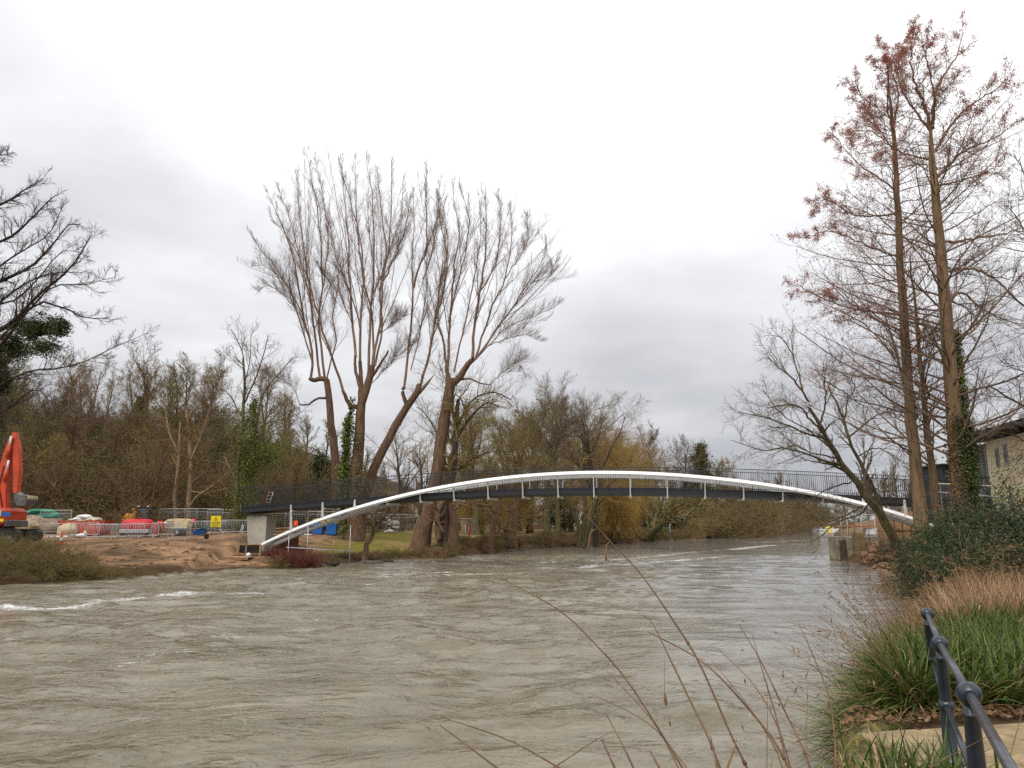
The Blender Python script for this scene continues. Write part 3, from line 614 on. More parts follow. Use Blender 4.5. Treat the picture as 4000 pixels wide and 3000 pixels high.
# ---------------------------------------------------------------- dark many-limbed tree behind the fourth poplar
def traced(name, label, cat, seed, guides, base, bark, twig, n1=9, n2=7, n3=5, l1=2.0, ang=.75, up=.2, tw=.009, group=None, wob=.12, ivy=None, minl=.1, l0=None):
    """guides: (points, depth0, depth1, px width start, end)"""
    rng = np.random.default_rng(seed); root = world_tree(name, label, cat, group); trunkset = []; gp = []; gr = []
    for j, (pts, Ya, Yb, w0, w1) in enumerate(guides):
        g = guided(pts, Ya, Yb, 16, rng, .02); r = np.linspace(w0/2, w1/2, 16)*Ya/F
        if j == 0: g[0, 2] = min(g[0, 2], base[2])-.1; r[0] *= 1.25
        trunkset.append((g[None], r[None], 10 if w0 > 20 else 6)); gp.append(g); gr.append(r)
    put(root, 'trunk', trunkset[:1], BARK[bark], True)
    for q_ in trunkset[1:]: put(root, 'limb', [q_], BARK[bark], True)
    gp, gr = np.stack(gp), np.stack(gr)
    a = sprout(rng, gp, gr, n1, .25 if l0 is None else l0, 1.0, ang, l1, .5, 7, wob, up, .3, prof=lambda t: 1.2-.55*t, minr=tw*1.6)
    b_ = sprout(rng, a[0], a[1], n2, minl, 1.0, .7, (.45,), .6, 5, wob*1.1, up, .4, prof=lambda t: 1.2-.5*t, minr=tw)
    c = sprout(rng, b_[0], b_[1], n3, .12, 1.0, .7, (.48,), .6, 3, wob*1.2, up*.6, .5, minr=tw*.8)
    put(root, 'crown', [(a[0], a[1], 5), (b_[0], b_[1], 3), (c[0], c[1], 3)], TWIG[twig])
    if ivy:
        for (pts, Yv, w, cnt, sz) in ivy:
            g = guided(pts, Yv, Yv, 30, rng, 0); k = rng.integers(0, 30, cnt); q = rng.normal(0, 1, (cnt, 3))*w*Yv/F*.33*(.5+vnoise(k*.35, k*0, seed))[:, None]
            V, Q = leaves_np(rng, g[k]+q, sz); put_leaves(root, 'ivy', V, Q, m_ivy)
    rebase(root, base); return root, (a, b_, c, gp, gr)
traced('riverside_tree', 'dark bare tree with arching hanging boughs, right behind the wide poplar', 'tree', 5,
       [([(1735, 2090), (1738, 2000), (1765, 1870), (1780, 1700), (1790, 1560)], 68, 68, 44, 14), (P4((1010, 1570), (1060, 1420), (1120, 1330), (1190, 1270), (1240, 1290)), 68, 66, 14, 5), (P4((1040, 1400), (1030, 1280), (1045, 1230), (1080, 1290), (1090, 1400)), 68, 67, 9, 3),
        (P4((1020, 1450), (1090, 1300), (1150, 1240), (1230, 1225), (1300, 1260)), 68, 70, 10, 4), (P4((1000, 1560), (960, 1420), (900, 1320), (860, 1290)), 68, 70, 10, 3), (P4((1030, 1600), (1120, 1530), (1200, 1500), (1290, 1500)), 68, 66, 10, 3), (P4((1030, 1330), (1000, 1180), (960, 1080)), 68, 69, 6, 2)],
       place(1737, 68), 'dark', 'olive', 12, 8, 5, 3.2, tw=.011)
traced('riverside_tree', 'rough broad double trunk at the bank edge, right of the wide poplar', 'tree', 6,
       [([(1765, 2105), (1772, 2030), (1750, 1960), (1745, 1900), (1720, 1800)], 68, 68, 46, 22), ([(1712, 2105), (1708, 2060), (1712, 2000), (1740, 1940)], 67, 67, 22, 18), ([(1732, 2078), (1710, 2040), (1698, 1985), (1712, 1930)], 61, 61, 14, 8), ([(1772, 1990), (1830, 1960), (1900, 1975), (1980, 1945)], 62, 61, 7, 3), ([(1772, 1960), (1850, 1985), (1920, 1990)], 62, 60, 6, 2)],
       place(1760, 68), 'brown', 'brown', 5, 5, 3, 1.5, tw=.009)
# small curved ivy tree near the poplars on the bank and the slanting one beside it
traced('riverside_tree', 'small crooked forked tree on the low bank, left of the wide poplar', 'tree', 7,
       [([(1425, 2132), (1450, 2100), (1468, 2040), (1466, 1990)], 57, 57, 20, 10), ([(1462, 2060), (1495, 2030), (1520, 1990), (1560, 1970)], 57, 56, 9, 3), ([(1468, 2045), (1510, 2050), (1555, 2052), (1600, 2040)], 57, 56, 6, 2), ([(1466, 2000), (1455, 1950), (1470, 1900)], 57, 58, 8, 3), ([(1466, 2035), (1500, 2035), (1540, 2010), (1590, 1960)], 57, 55, 6, 2)],
       place(1425, 57), 'red', 'tan', 6, 5, 3, 1.4, tw=.008)
# ---------------------------------------------------------------- left side trees
traced('locust_tree', 'slim bare forked tree with ivy on its stem, left of the concrete pier', 'tree', 8,
       [([(930, 2085), (925, 1900), (945, 1700), (955, 1500), (950, 1400)], 66, 66, 22, 8), (P4((60, 1370), (62, 1180), (60, 1060), (20, 960), (0, 930)), 66, 65, 7, 3), (P4((62, 1280), (120, 1150), (150, 1060), (175, 960)), 66, 67, 8, 3), (P4((110, 1430), (150, 1240), (230, 1130), (290, 1060)), 66, 64, 7, 3),
        (P4((60, 1350), (0, 1240), (-50, 1200), (-90, 1120)), 66, 68, 6, 2), (P4((50, 1500), (150, 1380), (270, 1340), (330, 1310)), 66, 64, 6, 2), (P4((62, 1200), (90, 1080), (95, 960)), 66, 68, 5, 2), (P4((90, 1440), (200, 1400), (300, 1360)), 66, 67, 5, 2)],
       place(930, 66), 'olive', 'grey', 9, 7, 4, 2.6, tw=.010, ivy=[([(945, 2060), (960, 1900), (975, 1760), (985, 1650)], 66, 95, 9500, .16), ([(960, 1800), (1040, 1780), (1110, 1760)], 66, 85, 3600, .16), ([(985, 1660), (1000, 1560)], 66, 34, 700, .22)])
traced('riverside_tree', 'pair-stemmed pale tree behind the orange worker', 'tree', 9,
       [([(690, 2040), (682, 1950), (695, 1840), (700, 1760), (705, 1650)], 70, 70, 18, 8), ([(740, 2040), (738, 1950), (745, 1850), (740, 1740), (728, 1600)], 70, 71, 22, 9), ([(742, 1975), (780, 1930), (830, 1900), (890, 1850)], 70, 69, 12, 4), ([(745, 1920), (800, 1925), (860, 1915), (900, 1905)], 70, 69, 7, 3), ([(700, 1780), (660, 1680), (640, 1560)], 70, 71, 7, 3), ([(742, 1800), (790, 1690), (830, 1560)], 70, 71, 8, 3)],
       place(715, 70), 'pale', 'tan', 8, 6, 4, 2.4, tw=.010)
# big spreading tree whose trunk is outside the left edge
YL = 44
def zl(x, y): return (x/1.229, 550+y/1.229)
big, _ = traced('spreading_tree', 'big dark bare tree reaching in from the left edge, ivy in its crown', 'tree', 10,
       [([(-330, 2150), (-320, 1900), (-300, 1600), (-280, 1300), (-250, 1000)], YL, YL, 80, 40), ([(-300, 1500), (-150, 1380), zl(60, 870), zl(180, 740), zl(330, 620), zl(440, 450)], YL, YL-3, 26, 3), ([(-290, 1350), (-160, 1180), zl(80, 640), zl(200, 560), zl(330, 400), zl(385, 400)], YL, YL+2, 24, 3),
        ([(-280, 1250), (-150, 1000), zl(40, 470), zl(160, 360), zl(270, 260)], YL, YL-3, 22, 3), ([(-260, 1050), (-120, 860), zl(20, 300), zl(110, 240), zl(210, 180)], YL, YL+3, 20, 3), ([(-260, 1000), (-120, 760), (-20, 620), zl(40, 70)], YL, YL-2, 18, 3),
        ([(-300, 1600), (-100, 1480), zl(150, 800), zl(300, 800), zl(400, 850), zl(520, 850)], YL, YL-2, 18, 3), ([(-300, 1650), (-100, 1560), zl(130, 1110), zl(300, 1090), zl(450, 1040), zl(560, 985), zl(670, 940)], YL, YL-2, 14, 2), ([(-300, 1560), (-120, 1430), zl(120, 830), zl(250, 700), zl(400, 690), zl(555, 655)], YL, YL-4, 14, 2),
        ([(-300, 1450), (-140, 1300), zl(100, 700), zl(240, 640), zl(420, 630)], YL, YL+4, 16, 2), ([(-310, 1750), (-120, 1700), zl(150, 1200), zl(240, 1250), zl(330, 1290)], YL, YL-4, 12, 2), ([(-300, 1700), (-80, 1650), zl(100, 1340), zl(190, 1380)], YL, YL-6, 8, 2),
        ([(-280, 1300), (-120, 1120), zl(60, 560), zl(230, 450), zl(300, 320)], YL, YL-1, 14, 2), ([(-290, 1420), (-140, 1220), zl(80, 760), zl(300, 530), zl(425, 560)], YL, YL+1, 14, 2)],
       place(-330, YL), 'dark', 'dark', 24, 8, 5, 1.5, ang=.6, up=.22, tw=.009, ivy=None)
rng = np.random.default_rng(77); Pi = []
for (x, y, w, h, dY, n_) in ((215, 870, 110, 62, -1, 6500), (325, 865, 60, 56, -1, 3000), (120, 960, 110, 80, 0, 5200), (20, 1040, 110, 120, 1, 6500), (-10, 1200, 80, 150, 0, 6000), (255, 960, 100, 50, -1, 2600), (60, 1120, 80, 90, 0, 3000), (20, 1330, 60, 130, 0, 3600)):
    c = np.array(at(zl(x, y)[0]-35, zl(x, y)[1]+25, YL+dY)); s = np.array([w, 60, h])*YL/F/1.229*.62; q = rng.normal(0, 1, (n_, 3)); q = q/np.linalg.norm(q, axis=1, keepdims=True)*(rng.random((n_, 1))**.6)*1.5
    q *= (.35+1.3*vnoise(q[:, :1]*3+x, q[:, 2:3]*3, 5)); Pi.append(c+q*s)
V, Q = leaves_np(rng, np.concatenate(Pi), .12); o = put_leaves(big, 'ivy', V, Q, m_ivydark); o.matrix_parent_inverse = Matrix.Translation(-Vector(big.location))
# ---------------------------------------------------------------- hillside wood on the left
kinds = [bare_tree('woodland_tree', 'k', 'tree', 100+i, 15+2*(i % 3), .26, fork=.3, limbs=9, spread=.6, up=.5, bark=['dark', 'olive', 'brown', 'olive', 'dark'][i], twig=['brown', 'olive', 'brown', 'grey', 'olive'][i], dens=[1.0, 1.1, .9, 1.0, 1.15][i], tw=.015, skirt=5,
                   group='bare trees of the hillside wood', ivy=(6000, 8.5, 1.3, .30) if i in (3,) else None) for i in range(5)]
rng = np.random.default_rng(5); used = [False]*5
LBK = ['bare dark-trunked tree in the hillside wood behind the building site', 'mossy dense-twigged bare tree in the hillside wood', 'brown bare tree in the hillside wood', 'ivy-clad bare tree in the hillside wood', 'olive-twigged tall bare tree in the hillside wood']
spots = []
for row, (y0, xs_) in enumerate(((75, np.arange(-58, -19, 4.6)), (82, np.arange(-68, -17, 4.4)), (90, np.arange(-76, -18, 4.6)), (99, np.arange(-84, -18, 5)), (110, np.arange(-92, -16, 5.4)), (124, np.arange(-100, -12, 7)))):
    for x in xs_: spots.append((x+rng.normal(0, 1.4), y0+rng.normal(0, 2.2), row))
for j, (x, y, row) in enumerate(spots):
    k = int(rng.integers(0, 5)); sc = (.58, .66, .74, .78, .80, .80)[row]*rng.uniform(.85, 1.12)*(1.0 if x < -34 else .70); lab = LBK[k]; loc = (x, y, gz(x, y)-.1); rz = rng.random()*6.28
    if not used[k]:
        used[k] = True; o = kinds[k]; o.location = loc; o.rotation_euler = (0, 0, rz); o.scale = (sc,)*3; o['label'] = lab
    else: dup(kinds[k], loc, rz, lab, sc)
# undergrowth filling the wood
under = shrub('understorey_bush', 'brown leafless understorey bush at the foot of the hillside wood', 201, 3.6, 3.4, 46, 'brown', m_scrub, 5200, .13, group='bushes at the foot of the wood', tw=.013, cat='bush')
under2 = shrub('understorey_bush', 'olive scrubby understorey bush at the foot of the hillside wood', 202, 3.0, 3.2, 46, 'olive', m_scrub, 8200, .13, group='bushes at the foot of the wood', tw=.012, cat='bush')
first = [True, True]
for (y0, st) in ((70, 3.2), (76, 2.8), (82, 3.0), (89, 3.2), (96, 3.6), (104, 4)):
    for x in np.arange(-.68*y0-4, -17 if y0 > 75 else -20, st):
        x_ = x+rng.normal(0, .8); y = y0+rng.normal(0, 1.5); k = int(rng.random() < .45); o = (under, under2)[k]; sc = rng.uniform(.6, 1.25)*(.62 if y0 < 72 else 1.25)
        loc = (x_, y, gz(x_, y)); 
        if first[k]: first[k] = False; o.location = loc; o.scale = (sc,)*3
        else: dup(o, loc, rng.random()*6.28, None, (sc, sc, sc*rng.uniform(.8, 1.2)))
# ---------------------------------------------------------------- park trees along the far left bank
def specimen(label, px, Y, seed, **kw):
    name = kw.pop('name', 'park_tree'); top = kw.pop('top'); x, _, z = place(px, Y); Ht = (at(px, top, Y)[2]-z)
    o = bare_tree(name, label, 'tree', seed, Ht*1.06, group='bare trees on the park lawn', **kw); o.location = (x, Y, z-.08); o.rotation_euler = (0, 0, seed*1.7); return o
specimen('park tree with short pale forked trunk, first right of the double trunk', 1912, 74, 301, top=1585, r0=.33, fork=.2, limbs=11, spread=0.92, up=0.28, bark='brown', twig='olive', dens=1.29, crown_w=1.25, tw=0.0096, skirt=4)
specimen('thick-trunked bare park tree, second on the lawn right of the double trunk', 2002, 82, 302, top=1545, r0=.50, fork=.26, limbs=12, spread=0.84, up=0.28, bark='brown', twig='olive', dens=1.34, crown_w=1.25, tw=0.0104, skirt=4)
specimen('bare park tree just left of the multi-stemmed bankside tree', 2138, 98, 303, top=1500, r0=.45, fork=.28, limbs=11, spread=0.72, up=0.40, bark='olive', twig='grey', dens=1.29, crown_w=1.25, tw=0.0112)
specimen('slender bare park tree right behind the one beside the multi-stemmed tree', 2180, 112, 304, top=1500, r0=.40, fork=.28, limbs=11, spread=0.72, up=0.40, bark='olive', twig='grey', dens=1.29, crown_w=1.25, tw=0.0120)
specimen('tall rounded bare tree rising above the middle of the bridge', 2330, 96, 305, top=1515, r0=.5, fork=.34, limbs=13, spread=0.94, up=0.40, bark='dark', twig='grey', dens=1.40, crown_w=1.25, tw=0.0104)
specimen('low wide bare tree behind the orange willow', 2440, 150, 306, top=1650, r0=.5, fork=.22, limbs=12, spread=0.92, up=0.28, bark='olive', twig='olive', dens=1.34, crown_w=1.25, tw=0.0160)
specimen('bare tree with upright twigs above the bridge, left of the dark conical tree', 2590, 170, 307, top=1650, r0=.5, fork=.25, limbs=12, spread=0.77, up=0.40, bark='olive', twig='grey', dens=1.34, crown_w=1.25, tw=0.0160)
specimen('small airy bare tree just left of the dark conical tree', 2680, 165, 308, top=1700, r0=.4, fork=.3, limbs=10, spread=0.72, up=0.40, bark='dark', twig='grey', dens=1.18, crown_w=1.25, tw=0.0144)
specimen('dense bare tree left of the thick-trunked park tree, against the orange willow', 1860, 105, 309, top=1540, r0=.5, fork=.25, limbs=12, spread=0.82, up=0.32, bark='olive', twig='olive', dens=1.34, crown_w=1.25, tw=0.0120)
specimen('dense bare tree behind the gap between thick-trunked tree and middle one', 2070, 118, 310, top=1560, r0=.5, fork=.25, limbs=12, spread=0.82, up=0.32, bark='olive', twig='olive', dens=1.34, crown_w=1.25, tw=0.0128)
specimen('thin bare tree right behind the leaning poplar', 1570, 92, 311, top=1640, r0=.3, fork=.25, limbs=10, spread=0.72, up=0.40, bark='dark', twig='olive', dens=1.12, crown_w=1.25, tw=0.0096)
specimen('thin bare tree low between the two leftmost poplars', 1180, 88, 312, top=1700, r0=.3, fork=.2, limbs=10, spread=0.82, up=0.32, bark='dark', twig='olive', dens=1.18, crown_w=1.25, tw=0.0104)
specimen('rounded bare tree far behind the ivy-clad locust', 1090, 100, 313, top=1690, r0=.35, fork=.2, limbs=11, spread=0.82, up=0.32, bark='olive', twig='olive', dens=1.34, crown_w=1.25, tw=0.0120)
specimen('broad bare tree behind the right half of the middle crown', 2230, 140, 314, top=1570, r0=.5, fork=.22, limbs=12, spread=0.87, up=0.32, bark='olive', twig='olive', dens=1.34, crown_w=1.25, tw=0.0152)
specimen('bare tree just right of the dark conical tree', 2800, 190, 315, top=1790, r0=.4, fork=.2, limbs=11, spread=0.82, up=0.32, bark='olive', twig='olive', dens=1.34, crown_w=1.25, tw=0.0168)
specimen('bare tree low behind the left side of the tall orange willow', 2290, 165, 316, top=1640, r0=.5, fork=.2, limbs=12, spread=.85, up=.3, bark='olive', twig='olive', dens=1.3, crown_w=1.25, tw=0.0168)
specimen('brown tree between the riverside double trunk and the park trees, far back', 1790, 135, 317, top=1600, r0=.4, fork=.2, limbs=12, spread=.8, up=.35, bark='dark', twig='olive', dens=1.3, crown_w=1.2, tw=0.0144)
specimen('far wide tree filling the gap above the deck, right of the orange willow', 2520, 190, 318, top=1720, r0=.5, fork=.15, limbs=13, spread=.9, up=.3, bark='olive', twig='olive', dens=1.3, crown_w=1.3, tw=0.0192)
specimen('far wide tree behind the mossy leaning tree', 2640, 200, 319, top=1800, r0=.5, fork=.12, limbs=13, spread=.9, up=.3, bark='olive', twig='brown', dens=1.3, crown_w=1.3, tw=0.0200)
specimen('far rounded tree under the right slope of the arch, first right of the conical tree', 2850, 205, 320, top=1850, r0=.4, fork=.1, limbs=13, spread=.9, up=.3, bark='olive', twig='olive', dens=1.3, crown_w=1.25, tw=0.0200)
specimen('far rounded tree under the right slope of the arch, second right of the conical tree', 2920, 225, 321, top=1880, r0=.4, fork=.1, limbs=13, spread=.9, up=.3, bark='olive', twig='brown', dens=1.3, crown_w=1.25, tw=0.0216)
specimen('far rounded tree under the right slope of the arch, third right of the conical tree', 3000, 255, 322, top=1905, r0=.4, fork=.1, limbs=13, spread=.9, up=.3, bark='olive', twig='olive', dens=1.3, crown_w=1.25, tw=0.0240)
specimen('far rounded tree where the left bank ends, above the small white sign', 3080, 300, 323, top=1935, r0=.4, fork=.1, limbs=13, spread=.9, up=.3, bark='olive', twig='brown', dens=1.3, crown_w=1.3, tw=0.0272)
specimen('low bare tree between the fence and the leftmost poplar', 1400, 100, 324, top=1760, r0=.3, fork=.2, limbs=11, spread=.7, up=.35, bark='olive', twig='olive', dens=1.1, crown_w=1.2, tw=0.0112)
specimen('wide bare tree low behind the double trunk by the water', 1830, 125, 325, top=1640, r0=.4, fork=.15, limbs=12, spread=.9, up=.3, bark='olive', twig='tan', dens=1.3, crown_w=1.2, tw=.014)
specimen('wide tan-twigged tree behind the thick-trunked park tree', 2030, 140, 326, top=1620, r0=.4, fork=.15, limbs=12, spread=.9, up=.3, bark='olive', twig='tan', dens=1.3, crown_w=1.2, tw=.015)
specimen('wide tan-twigged tree between the middle park tree and the orange willow', 2200, 150, 327, top=1650, r0=.4, fork=.15, limbs=12, spread=.9, up=.3, bark='olive', twig='tan', dens=1.3, crown_w=1.2, tw=.016)
specimen('bare tree low behind the gap right of the leaning poplar', 1640, 120, 328, top=1700, r0=.4, fork=.15, limbs=12, spread=.8, up=.3, bark='olive', twig='tan', dens=1.1, crown_w=1.1, tw=.013)
# multi-stemmed tree leaning over the bank
traced('multi_stemmed_tree', 'multi-stemmed tree leaning out from the water edge under the bridge middle', 'tree', 21,
       [([(2265, 2135), (2262, 2060), (2235, 1990), (2215, 1930), (2190, 1850)], 92, 92, 22, 10), ([(2280, 2135), (2300, 2060), (2320, 1990), (2340, 1920), (2350, 1840)], 92, 91, 24, 9), ([(2270, 2140), (2282, 2050), (2285, 1960), (2275, 1860), (2260, 1760)], 92, 94, 24, 9), ([(2335, 1970), (2365, 1940), (2430, 1930), (2490, 1925)], 91, 88, 9, 3), ([(2350, 1930), (2420, 1850), (2470, 1780)], 91, 90, 9, 3), ([(2220, 1930), (2150, 1850), (2090, 1800)], 92, 93, 8, 3)],
       place(2272, 92), 'olive', 'olive', 9, 7, 4, 3.2, tw=.014)
traced('leaning_tree', 'mossy tree leaning low over the water, left of the blue-grey post', 'tree', 22,
       [([(2530, 2112), (2545, 2080), (2590, 2045), (2640, 2020), (2700, 2020)], 124, 118, 30, 9), ([(2640, 2020), (2700, 2030), (2780, 2040)], 118, 114, 7, 2), ([(2600, 2040), (2640, 1980), (2700, 1930)], 120, 118, 9, 3), ([(2570, 2060), (2580, 1990), (2600, 1900)], 122, 122, 9, 3), ([(2680, 2018), (2740, 1970), (2820, 1940)], 116, 112, 7, 2), ([(2540, 2090), (2520, 2000), (2500, 1900)], 124, 126, 8, 3)],
       place(2530, 124), 'olive', 'olive', 12, 8, 4, 4.2, tw=.017, ivy=[([(2530, 2112), (2550, 2078), (2580, 2050)], 124, 34, 900, .4)])
# weeping willows: curtains of golden hanging twigs
def willow(label, seed, px, Y, Ht, wid):
    rng = np.random.default_rng(seed); x, _, z = place(px, Y); root = thing('weeping_willow', label, 'tree', (x, Y, z), 0, 'golden weeping willows in the park')
    tp, tr = grow(rng, np.zeros((2, 3)), np.array([[.1, 0, 1.], [-.15, .1, 1.]]), np.full(2, Ht*.7), np.full(2, .34), 9, .05, .2, .3)
    lim = sprout(rng, tp, tr, 14, .3, 1.0, .8, wid*.62, .5, 7, .08, .6, .25); put(root, 'trunk', [(tp, tr, 10), (lim[0], lim[1], 6)], BARK['olive'], True)
    l2 = sprout(rng, lim[0], lim[1], 10, .3, 1.0, .9, wid*.28, .5, 5, .1, .5, .3, minr=.02)
    h = sprout(rng, l2[0], l2[1], 16, .1, 1.0, .9, Ht*.46, .5, 7, .05, -1.6, .5, minr=.015)
    h[0][:, :, 2] = np.maximum(h[0][:, :, 2], .5)
    put(root, 'crown', [(l2[0], l2[1], 4), (h[0], h[1], 3)], TWIG['gold']); return root
willow('golden weeping willow low behind the lawn, under the left half of the bridge', 31, 1880, 110, 9.0, 5.2)
willow('tall golden weeping willow behind the bridge middle, its crown orange above the deck', 32, 2345, 132, 17.5, 6.5)
willow('lower golden willow curtain under the bridge, right of the multi-stemmed tree', 35, 2400, 112, 8.5, 3.6)
willow('golden weeping willow mostly hidden, right behind the thick-trunked park tree', 33, 1975, 116, 8.5, 4.6)
willow('golden weeping willow far behind the leaning mossy tree', 34, 2470, 150, 10.0, 5.0)
# evergreens
def evergreen(label, seed, px, Y, top, rw, m=m_ivydark, n_=9000, ls=.3, cone=.85, name='evergreen_tree', group=None):
    rng = np.random.default_rng(seed); x, _, z = place(px, Y); Ht = at(px, top, Y)[2]-z; root = thing(name, label, 'tree', (x, Y, z), 0, group)
    tp, tr = grow(rng, np.zeros((1, 3)), np.array([[0, 0, 1.]]), np.array([Ht*.93]), np.array([.22]), 8, .02, .2, .15)
    br = sprout(rng, tp, tr, 46, .08, .98, 1.2, rw*1.05, .4, 5, .08, .25, .3, prof=lambda t: np.interp(t, [0, .25, 1], [.8, 1.0, 1-cone])); put(root, 'trunk', [(tp, tr, 8), (br[0], br[1], 4)], BARK['dark'], True)
    q = br[0][:, 1:].reshape(-1, 3); q = q[rng.integers(0, len(q), n_)]+rng.normal(0, rw*.11, (n_, 3)); V, Q = leaves_np(rng, q, ls); put_leaves(root, 'foliage', V, Q, m); return root
m_cyp = mat('olive_evergreen_leaves', lin((100, 92, 46)), lin((56, 54, 30)), .8, .6, spec=.2, trans=.1)
evergreen('dark conical tree standing up alone above the far right part of the bridge', 41, 2745, 180, 1725, 5.2, m_cyp, 12000, .5)
evergreen('blue-green yew seen between the poplar trunks above the railing', 42, 1240, 84, 1760, 2.6, m_laurel, 6000, .26)
evergreen('second dark yew just right of the one between the poplar trunks', 43, 1290, 90, 1790, 2.2, m_laurel, 4500, .26)
evergreen('dark holly bush-tree behind the multi-stemmed tree under the bridge', 44, 2185, 135, 1930, 4.5, m_ivydark, 6000, .4, .5)
evergreen('dark evergreen mass right of the orange willow curtain', 45, 2480, 150, 1960, 6.0, m_ivydark, 8000, .45, .5)
evergreen('dark evergreen behind the blue-grey post', 46, 2640, 170, 1980, 6.0, m_ivydark, 7000, .5, .5)
evergreen('green evergreen bush under the left end of the bridge', 47, 1225, 78, 1960, 1.8, m_laurel, 5000, .2, .5)
# bushes lining the far bank down to the end of the reach
bk = [shrub('bankside_bush', 'k', 401+i, 4.6, 4.2, 46, ['brown', 'olive', 'tan'][i], m_scrub, 5200, .22, group='bushes along the far bank', tw=.018, cat='bush') for i in range(3)]
BL_ = ['brown leafless bush leaning over the water on the far bank', 'olive leafless bush leaning over the water on the far bank', 'pale tan leafless bush on the far bank']
rng = np.random.default_rng(12); used = [False]*3
def put_kind(pool, used, k, loc, rz, lab, sc):
    if not used[k]: used[k] = True; o = pool[k]; o.location = loc; o.rotation_euler = (0, 0, rz); o.scale = (sc,)*3; o['label'] = lab; return o
    return dup(pool[k], loc, rz, lab, sc)
for (px, Y, sc) in ((2750, 160, .9), (2790, 156, 1.2), (2830, 168, 1.1), (2865, 165, 1.35), (2900, 180, 1.3), (2930, 176, 1.3), (2960, 195, 1.5), (2990, 205, 1.6), (3020, 225, 1.7), (3050, 250, 1.9), (3075, 270, 2.2), (3100, 290, 2.4), (3130, 320, 2.6), (3155, 345, 2.8),
                    (2700, 190, 1.4), (2800, 200, 1.9), (2870, 210, 2.0), (2940, 230, 2.3), (3010, 270, 2.6)):
    p = at(px, 2070, Y); k = int(rng.integers(0, 3)); put_kind(bk, used, k, (p[0], Y, max(gz(p[0], Y), .1)), rng.random()*6, BL_[k], sc)
# trees closing the reach, far away
fk = [bare_tree('distant_tree', 'k', 'tree', 501+i, 14, .35, fork=.15, limbs=11, spread=.6, up=.45, bark='olive', twig=['olive', 'brown', 'grey'][i], dens=1.1, tw=.035, detail=3, group='far trees closing the river reach', skirt=7) for i in range(3)]
FL = ['far olive-twigged tree closing the river reach', 'far brown tree closing the river reach', 'far grey-brown tree closing the river reach']
used = [False]*3
for (px, Y, sc) in ((2960, 330, 1.0), (3010, 340, 1.1), (3060, 360, 1.15), (3090, 330, 1.0), (3120, 400, 1.2), (3150, 380, 1.0), (3175, 470, .9), (3235, 470, .9), (3265, 450, 1.1), (3290, 400, 1.2), (3310, 330, 1.1), (3340, 290, 1.1), (3365, 250, 1.0), (3395, 220, 1.0), (3430, 190, 1.0), (3470, 170, .95), (3520, 150, .9), (3570, 135, .8), (3620, 125, .8), (3680, 120, .8),
                    (1500, 190, .85), (1560, 170, .8), (1620, 200, .95), (1700, 180, .9), (1780, 190, 1.1), (1850, 180, 1.1), (1950, 190, 1.2), (2050, 180, 1.1), (2150, 190, 1.15), (2260, 200, 1.1), (2370, 190, 1.0), (2450, 220, 1.1), (2540, 230, 1.1), (2640, 240, 1.1), (2720, 240, 1.05), (2850, 260, 1.0),
                    (1100, 150, .9), (1180, 140, .75), (1260, 160, .8), (1340, 170, .8), (1420, 180, .8)):
    x = at(px, 2080, Y)[0]; k = int(rng.integers(0, 3)); put_kind(fk, used, k, (x, Y, gz(x, Y)-.1), rng.random()*6, FL[k], sc*.92)
# poplars like feathers above the bridge's right part
lp = bare_tree('lombardy_poplar', 'narrow upright poplar far behind the right part of the railing, tallest of its row', 'tree', 520, 20, .3, fork=.1, limbs=26, spread=.22, up=.5, bark='dark', twig='brown', dens=.9, tw=.04, detail=3, crown_w=.5, group='row of narrow far poplars')
for j, (px, Y, top) in enumerate(((3062, 330, 1822), (3030, 335, 1845), (3000, 330, 1855), (2985, 340, 1870))):
    x, _, z = place(px, Y); sc = (at(px, top, Y)[2]-z)/19.0
    if j == 0: lp.location = (x, Y, z); lp.scale = (sc,)*3
    else: dup(lp, (x, Y, z), j*1.3, 'narrow upright poplar in the far row, '+['second', 'third', 'fourth'][j-1]+' from the tallest leftwards', sc)
# ---------------------------------------------------------------- scrub on the steep far bank (park side) and in front of the site
sb = [shrub('bank_scrub_bush', 'k', 601+i, .95, 1.5, 40, ['brown', 'olive', 'tan'][i], [m_scrub, m_scrub, m_brownleaf][i], 2600, .075, group='low scrub on the steep park bank', tw=.007, up=.05, sp=1.2, cat='bush') for i in range(3)]
used = [False]*3; SL = ['low brown scrub bush on the steep park bank', 'low olive scrub bush on the steep park bank', 'low straw-coloured scrub on the steep park bank']
LBn = np.array(LB[3:])
for i in range(len(LBn)-1):
    a, b2 = LBn[i], LBn[i+1]
    if a[0] < -13 or a[1] > 150: continue
    L_ = np.hypot(*(b2-a)); nrm_ = np.array([-(b2-a)[1], (b2-a)[0]])/L_
    for s in np.arange(0, L_, 1.15):
        for off in (.5, 1.7):
            p = a+(b2-a)*s/L_+nrm_*(off+rng.normal(0, .35))+rng.normal(0, .25, 2); k = int(rng.integers(0, 3)); put_kind(sb, used, k, (p[0], p[1], gz(*p)-.05), rng.random()*6, SL[k], rng.uniform(.30, .62)*(1+.004*p[1]))
lb = [shrub('riverside_bramble', 'k', 611+i, 1.5, 2.4, 60, ['olive', 'brown'][i], m_scrub, 9000, .07, group='brambles on the near left bank', tw=.007, up=-.15, sp=1.5, cat='bush') for i in range(2)]
used = [False]*2; QL = ['olive leafy bramble mound at the left foot of the dirt slope', 'brown twiggy bramble mound at the left foot of the dirt slope']
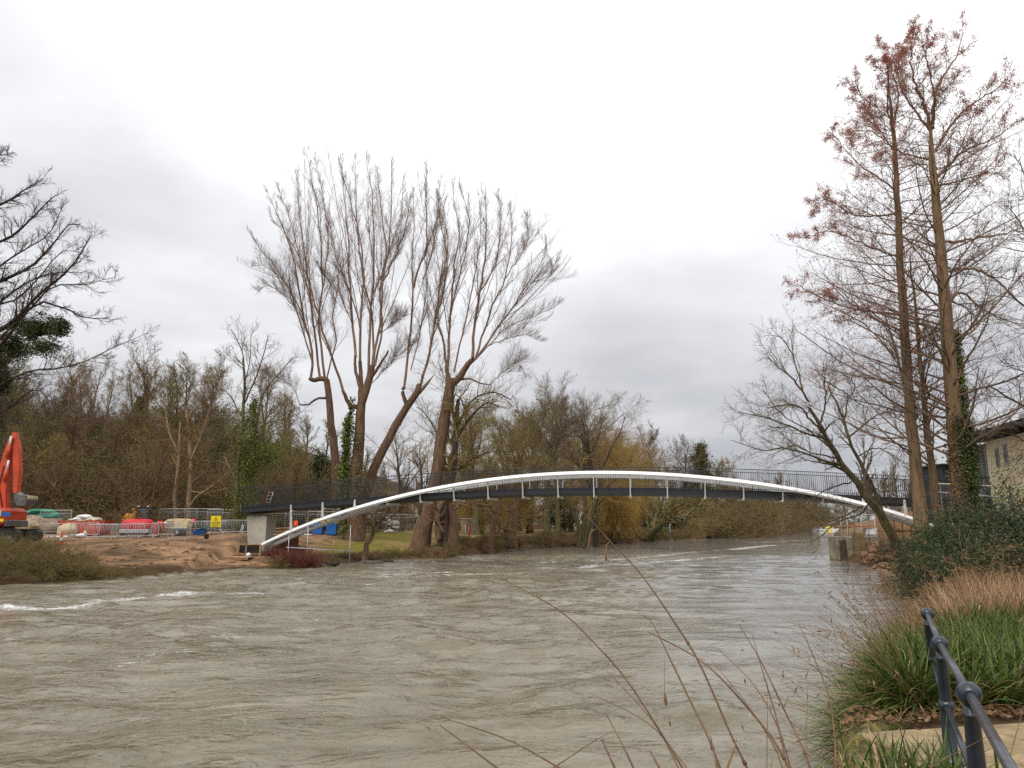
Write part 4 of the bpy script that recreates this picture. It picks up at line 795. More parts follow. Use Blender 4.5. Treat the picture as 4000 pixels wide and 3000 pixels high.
for (px, Y, sc) in ((-120, 36, 1.1), (-40, 37, 1.1), (40, 37.5, .9), (110, 38, 1.0), (180, 38.6, .95), (250, 39.3, .85), (310, 39.6, .8), (370, 40.2, .6), (430, 40.6, .5), (490, 41, .42), (545, 41.2, .45), (610, 41.6, .35), (-60, 40, 1.1), (20, 41, 1.0), (100, 41.5, .95), (190, 42.2, .85), (270, 43, .7), (340, 43.4, .55), (0, 44.5, .9), (80, 45.5, .75), (160, 46, .6), (-80, 46, 1.0),
                    (20, 35.6, .5), (150, 36.8, .45), (290, 38.2, .42), (420, 39.6, .42), (520, 40.4, .4)):
    p = at(px, 2150, Y); k = int(rng.integers(0, 2)); put_kind(lb, used, k, (p[0], Y, max(gz(p[0], Y), 0)-.1), rng.random()*6, QL[k], sc*rng.uniform(.6, .95))
# red dogwood at the arch foot
dg = shrub('red_dogwood', 'crimson-stemmed dogwood bush at the water edge below the arch foot', 620, 1.15, 1.3, 120, 'crimson', None, group='red dogwoods below the arch foot', tw=.008, up=.35, sp=.45)
for j, (px, py, sc, lab) in enumerate(((1165, 2213, 1.0, None), (1110, 2212, .85, 'crimson dogwood bush left of the biggest one at the water edge'), (1205, 2208, .7, 'small crimson dogwood at the right end of its clump'), (1060, 2200, .6, 'sparse crimson dogwood on the dirt slope at the left end of its clump'), (1075, 2160, .55, 'small crimson dogwood right under the arch foot'), (1140, 2195, .9, 'crimson dogwood behind the biggest one at the water edge'))):
    x, y, z = on(px, py, .12); y += .5; loc = (x, y, max(gz(x, y), 0)-.05); sc *= .8
    if j == 0: dg.location = loc; dg.scale = (sc,)*3
    else: dup(dg, loc, j, lab, sc)
# ---------------------------------------------------------------- right bank: two tall redwoods
def zr(x, y): return (2800+x*.784, y*.784+70*(1-y/1700))          # tracing box of the crown
rng = np.random.default_rng(900)
YR = 28.0
def redwood(label, seed, trunk, w0, w1, Yt, crown, forks=(), ivy=None, leafn=9000, nb=70, dirx=0.0, leaf_above=10.0):
    rng = np.random.default_rng(seed); root = world_tree('dawn_redwood', label, 'tree', 'tall redwoods on the right bank'); n = 26
    g = guided(trunk, Yt, Yt, n, rng, .015); b0 = g[0].copy(); zg = gz(b0[0], b0[1]); g[0, 2] = zg-.1
    r = np.interp(np.linspace(0, 1, n), [0, .12, .5, .85, 1], [w0*1.25, w0, (w0+w1)/2*1.02, w1*.95, w1*.35])/2*Yt/F
    fp, fr = [g], [r]
    put(root, 'trunk', [(g[None], r[None], 16)], BARK['tan'], True)
    ftr = [(guided([zr(*p) for p in pts], Yt, Yt+dY, n, rng, .02), np.linspace(w/2, 1.2, n)*Yt/F) for pts, w, dY in forks]
    for a, b_ in ftr: put(root, 'limb', [(a[None], b_[None], 7)], BARK['red'], True)
    z0, z1 = g[0, 2], max([g[-1, 2]]+[a[-1, 2] for a, _ in ftr])
    br = sprout(rng, g[None], r[None], nb, .16, .97, 1.25, 1.0, .20, 9, .07, .34, .25, prof=lambda t: np.interp(t, [0, .2, .45, .75, 1], crown), minr=.010, angv=.12, flat=.5)
    sets = [(br[0], br[1], 5)]; src = [br]
    if ftr:
        P_ = np.stack([a for a, _ in ftr]); R_ = np.stack([b_ for _, b_ in ftr])
        fb = sprout(rng, P_, R_, 15, .1, 1.0, .8, crown[3]*.36, .4, 9, .07, .45, .25, prof=lambda t: 1.15-.6*t, minr=.012); src.append(fb); sets.append((fb[0], fb[1], 4))
    allp = np.concatenate([s[0] for s in src]); allr = np.concatenate([s[1] for s in src])
    b2 = sprout(rng, allp, allr, 11, .18, 1.0, .75, (.30,), .5, 5, .10, .15, .35, prof=lambda t: 1.25-.5*t, minr=.0065)
    b3 = sprout(rng, b2[0], b2[1], 5, .15, 1.0, .75, (.42,), .6, 3, .14, .1, .5, minr=.0045)
    put(root, 'crown', sets+[(b2[0], b2[1], 3), (b3[0], b3[1], 3)], TWIG['red'])
    q = b3[0][:, -1]; hgt = (q[:, 2]-z0)/(z1-z0); w = sst(.34, .62, hgt + .20*(g[8, 0]-q[:, 0])/3.0)*(.35+.65*sst(.40, .62, fbm(q[:, 0]*.5, q[:, 2]*.5+q[:, 1]*.4, seed)))*sst(.1, 1.6, np.hypot(q[:, 0]-np.interp(q[:, 2], g[:, 2], g[:, 0]), q[:, 1]-Yt))
    w = w/w.sum(); k = rng.choice(len(q), leafn, p=w); V, Q = leaves_np(rng, q[k]+rng.normal(0, .05, (leafn, 3)), .082, asp=.30, hang=1.1); put_leaves(root, 'foliage', V, Q, m_rust)
    if ivy:
        for (pts, w_, cnt, mm, nm) in ivy:
            gg = guided(pts, Yt-.1, Yt-.1, 40, rng, 0); k = rng.integers(0, 40, cnt); d = rng.normal(0, 1, (cnt, 3)); d = d/np.linalg.norm(d, axis=1, keepdims=True)*(rng.random((cnt, 1))**.4)
            V, Q = leaves_np(rng, gg[k]+d*w_*Yt/F*.5*(.65+.6*vnoise(k*.3, k*0+2, seed))[:, None], .10); put_leaves(root, nm, V, Q, mm)
    rebase(root, (b0[0], b0[1], zg)); return root
redwood('left one of the two tall redwoods, slimmer, rust leaves on its left side', 901, [(3607, 2120), (3590, 1950), (3565, 1700), (3542, 1450), (3528, 1200), (3512, 900), (3495, 600), (3480, 420), (3468, 300)], 45, 18, 28.5, (3.6, 4.6, 4.0, 3.2, 1.6), leafn=26000, nb=80,
        forks=((((880, 620), (850, 450), (855, 300), (835, 190)), 9, -1.5), (((885, 560), (905, 400), (870, 250), (940, 110)), 9, 1.5), (((880, 700), (760, 500), (700, 360), (690, 330)), 7, -1), (((885, 900), (700, 760), (600, 640), (570, 610)), 8, 1), (((905, 1030), (700, 1040), (560, 960), (490, 980)), 9, -1),
               (((905, 1260), (740, 1190), (560, 1120), (460, 1160)), 8, .5), (((915, 1560), (680, 1530), (480, 1450), (400, 1400)), 10, -1)))
redwood('right one of the two tall redwoods, thicker, forked at the top and ivy-clad below', 902, [(3775, 2080), (3745, 1850), (3728, 1650), (3708, 1400), (3690, 1150), (3667, 900), (3648, 700), (3641, 640), (3633, 475)], 61, 31, 27.0, (3.2, 4.4, 4.4, 3.6, 2.2), leafn=20000, nb=72,
        forks=((((1065, 590), (1040, 480), (985, 330), (970, 200), (975, 85)), 16, -1), (((1075, 580), (1085, 420), (1120, 320), (1190, 210), (1230, 75)), 17, 1), (((1090, 700), (1150, 590), (1250, 470), (1370, 390), (1440, 320)), 13, -1), (((1100, 830), (1230, 700), (1370, 640), (1500, 540)), 12, 1.5), (((1060, 590), (930, 400), (890, 250), (870, 180)), 11, 2),
               (((1080, 560), (1080, 380), (1040, 200), (1020, 95)), 10, -2), (((1105, 880), (1300, 830), (1430, 760)), 9, -2), (((1130, 1180), (1300, 1160), (1480, 1120), (1531, 1060)), 12, 1), (((1140, 1330), (1280, 1320), (1400, 1370), (1531, 1360)), 11, -1), (((1155, 1490), (1220, 1445), (1350, 1550), (1531, 1620)), 12, .5), (((1070, 750), (900, 700), (780, 600), (640, 600)), 8, -1.5)),
        ivy=[([(3790, 2050), (3770, 1850), (3765, 1700), (3745, 1640)], 104, 15000, m_ivydark, 'ivy'), ([(3800, 2040), (3785, 1850), (3775, 1650), (3735, 1300)], 34, 4500, m_ivy, 'ivy'), ([(3745, 1990), (3740, 1800), (3720, 1650)], 80, 2600, m_brownleaf, 'withered_creeper')])
# slim trunk between them
traced('slim_alder', 'slim trunk standing between the two tall redwoods', 'tree', 23,
       [([(3672, 2090), (3650, 1900), (3625, 1720), (3612, 1580), (3600, 1450), (3580, 1250), (3555, 1000)], 29, 29, 34, 5), ([(3650, 1960), (3640, 1800), (3620, 1640), (3612, 1560)], 29.5, 30, 22, 8), ([(3560, 1650), (3530, 1500), (3505, 1400), (3480, 1300), (3440, 1200), (3390, 1150)], 30, 31, 16, 4), ([(3612, 1580), (3625, 1530), (3600, 1480), (3590, 1400), (3610, 1330)], 29, 28, 9, 3), ([(3610, 1420), (3650, 1350), (3700, 1290)], 29, 28, 6, 2), ([(3500, 1400), (3430, 1320), (3350, 1250), (3200, 1180)], 30, 31, 8, 2)],
       place(3672, 29), 'tan', 'brown', 9, 7, 4, 1.7, tw=.006)
# the alder leaning over the water
def z5(x, y): return (3100+x/2.073, 1500+y/2.073)
def z3(x, y): return (3000+x/2.074, 1000+y/2.074)
def z4b(x, y): return (2500+x/2.011, 1600+y/2.011)
traced('leaning_alder', 'bare forked alder leaning left over the river in front of the bridge end', 'tree', 24,
       [([(3545, 2215)]+[z5(*p) for p in ((880, 1390), (780, 1200), (700, 1050), (600, 930), (500, 780), (400, 660), (300, 500), (210, 340), (130, 200))], 33, 31, 42, 11), ([z5(*p) for p in ((730, 1100), (700, 980), (640, 830), (560, 660), (470, 510), (415, 320), (360, 170), (280, 20))], 33, 34, 20, 7),
        ([z5(*p) for p in ((210, 330), (250, 190), (255, 60))]+[z3(450, 1000), z3(445, 900)], 31, 30, 9, 3), ([z5(*p) for p in ((240, 400), (130, 280), (20, 170))]+[z3(0, 1230)], 31, 29, 9, 4), ([z3(*p) for p in ((330, 1180), (220, 1010), (120, 930), (0, 820))], 31, 30, 9, 3), ([z3(*p) for p in ((280, 1090), (230, 900), (180, 760), (100, 660), (20, 580))], 31, 32, 8, 2),
        ([z5(380, 620), z4b(1560, 430), z4b(1300, 350), z4b(1130, 300), z4b(960, 320), z4b(720, 240)], 32, 29, 10, 2), ([z5(250, 440), z4b(1280, 180), z4b(1100, 100), z4b(900, 40), z4b(740, 20)], 31, 29, 10, 2), ([z5(330, 560), z4b(1500, 300), z4b(1300, 150), z4b(1100, 30), (2980, 1520)], 31, 28, 8, 2),
        ([z5(600, 980), z4b(1720, 830), z4b(1560, 880), z4b(1400, 1010), z4b(1340, 1040)], 33, 31, 8, 2), ([z5(560, 990), z5(430, 1060), z5(300, 1110), z5(200, 1100), z5(140, 1060)], 33, 31, 7, 2), ([z5(470, 790), z5(340, 830), z5(200, 890), z5(80, 990), z5(-60, 1000)], 33, 31, 6, 2),
        ([z5(450, 430), z5(560, 340), z5(690, 240), z5(850, 250), z5(900, 260)], 34, 35, 8, 3), ([z5(520, 590), z5(650, 520), z5(780, 560), z5(900, 650)], 34, 35, 6, 2), ([z3(*p) for p in ((460, 1010), (600, 1090), (700, 1170), (800, 1230))], 34, 34, 6, 3), ([z5(410, 300), z5(440, 130), z5(500, 0), z3(520, 900)], 34, 33, 7, 2),
        ([z5(640, 830), z5(700, 870), z5(760, 870), z5(960, 860)], 34, 36, 5, 2), ([z5(400, 660), z5(220, 640), z5(60, 600), z5(-20, 560)], 32, 30, 7, 2), ([z5(350, 600), z5(150, 560), z5(0, 500), z4b(1000, 370)], 32, 33, 7, 2)],
       place(3545, 33), 'olive', 'grey', 9, 7, 4, 1.7, ang=.7, up=.15, tw=.006, l0=.3)
# tree entering from the right edge
traced('overhanging_tree', 'bare tree reaching in from the right edge above the stone building', 'tree', 25,
       [([(4250, 2200), (4240, 1900), (4220, 1600), (4200, 1300), (4180, 1000)], 30, 30, 50, 20), ([(4230, 1750), (4100, 1640), z5(1750, 120), z5(1600, 30), z5(1400, 50)], 30, 28, 14, 3), ([(4200, 1350), (4080, 1250), (3980, 1180), (3900, 1100), (3830, 1060)], 30, 28, 12, 3), ([(4190, 1150), (4080, 1000), (3990, 880), (3930, 800)], 30, 29, 12, 3), ([(4180, 1000), (4090, 850), (4010, 700), (3960, 600)], 30, 31, 12, 3),
        ([(4230, 1850), (4120, 1780), (4020, 1740), (3930, 1690), (3850, 1700)], 30, 27, 10, 2), ([(4210, 1500), (4110, 1460), (4000, 1450), (3900, 1420)], 30, 28, 10, 2)],
       place(4250, 30), 'dark', 'dark', 12, 8, 4, 2.2, tw=.006)
# ---------------------------------------------------------------- evergreen thicket and brambles on the right bank
def thicket(label, seed, px, Y, top, halfw, m, n_, ls, name='laurel_bush', depth=1.0, tw='dark'):
    rng = np.random.default_rng(seed); x, _, z = place(px, Y); Ht = at(px, top, Y)[2]-z; rw = halfw*Y/F; root = thing(name, label, 'bush', (x, Y, z), 0)
    st = 46; P = np.zeros((st, 3)); P[:, 0] = rng.normal(0, rw*.4, st); P[:, 1] = rng.normal(0, depth*.3, st); D = rng.normal(0, .45, (st, 3)); D[:, 2] = 1
    a = grow(rng, P, D, Ht*rng.uniform(.6, 1.05, st), np.full(st, .025), 7, .12, .2, .3); b_ = sprout(rng, a[0], a[1], 7, .2, 1.0, .9, Ht*.28, .5, 4, .15, .2, .4, minr=.006)
    put(root, 'branches', [(a[0], a[1], 5), (b_[0], b_[1], 3)], TWIG[tw])
    q = np.concatenate([b_[0][:, 1:].reshape(-1, 3), a[0][:, 3:].reshape(-1, 3)]); q = q[rng.integers(0, len(q), n_)]+rng.normal(0, .13, (n_, 3)); q[:, 2] = np.clip(q[:, 2], .05, None)
    V, Q = leaves_np(rng, q, ls); put_leaves(root, 'foliage', V, Q, m); return root
thicket('dark laurel bush at the foot of the left redwood', 701, 3700, 24, 2010, 70, m_laurel, 17000, .062, depth=2)
thicket('dark laurel bush lower down the bank, nearest the leaning alder', 702, 3655, 21, 2110, 58, m_laurel, 14000, .060, depth=1.3)
thicket('dark green laurel bush right of the ivy-clad redwood', 703, 3850, 21, 1990, 90, m_laurel, 17000, .065, depth=2)
thicket('tall dark green bush at the right edge below the building', 704, 4000, 19, 1890, 100, m_laurel, 18000, .068, depth=2)
thicket('mid-height dark bush between the laurels', 705, 3900, 18, 2070, 80, m_ivydark, 12000, .060, depth=1.6)
thicket('lowest dark bush above the dry reeds', 706, 3740, 17.5, 2150, 70, m_laurel, 11000, .055, depth=1.3)
def brambles(label, seed, pxs, Y0, Y1, Ht, n_, m='tan', leafn=2500, name='bramble_patch', droop=.5):
    rng = np.random.default_rng(seed); px = rng.uniform(pxs[0], pxs[1], n_); Y = rng.uniform(Y0, Y1, n_)
    P = np.array([place(a, b_) for a, b_ in zip(px, Y)]); c = P.mean(0); D = rng.normal(0, .5, (n_, 3)); D[:, 2] = 1
    a = grow(rng, P-c, D, Ht*rng.uniform(.6, 1.3, n_), np.full(n_, .007), 9, .10, -.2, .4, droop=droop)
    b_ = sprout(rng, a[0], a[1], 6, .3, 1.0, .8, (.22,), .6, 3, .2, 0, .5, minr=.0035)
    root = thing(name, label, 'brambles', tuple(c)); put(root, 'stems', [(a[0], a[1], 4), (b_[0], b_[1], 3)], TWIG[m])
    q = b_[0].reshape(-1, 3)[rng.integers(0, len(b_[0])*4, leafn)]; V, Q = leaves_np(rng, q, .055); put_leaves(root, 'foliage', V, Q, m_brownleaf); return root
brambles('arching tan bramble stems in front of the tall dark bush at the right', 711, (3700, 4050), 16, 20, 2.2, 80, leafn=900)
brambles('brown brambles above the laurels, below the building', 712, (3760, 4020), 22, 27, 2.6, 130, 'red', 2500)
brambles('dry tangled brambles at the water edge below the leaning alder', 713, (3440, 3640), 27, 33, 1.5, 170, 'tan', 3500)
brambles('pale dry stems tangled on the bank, left of the lowest bush', 714, (3560, 3760), 14, 18, 1.3, 90, 'tan', 900)
brambles('straw-coloured bramble canes hanging over the lowest bush', 716, (3640, 3900), 14.5, 16, 1.3, 110, 'tan', 1500)
brambles('red-brown twigs and seedheads between the ivy-clad redwood and the building', 715, (3760, 3960), 27, 32, 2.6, 130, 'red', 3500)
# ---------------------------------------------------------------- materials of made things
m_orange = mat('orange_paint', lin((206, 78, 42)), lin((150, 62, 40)), 1.6, .55, spec=.4, bump=.1, detail=9, contrast=(.28, .6))
m_steel = mat('worn_steel', (.20, .19, .18), (.10, .09, .085), 5, .5, metal=.4)
m_galv = mat('galvanised_tube', (.50, .51, .52), (.38, .39, .40), 9, .45, metal=.25)
m_black = mat('black_rubber', (.022, .022, .024), (.035, .033, .03), 5, .8)
m_yellow = mat('yellow_paint', lin((226, 160, 40)), lin((200, 132, 30)), 4, .5)
m_red = mat('red_paint', lin((196, 34, 44)), lin((170, 28, 36)), 3, .45)
m_glass = mat('tinted_cab_glass', (.10, .12, .125), (.06, .07, .075), 1.5, .12, spec=.8)
m_beige = mat('beige_enamel', lin((214, 198, 160)), lin((190, 172, 134)), 3, .6)
m_blue = mat('blue_plastic', lin((44, 104, 176)), lin((34, 86, 150)), 4, .45)
m_lidy = mat('yellow_plastic_lid', lin((224, 188, 52)), lin((200, 162, 40)), 4, .5)
m_green = mat('green_tarpaulin', lin((36, 130, 104)), lin((24, 98, 80)), 3, .6)
m_wood = mat('raw_timber', lin((186, 150, 104)), lin((140, 106, 70)), 4, .8, bump=.2, stretch=(1, 6, 1))
m_wood2 = mat('weathered_ply', lin((176, 146, 116)), lin((140, 112, 86)), 3, .8, bump=.2)
m_whitep = mat('white_plastic', (.78, .78, .77), (.62, .62, .60), 4, .5)
m_signy = mat('yellow_sign_face', lin((232, 208, 30)), lin((222, 196, 26)), 2, .5)
m_signr = mat('red_sign_face', lin((206, 40, 56)), lin((196, 34, 48)), 2, .5)
m_ink = mat('black_print', (.02, .02, .02), (.03, .03, .03), 2, .6)
m_hivis = mat('orange_hi_vis_cloth', lin((240, 88, 50)), lin((214, 66, 38)), 7, .8, bump=.3)
m_skin = mat('skin', lin((196, 146, 120)), lin((170, 120, 96)), 8, .6)
m_stone = mat('river_rock', lin((104, 96, 84)), lin((58, 54, 48)), 3, .85, bump=.6, bscale=6)
def text_part(body, size, M, name, m, parent, off=0):
    cu = bpy.data.curves.new('lettering', 'FONT'); cu.body = body; cu.size = size; cu.align_x = 'CENTER'; cu.align_y = 'CENTER'; cu.extrude = .002; cu.offset = off
    o = bpy.data.objects.new('tmp', cu); C.objects.link(o); bpy.context.view_layer.update()
    me = bpy.data.meshes.new_from_object(o.evaluated_get(bpy.context.evaluated_depsgraph_get())); bpy.data.objects.remove(o); me.materials.clear(); me.materials.append(m); me.transform(M)
    return link(name, me, parent)
UP = Matrix.Rotation(math.pi/2, 4, 'X')      # lettering standing up, facing the camera (-y)
# ---------------------------------------------------------------- tracked excavator, boom raised
ex, ey, ez = place(10, 52); k = F/52
exc = thing('excavator', 'orange tracked excavator with raised boom at the left edge', 'excavator', (ex, ey, ez), 0)
def lx(px, py=2050): return at(px, py, 52)[0]-ex
def lz(py): return at(60, py, 52)[2]-ez
for sy in (-1.1, 1.1):
    mb = MB(); pr = []
    for a in np.linspace(math.pi/2, 3*math.pi/2, 8): pr.append((-1.55+.42*math.cos(a), .42+.42*math.sin(a)))
    for a in np.linspace(-math.pi/2, math.pi/2, 8): pr.append((1.55+.42*math.cos(a), .42+.42*math.sin(a)))
    mb.prism(pr, sy-.28, sy+.28)
    for i in range(15):
        mb.box((-1.6+i*.23, sy, .03), (.10, .60, .08)); mb.box((-1.6+i*.23, sy, .86), (.10, .60, .06))
    t = mb.build('track', m_black, exc)
    for i in range(6): MB().lathe((-1.45+i*.58, sy-.30 if sy < 0 else sy+.26, .3), [(.16, 0), (.16, .05), (.05, .06)], 12, 'Y').build('roller', m_steel, t)
mb = MB(); mb.lathe((0, 0, .8), [(.62, 0), (.62, .25)], 20); mb.build('turntable', m_steel, exc)
z0, z1 = 1.02, max(lz(1984), 2.0)
mb = MB(); mb.box((-1.55, 0, (z0+z1)/2), (4.2, 2.6, z1-z0), bev=.16); mb.box((lx(62)-.35, 0, (z0+z1)/2+.0), (.6, 2.5, (z1-z0)*.94), bev=.2); mb.build('body', m_orange, exc)
MB().box((lx(62)+.02, 0, z0+.25), (.16, 2.3, .45), bev=.05).build('rear_bumper', m_steel, exc)
MB().box((lx(22), -1.32, lz(2005)), (1.0, .03, .42)).build('side_grille', m_galv, exc)
MB().box((lx(70), -1.32, lz(2010)), (.56, .03, .26)).build('maker_plate', m_blue, exc)
MB().box((lx(38), -1.32, lz(2033)), (.85, .03, .17)).build('warning_stripe', m_signy, exc)
for dx_ in (-.12, 0, .12): MB().box((lx(12)+dx_*1.3, -1.33, lz(2050)), (.10, .02, .12)).build('serial_digit', m_whitep, exc)
mb = MB(); mb.box((-1.55, -.72, z1+.72), (1.3, 1.0, 1.5), bev=.12); cab = mb.build('cab', m_orange, exc); MB().box((-1.5, -1.235, z1+.85), (1.05, .02, 1.05)).build('cab_window', m_glass, cab)
def beam(pts, ws, y, t, name, m, par=exc):
    """box-section beam along px points; ws = depth of section"""
    P = [Vector((lx(a, b_), y, lz(b_))) for a, b_ in pts]; v = []
    for i, p in enumerate(P):
        d = (P[min(i+1, len(P)-1)]-P[max(i-1, 0)]).normalized(); n_ = Vector((-d.z, 0, d.x)); w = ws[i]/2
        v += [p+n_*w+Vector((0, -t/2, 0)), p+n_*w+Vector((0, t/2, 0)), p-n_*w+Vector((0, t/2, 0)), p-n_*w+Vector((0, -t/2, 0))]
    f = []
    for i in range(len(P)-1):
        for j in range(4): f.append((i*4+j, i*4+(j+1) % 4, i*4+4+(j+1) % 4, i*4+4+j))
    f += [(3, 2, 1, 0), tuple((len(P)-1)*4+q for q in range(4))]
    return MB().add(v, f).build(name, m, par)
bm = beam([(20, 1990), (12, 1930), (18, 1850), (36, 1770), (52, 1712)], [.45, .62, .66, .46, .3], .0, .5, 'boom', m_orange)
st = beam([(58, 1690), (66, 1760), (68, 1840), (64, 1925)], [.25, .42, .42, .26], .05, .42, 'stick', m_orange)
for (a, b_, yy, par) in (((40, 1790), (56, 1705), -.32, bm), ((30, 1880), (46, 1800), -.32, bm)):
    A_, B_ = Vector((lx(*a), yy, lz(a[1]))), Vector((lx(*b_), yy, lz(b_[1])))
    cyl = MB().tube([A_, A_.lerp(B_, .55)], .11, 10).build('ram', m_orange, par)
    MB().tube([A_.lerp(B_, .5), B_], .065, 10).build('ram_rod', m_whitep, exc)
mb = MB(); mb.tube([(lx(64, 1925), 0, lz(1925)), (lx(72), 0, lz(1935)), (lx(84), 0, lz(1945))], .16, 8)
mb.prism([(lx(60), lz(1930)), (lx(112), lz(1938)), (lx(116), lz(1952)), (lx(108), lz(1975)), (lx(80), lz(1978)), (lx(62), lz(1955))], -.55, .55); mb.build('bucket', m_steel, exc)
for i in range(5): MB().prism([(lx(111), lz(1938)), (lx(117), lz(1940)), (lx(116), lz(1951))], -.52+i*.24, -.42+i*.24).build('bucket_tooth', m_beige, exc)
MB().tube([(lx(14), -.28, lz(1990)), (lx(6, 1900), -.30, lz(1900)), (lx(26, 1820), -.30, lz(1820))], .03, 6).build('hose', m_black, exc)
# ---------------------------------------------------------------- crowd barriers
def barrier_proto(w=2.2, h=1.08):
    r = thing('crowd_barrier', 'k', 'barrier', group='grey steel crowd barriers along the building site')
    mb = MB(); q = .12; P = []
    for cx_, cz_, a0 in ((w/2-q, h-q, 0), (-w/2+q, h-q, 90), (-w/2+q, .2+q, 180), (w/2-q, .2+q, 270)):
        for a in np.linspace(a0, a0+90, 5): P.append((cx_+q*math.cos(R(a)), 0, cz_+q*math.sin(R(a))))
    mb.tube(P+[P[0]], .021, 6, caps=False); mb.build('frame', m_galv, r)
    n_ = 17
    for i in range(n_): MB().tube([(-w/2+(i+1)*w/(n_+1), 0, .2), (-w/2+(i+1)*w/(n_+1), 0, h)], .0085, 5).build('bar', m_galv, r)
    for x in (-w/2+.3, w/2-.3): MB().tube([(x, -.27, 0), (x, -.2, .06), (x, 0, .2), (x, .2, .06), (x, .27, 0)], .018, 6).build('foot', m_galv, r)
    return r
br0 = barrier_proto(); fi = True
BARS = [(235, 57, 8, 'crowd barrier behind the traffic cone', 1), (395, 55, 6, 'crowd barrier in front of the orange skip', 1), (432, 56.2, 18, 'crowd barrier leaning close behind the one before the skip', 1), (500, 56, 14, 'crowd barrier at the left end of the red tank', 1), (560, 56.5, 4, 'crowd barrier in front of the red tank', 1),
        (640, 59, -8, 'crowd barrier beside the bending worker', 1), (700, 54, -24, 'crowd barrier turned askew in front of the beige compressor', 1), (785, 62, 2, 'crowd barrier behind the blue wheelbarrow', 1), (835, 62, -6, 'crowd barrier under the yellow danger sign', 1), (915, 60, 3, 'crowd barrier left of the concrete pier', 1), (330, 58.5, 2, 'crowd barrier standing before the sandy heap', 1)]
for px, Y, a, lab, s in BARS:
    loc = place(px, Y)
    if fi: fi = False; br0.location = loc; br0.rotation_euler = (0, 0, R(a)); br0['label'] = lab
    else: dup(br0, loc, R(a), lab)
# ---------------------------------------------------------------- tall mesh fence panels
def fence_proto(w=3.4, h=2.0):
    r = thing('mesh_fence_panel', 'k', 'fence panel', group='tall temporary mesh fence panels')
    mb = MB(); q = .15; P = []
    for cx_, cz_, a0 in ((w/2-q, h-q, 0), (-w/2+q, h-q, 90)):
        for a in np.linspace(a0, a0+90, 5): P.append((cx_+q*math.cos(R(a)), 0, cz_+q*math.sin(R(a))))
    mb.tube([(w/2, 0, 0)]+P+[(-w/2, 0, 0)], .024, 6); mb.tube([(-w/2, 0, .25), (w/2, 0, .25)], .018, 5); mb.tube([(-w/2, 0, h-.28), (w/2, 0, h-.28)], .014, 5); mb.build('frame', m_galv, r)
    mb = MB()
    for i in range(1, 24): mb.tube([(-w/2+i*w/24, 0, .25), (-w/2+i*w/24, 0, h)], .0042, 3)
    for i in range(1, 8): mb.tube([(-w/2, 0, .25+i*.22), (w/2, 0, .25+i*.22)], .0035, 3)
    mb.build('wire_mesh', m_galv, r)
    for x in (-w/2, w/2): MB().box((x, 0, .06), (.22, .62, .13), bev=.03).build('block_foot', m_conc, r)
    return r
fp0 = fence_proto(); fi = True
FPS = [(690, 68, 0, 'left of the two pale tree stems'), (790, 68, 2, 'behind the red notice'), (880, 67, 0, 'behind the yellow danger sign'), (210, 62, -18, 'behind the green tarpaulin'), (1060, 68, 0, 'right of the concrete pier'), (1185, 68, 0, 'behind the lumber pile'), (1310, 69, 0, 'behind the blue bins'), (1440, 76, 0, 'in front of the parked van'), (1570, 77, 0, 'right of the parked van'), (1690, 79, 0, 'left of the wide poplar'), (1790, 82, 0, 'right of the wide poplar')]
for px, Y, a, lab in FPS:
    loc = place(px, Y); lab = 'tall mesh fence panel '+lab
    if fi: fi = False; fp0.location = loc; fp0.rotation_euler = (0, 0, R(a)); fp0['label'] = lab
    else: dup(fp0, loc, R(a), lab)
# ---------------------------------------------------------------- signs on the fence
def sign(name, label, px, py, Y, w, h, m, lines, tri=False, post=False):
    x, y, z = at(px, py, Y); g_ = gz(x, y); r = thing(name, label, 'sign', (x, y, z-h/2)); MB().box((0, 0, h/2), (w, .02, h), bev=.01).build('board', m, r)
    for (tx, sz, zz_, mm) in lines: text_part(tx, sz, Matrix.Translation((0, -.014, zz_)) @ UP, 'lettering', mm, r, off=.004)
    if tri:
        a = .20; z_ = h*.66; mb = MB(); o_ = [(0, z_+a), (-a*.95, z_-a*.65), (a*.95, z_-a*.65)]; i_ = [(0, z_+a*.72), (-a*.68, z_-a*.48), (a*.68, z_-a*.48)]
        v = [(p[0], -.015, p[1]) for p in o_+i_]; mb.add(v, [(0, 1, 4, 3), (1, 2, 5, 4), (2, 0, 3, 5)]); mb.box((0, -.014, z_+.03), (.03, .006, .14)); mb.box((0, -.014, z_-.075), (.03, .006, .03)); mb.build('warning_triangle', m_ink, r)
    MB().tube([(-w*.42, .05, g_-z+h/2), (-w*.42, .05, h)], .02, 6).build('post', m_galv, r); MB().tube([(w*.42, .05, g_-z+h/2), (w*.42, .05, h)], .02, 6).build('post', m_galv, r)
    return r
sign('danger_sign', 'yellow danger sign with black warning triangle on the barrier line', 843, 2037, 61.2, .82, .90, m_signy, [('DANGER', .17, .33, m_ink), ('CONSTRUCTION SITE', .072, .18, m_ink), ('KEEP OUT', .09, .07, m_ink)], tri=True)
sign('red_notice', 'small red notice board behind the beige compressor', 754, 2034, 66.5, .5, .36, m_signr, [('SITE', .10, .25, m_whitep), ('SAFETY', .10, .12, m_whitep)])
sign('orange_notice', 'small orange-red notice with a white symbol right of the concrete pier', 1155, 2044, 66.5, .36, .46, m_hivis, [('!', .3, .23, m_signy)])
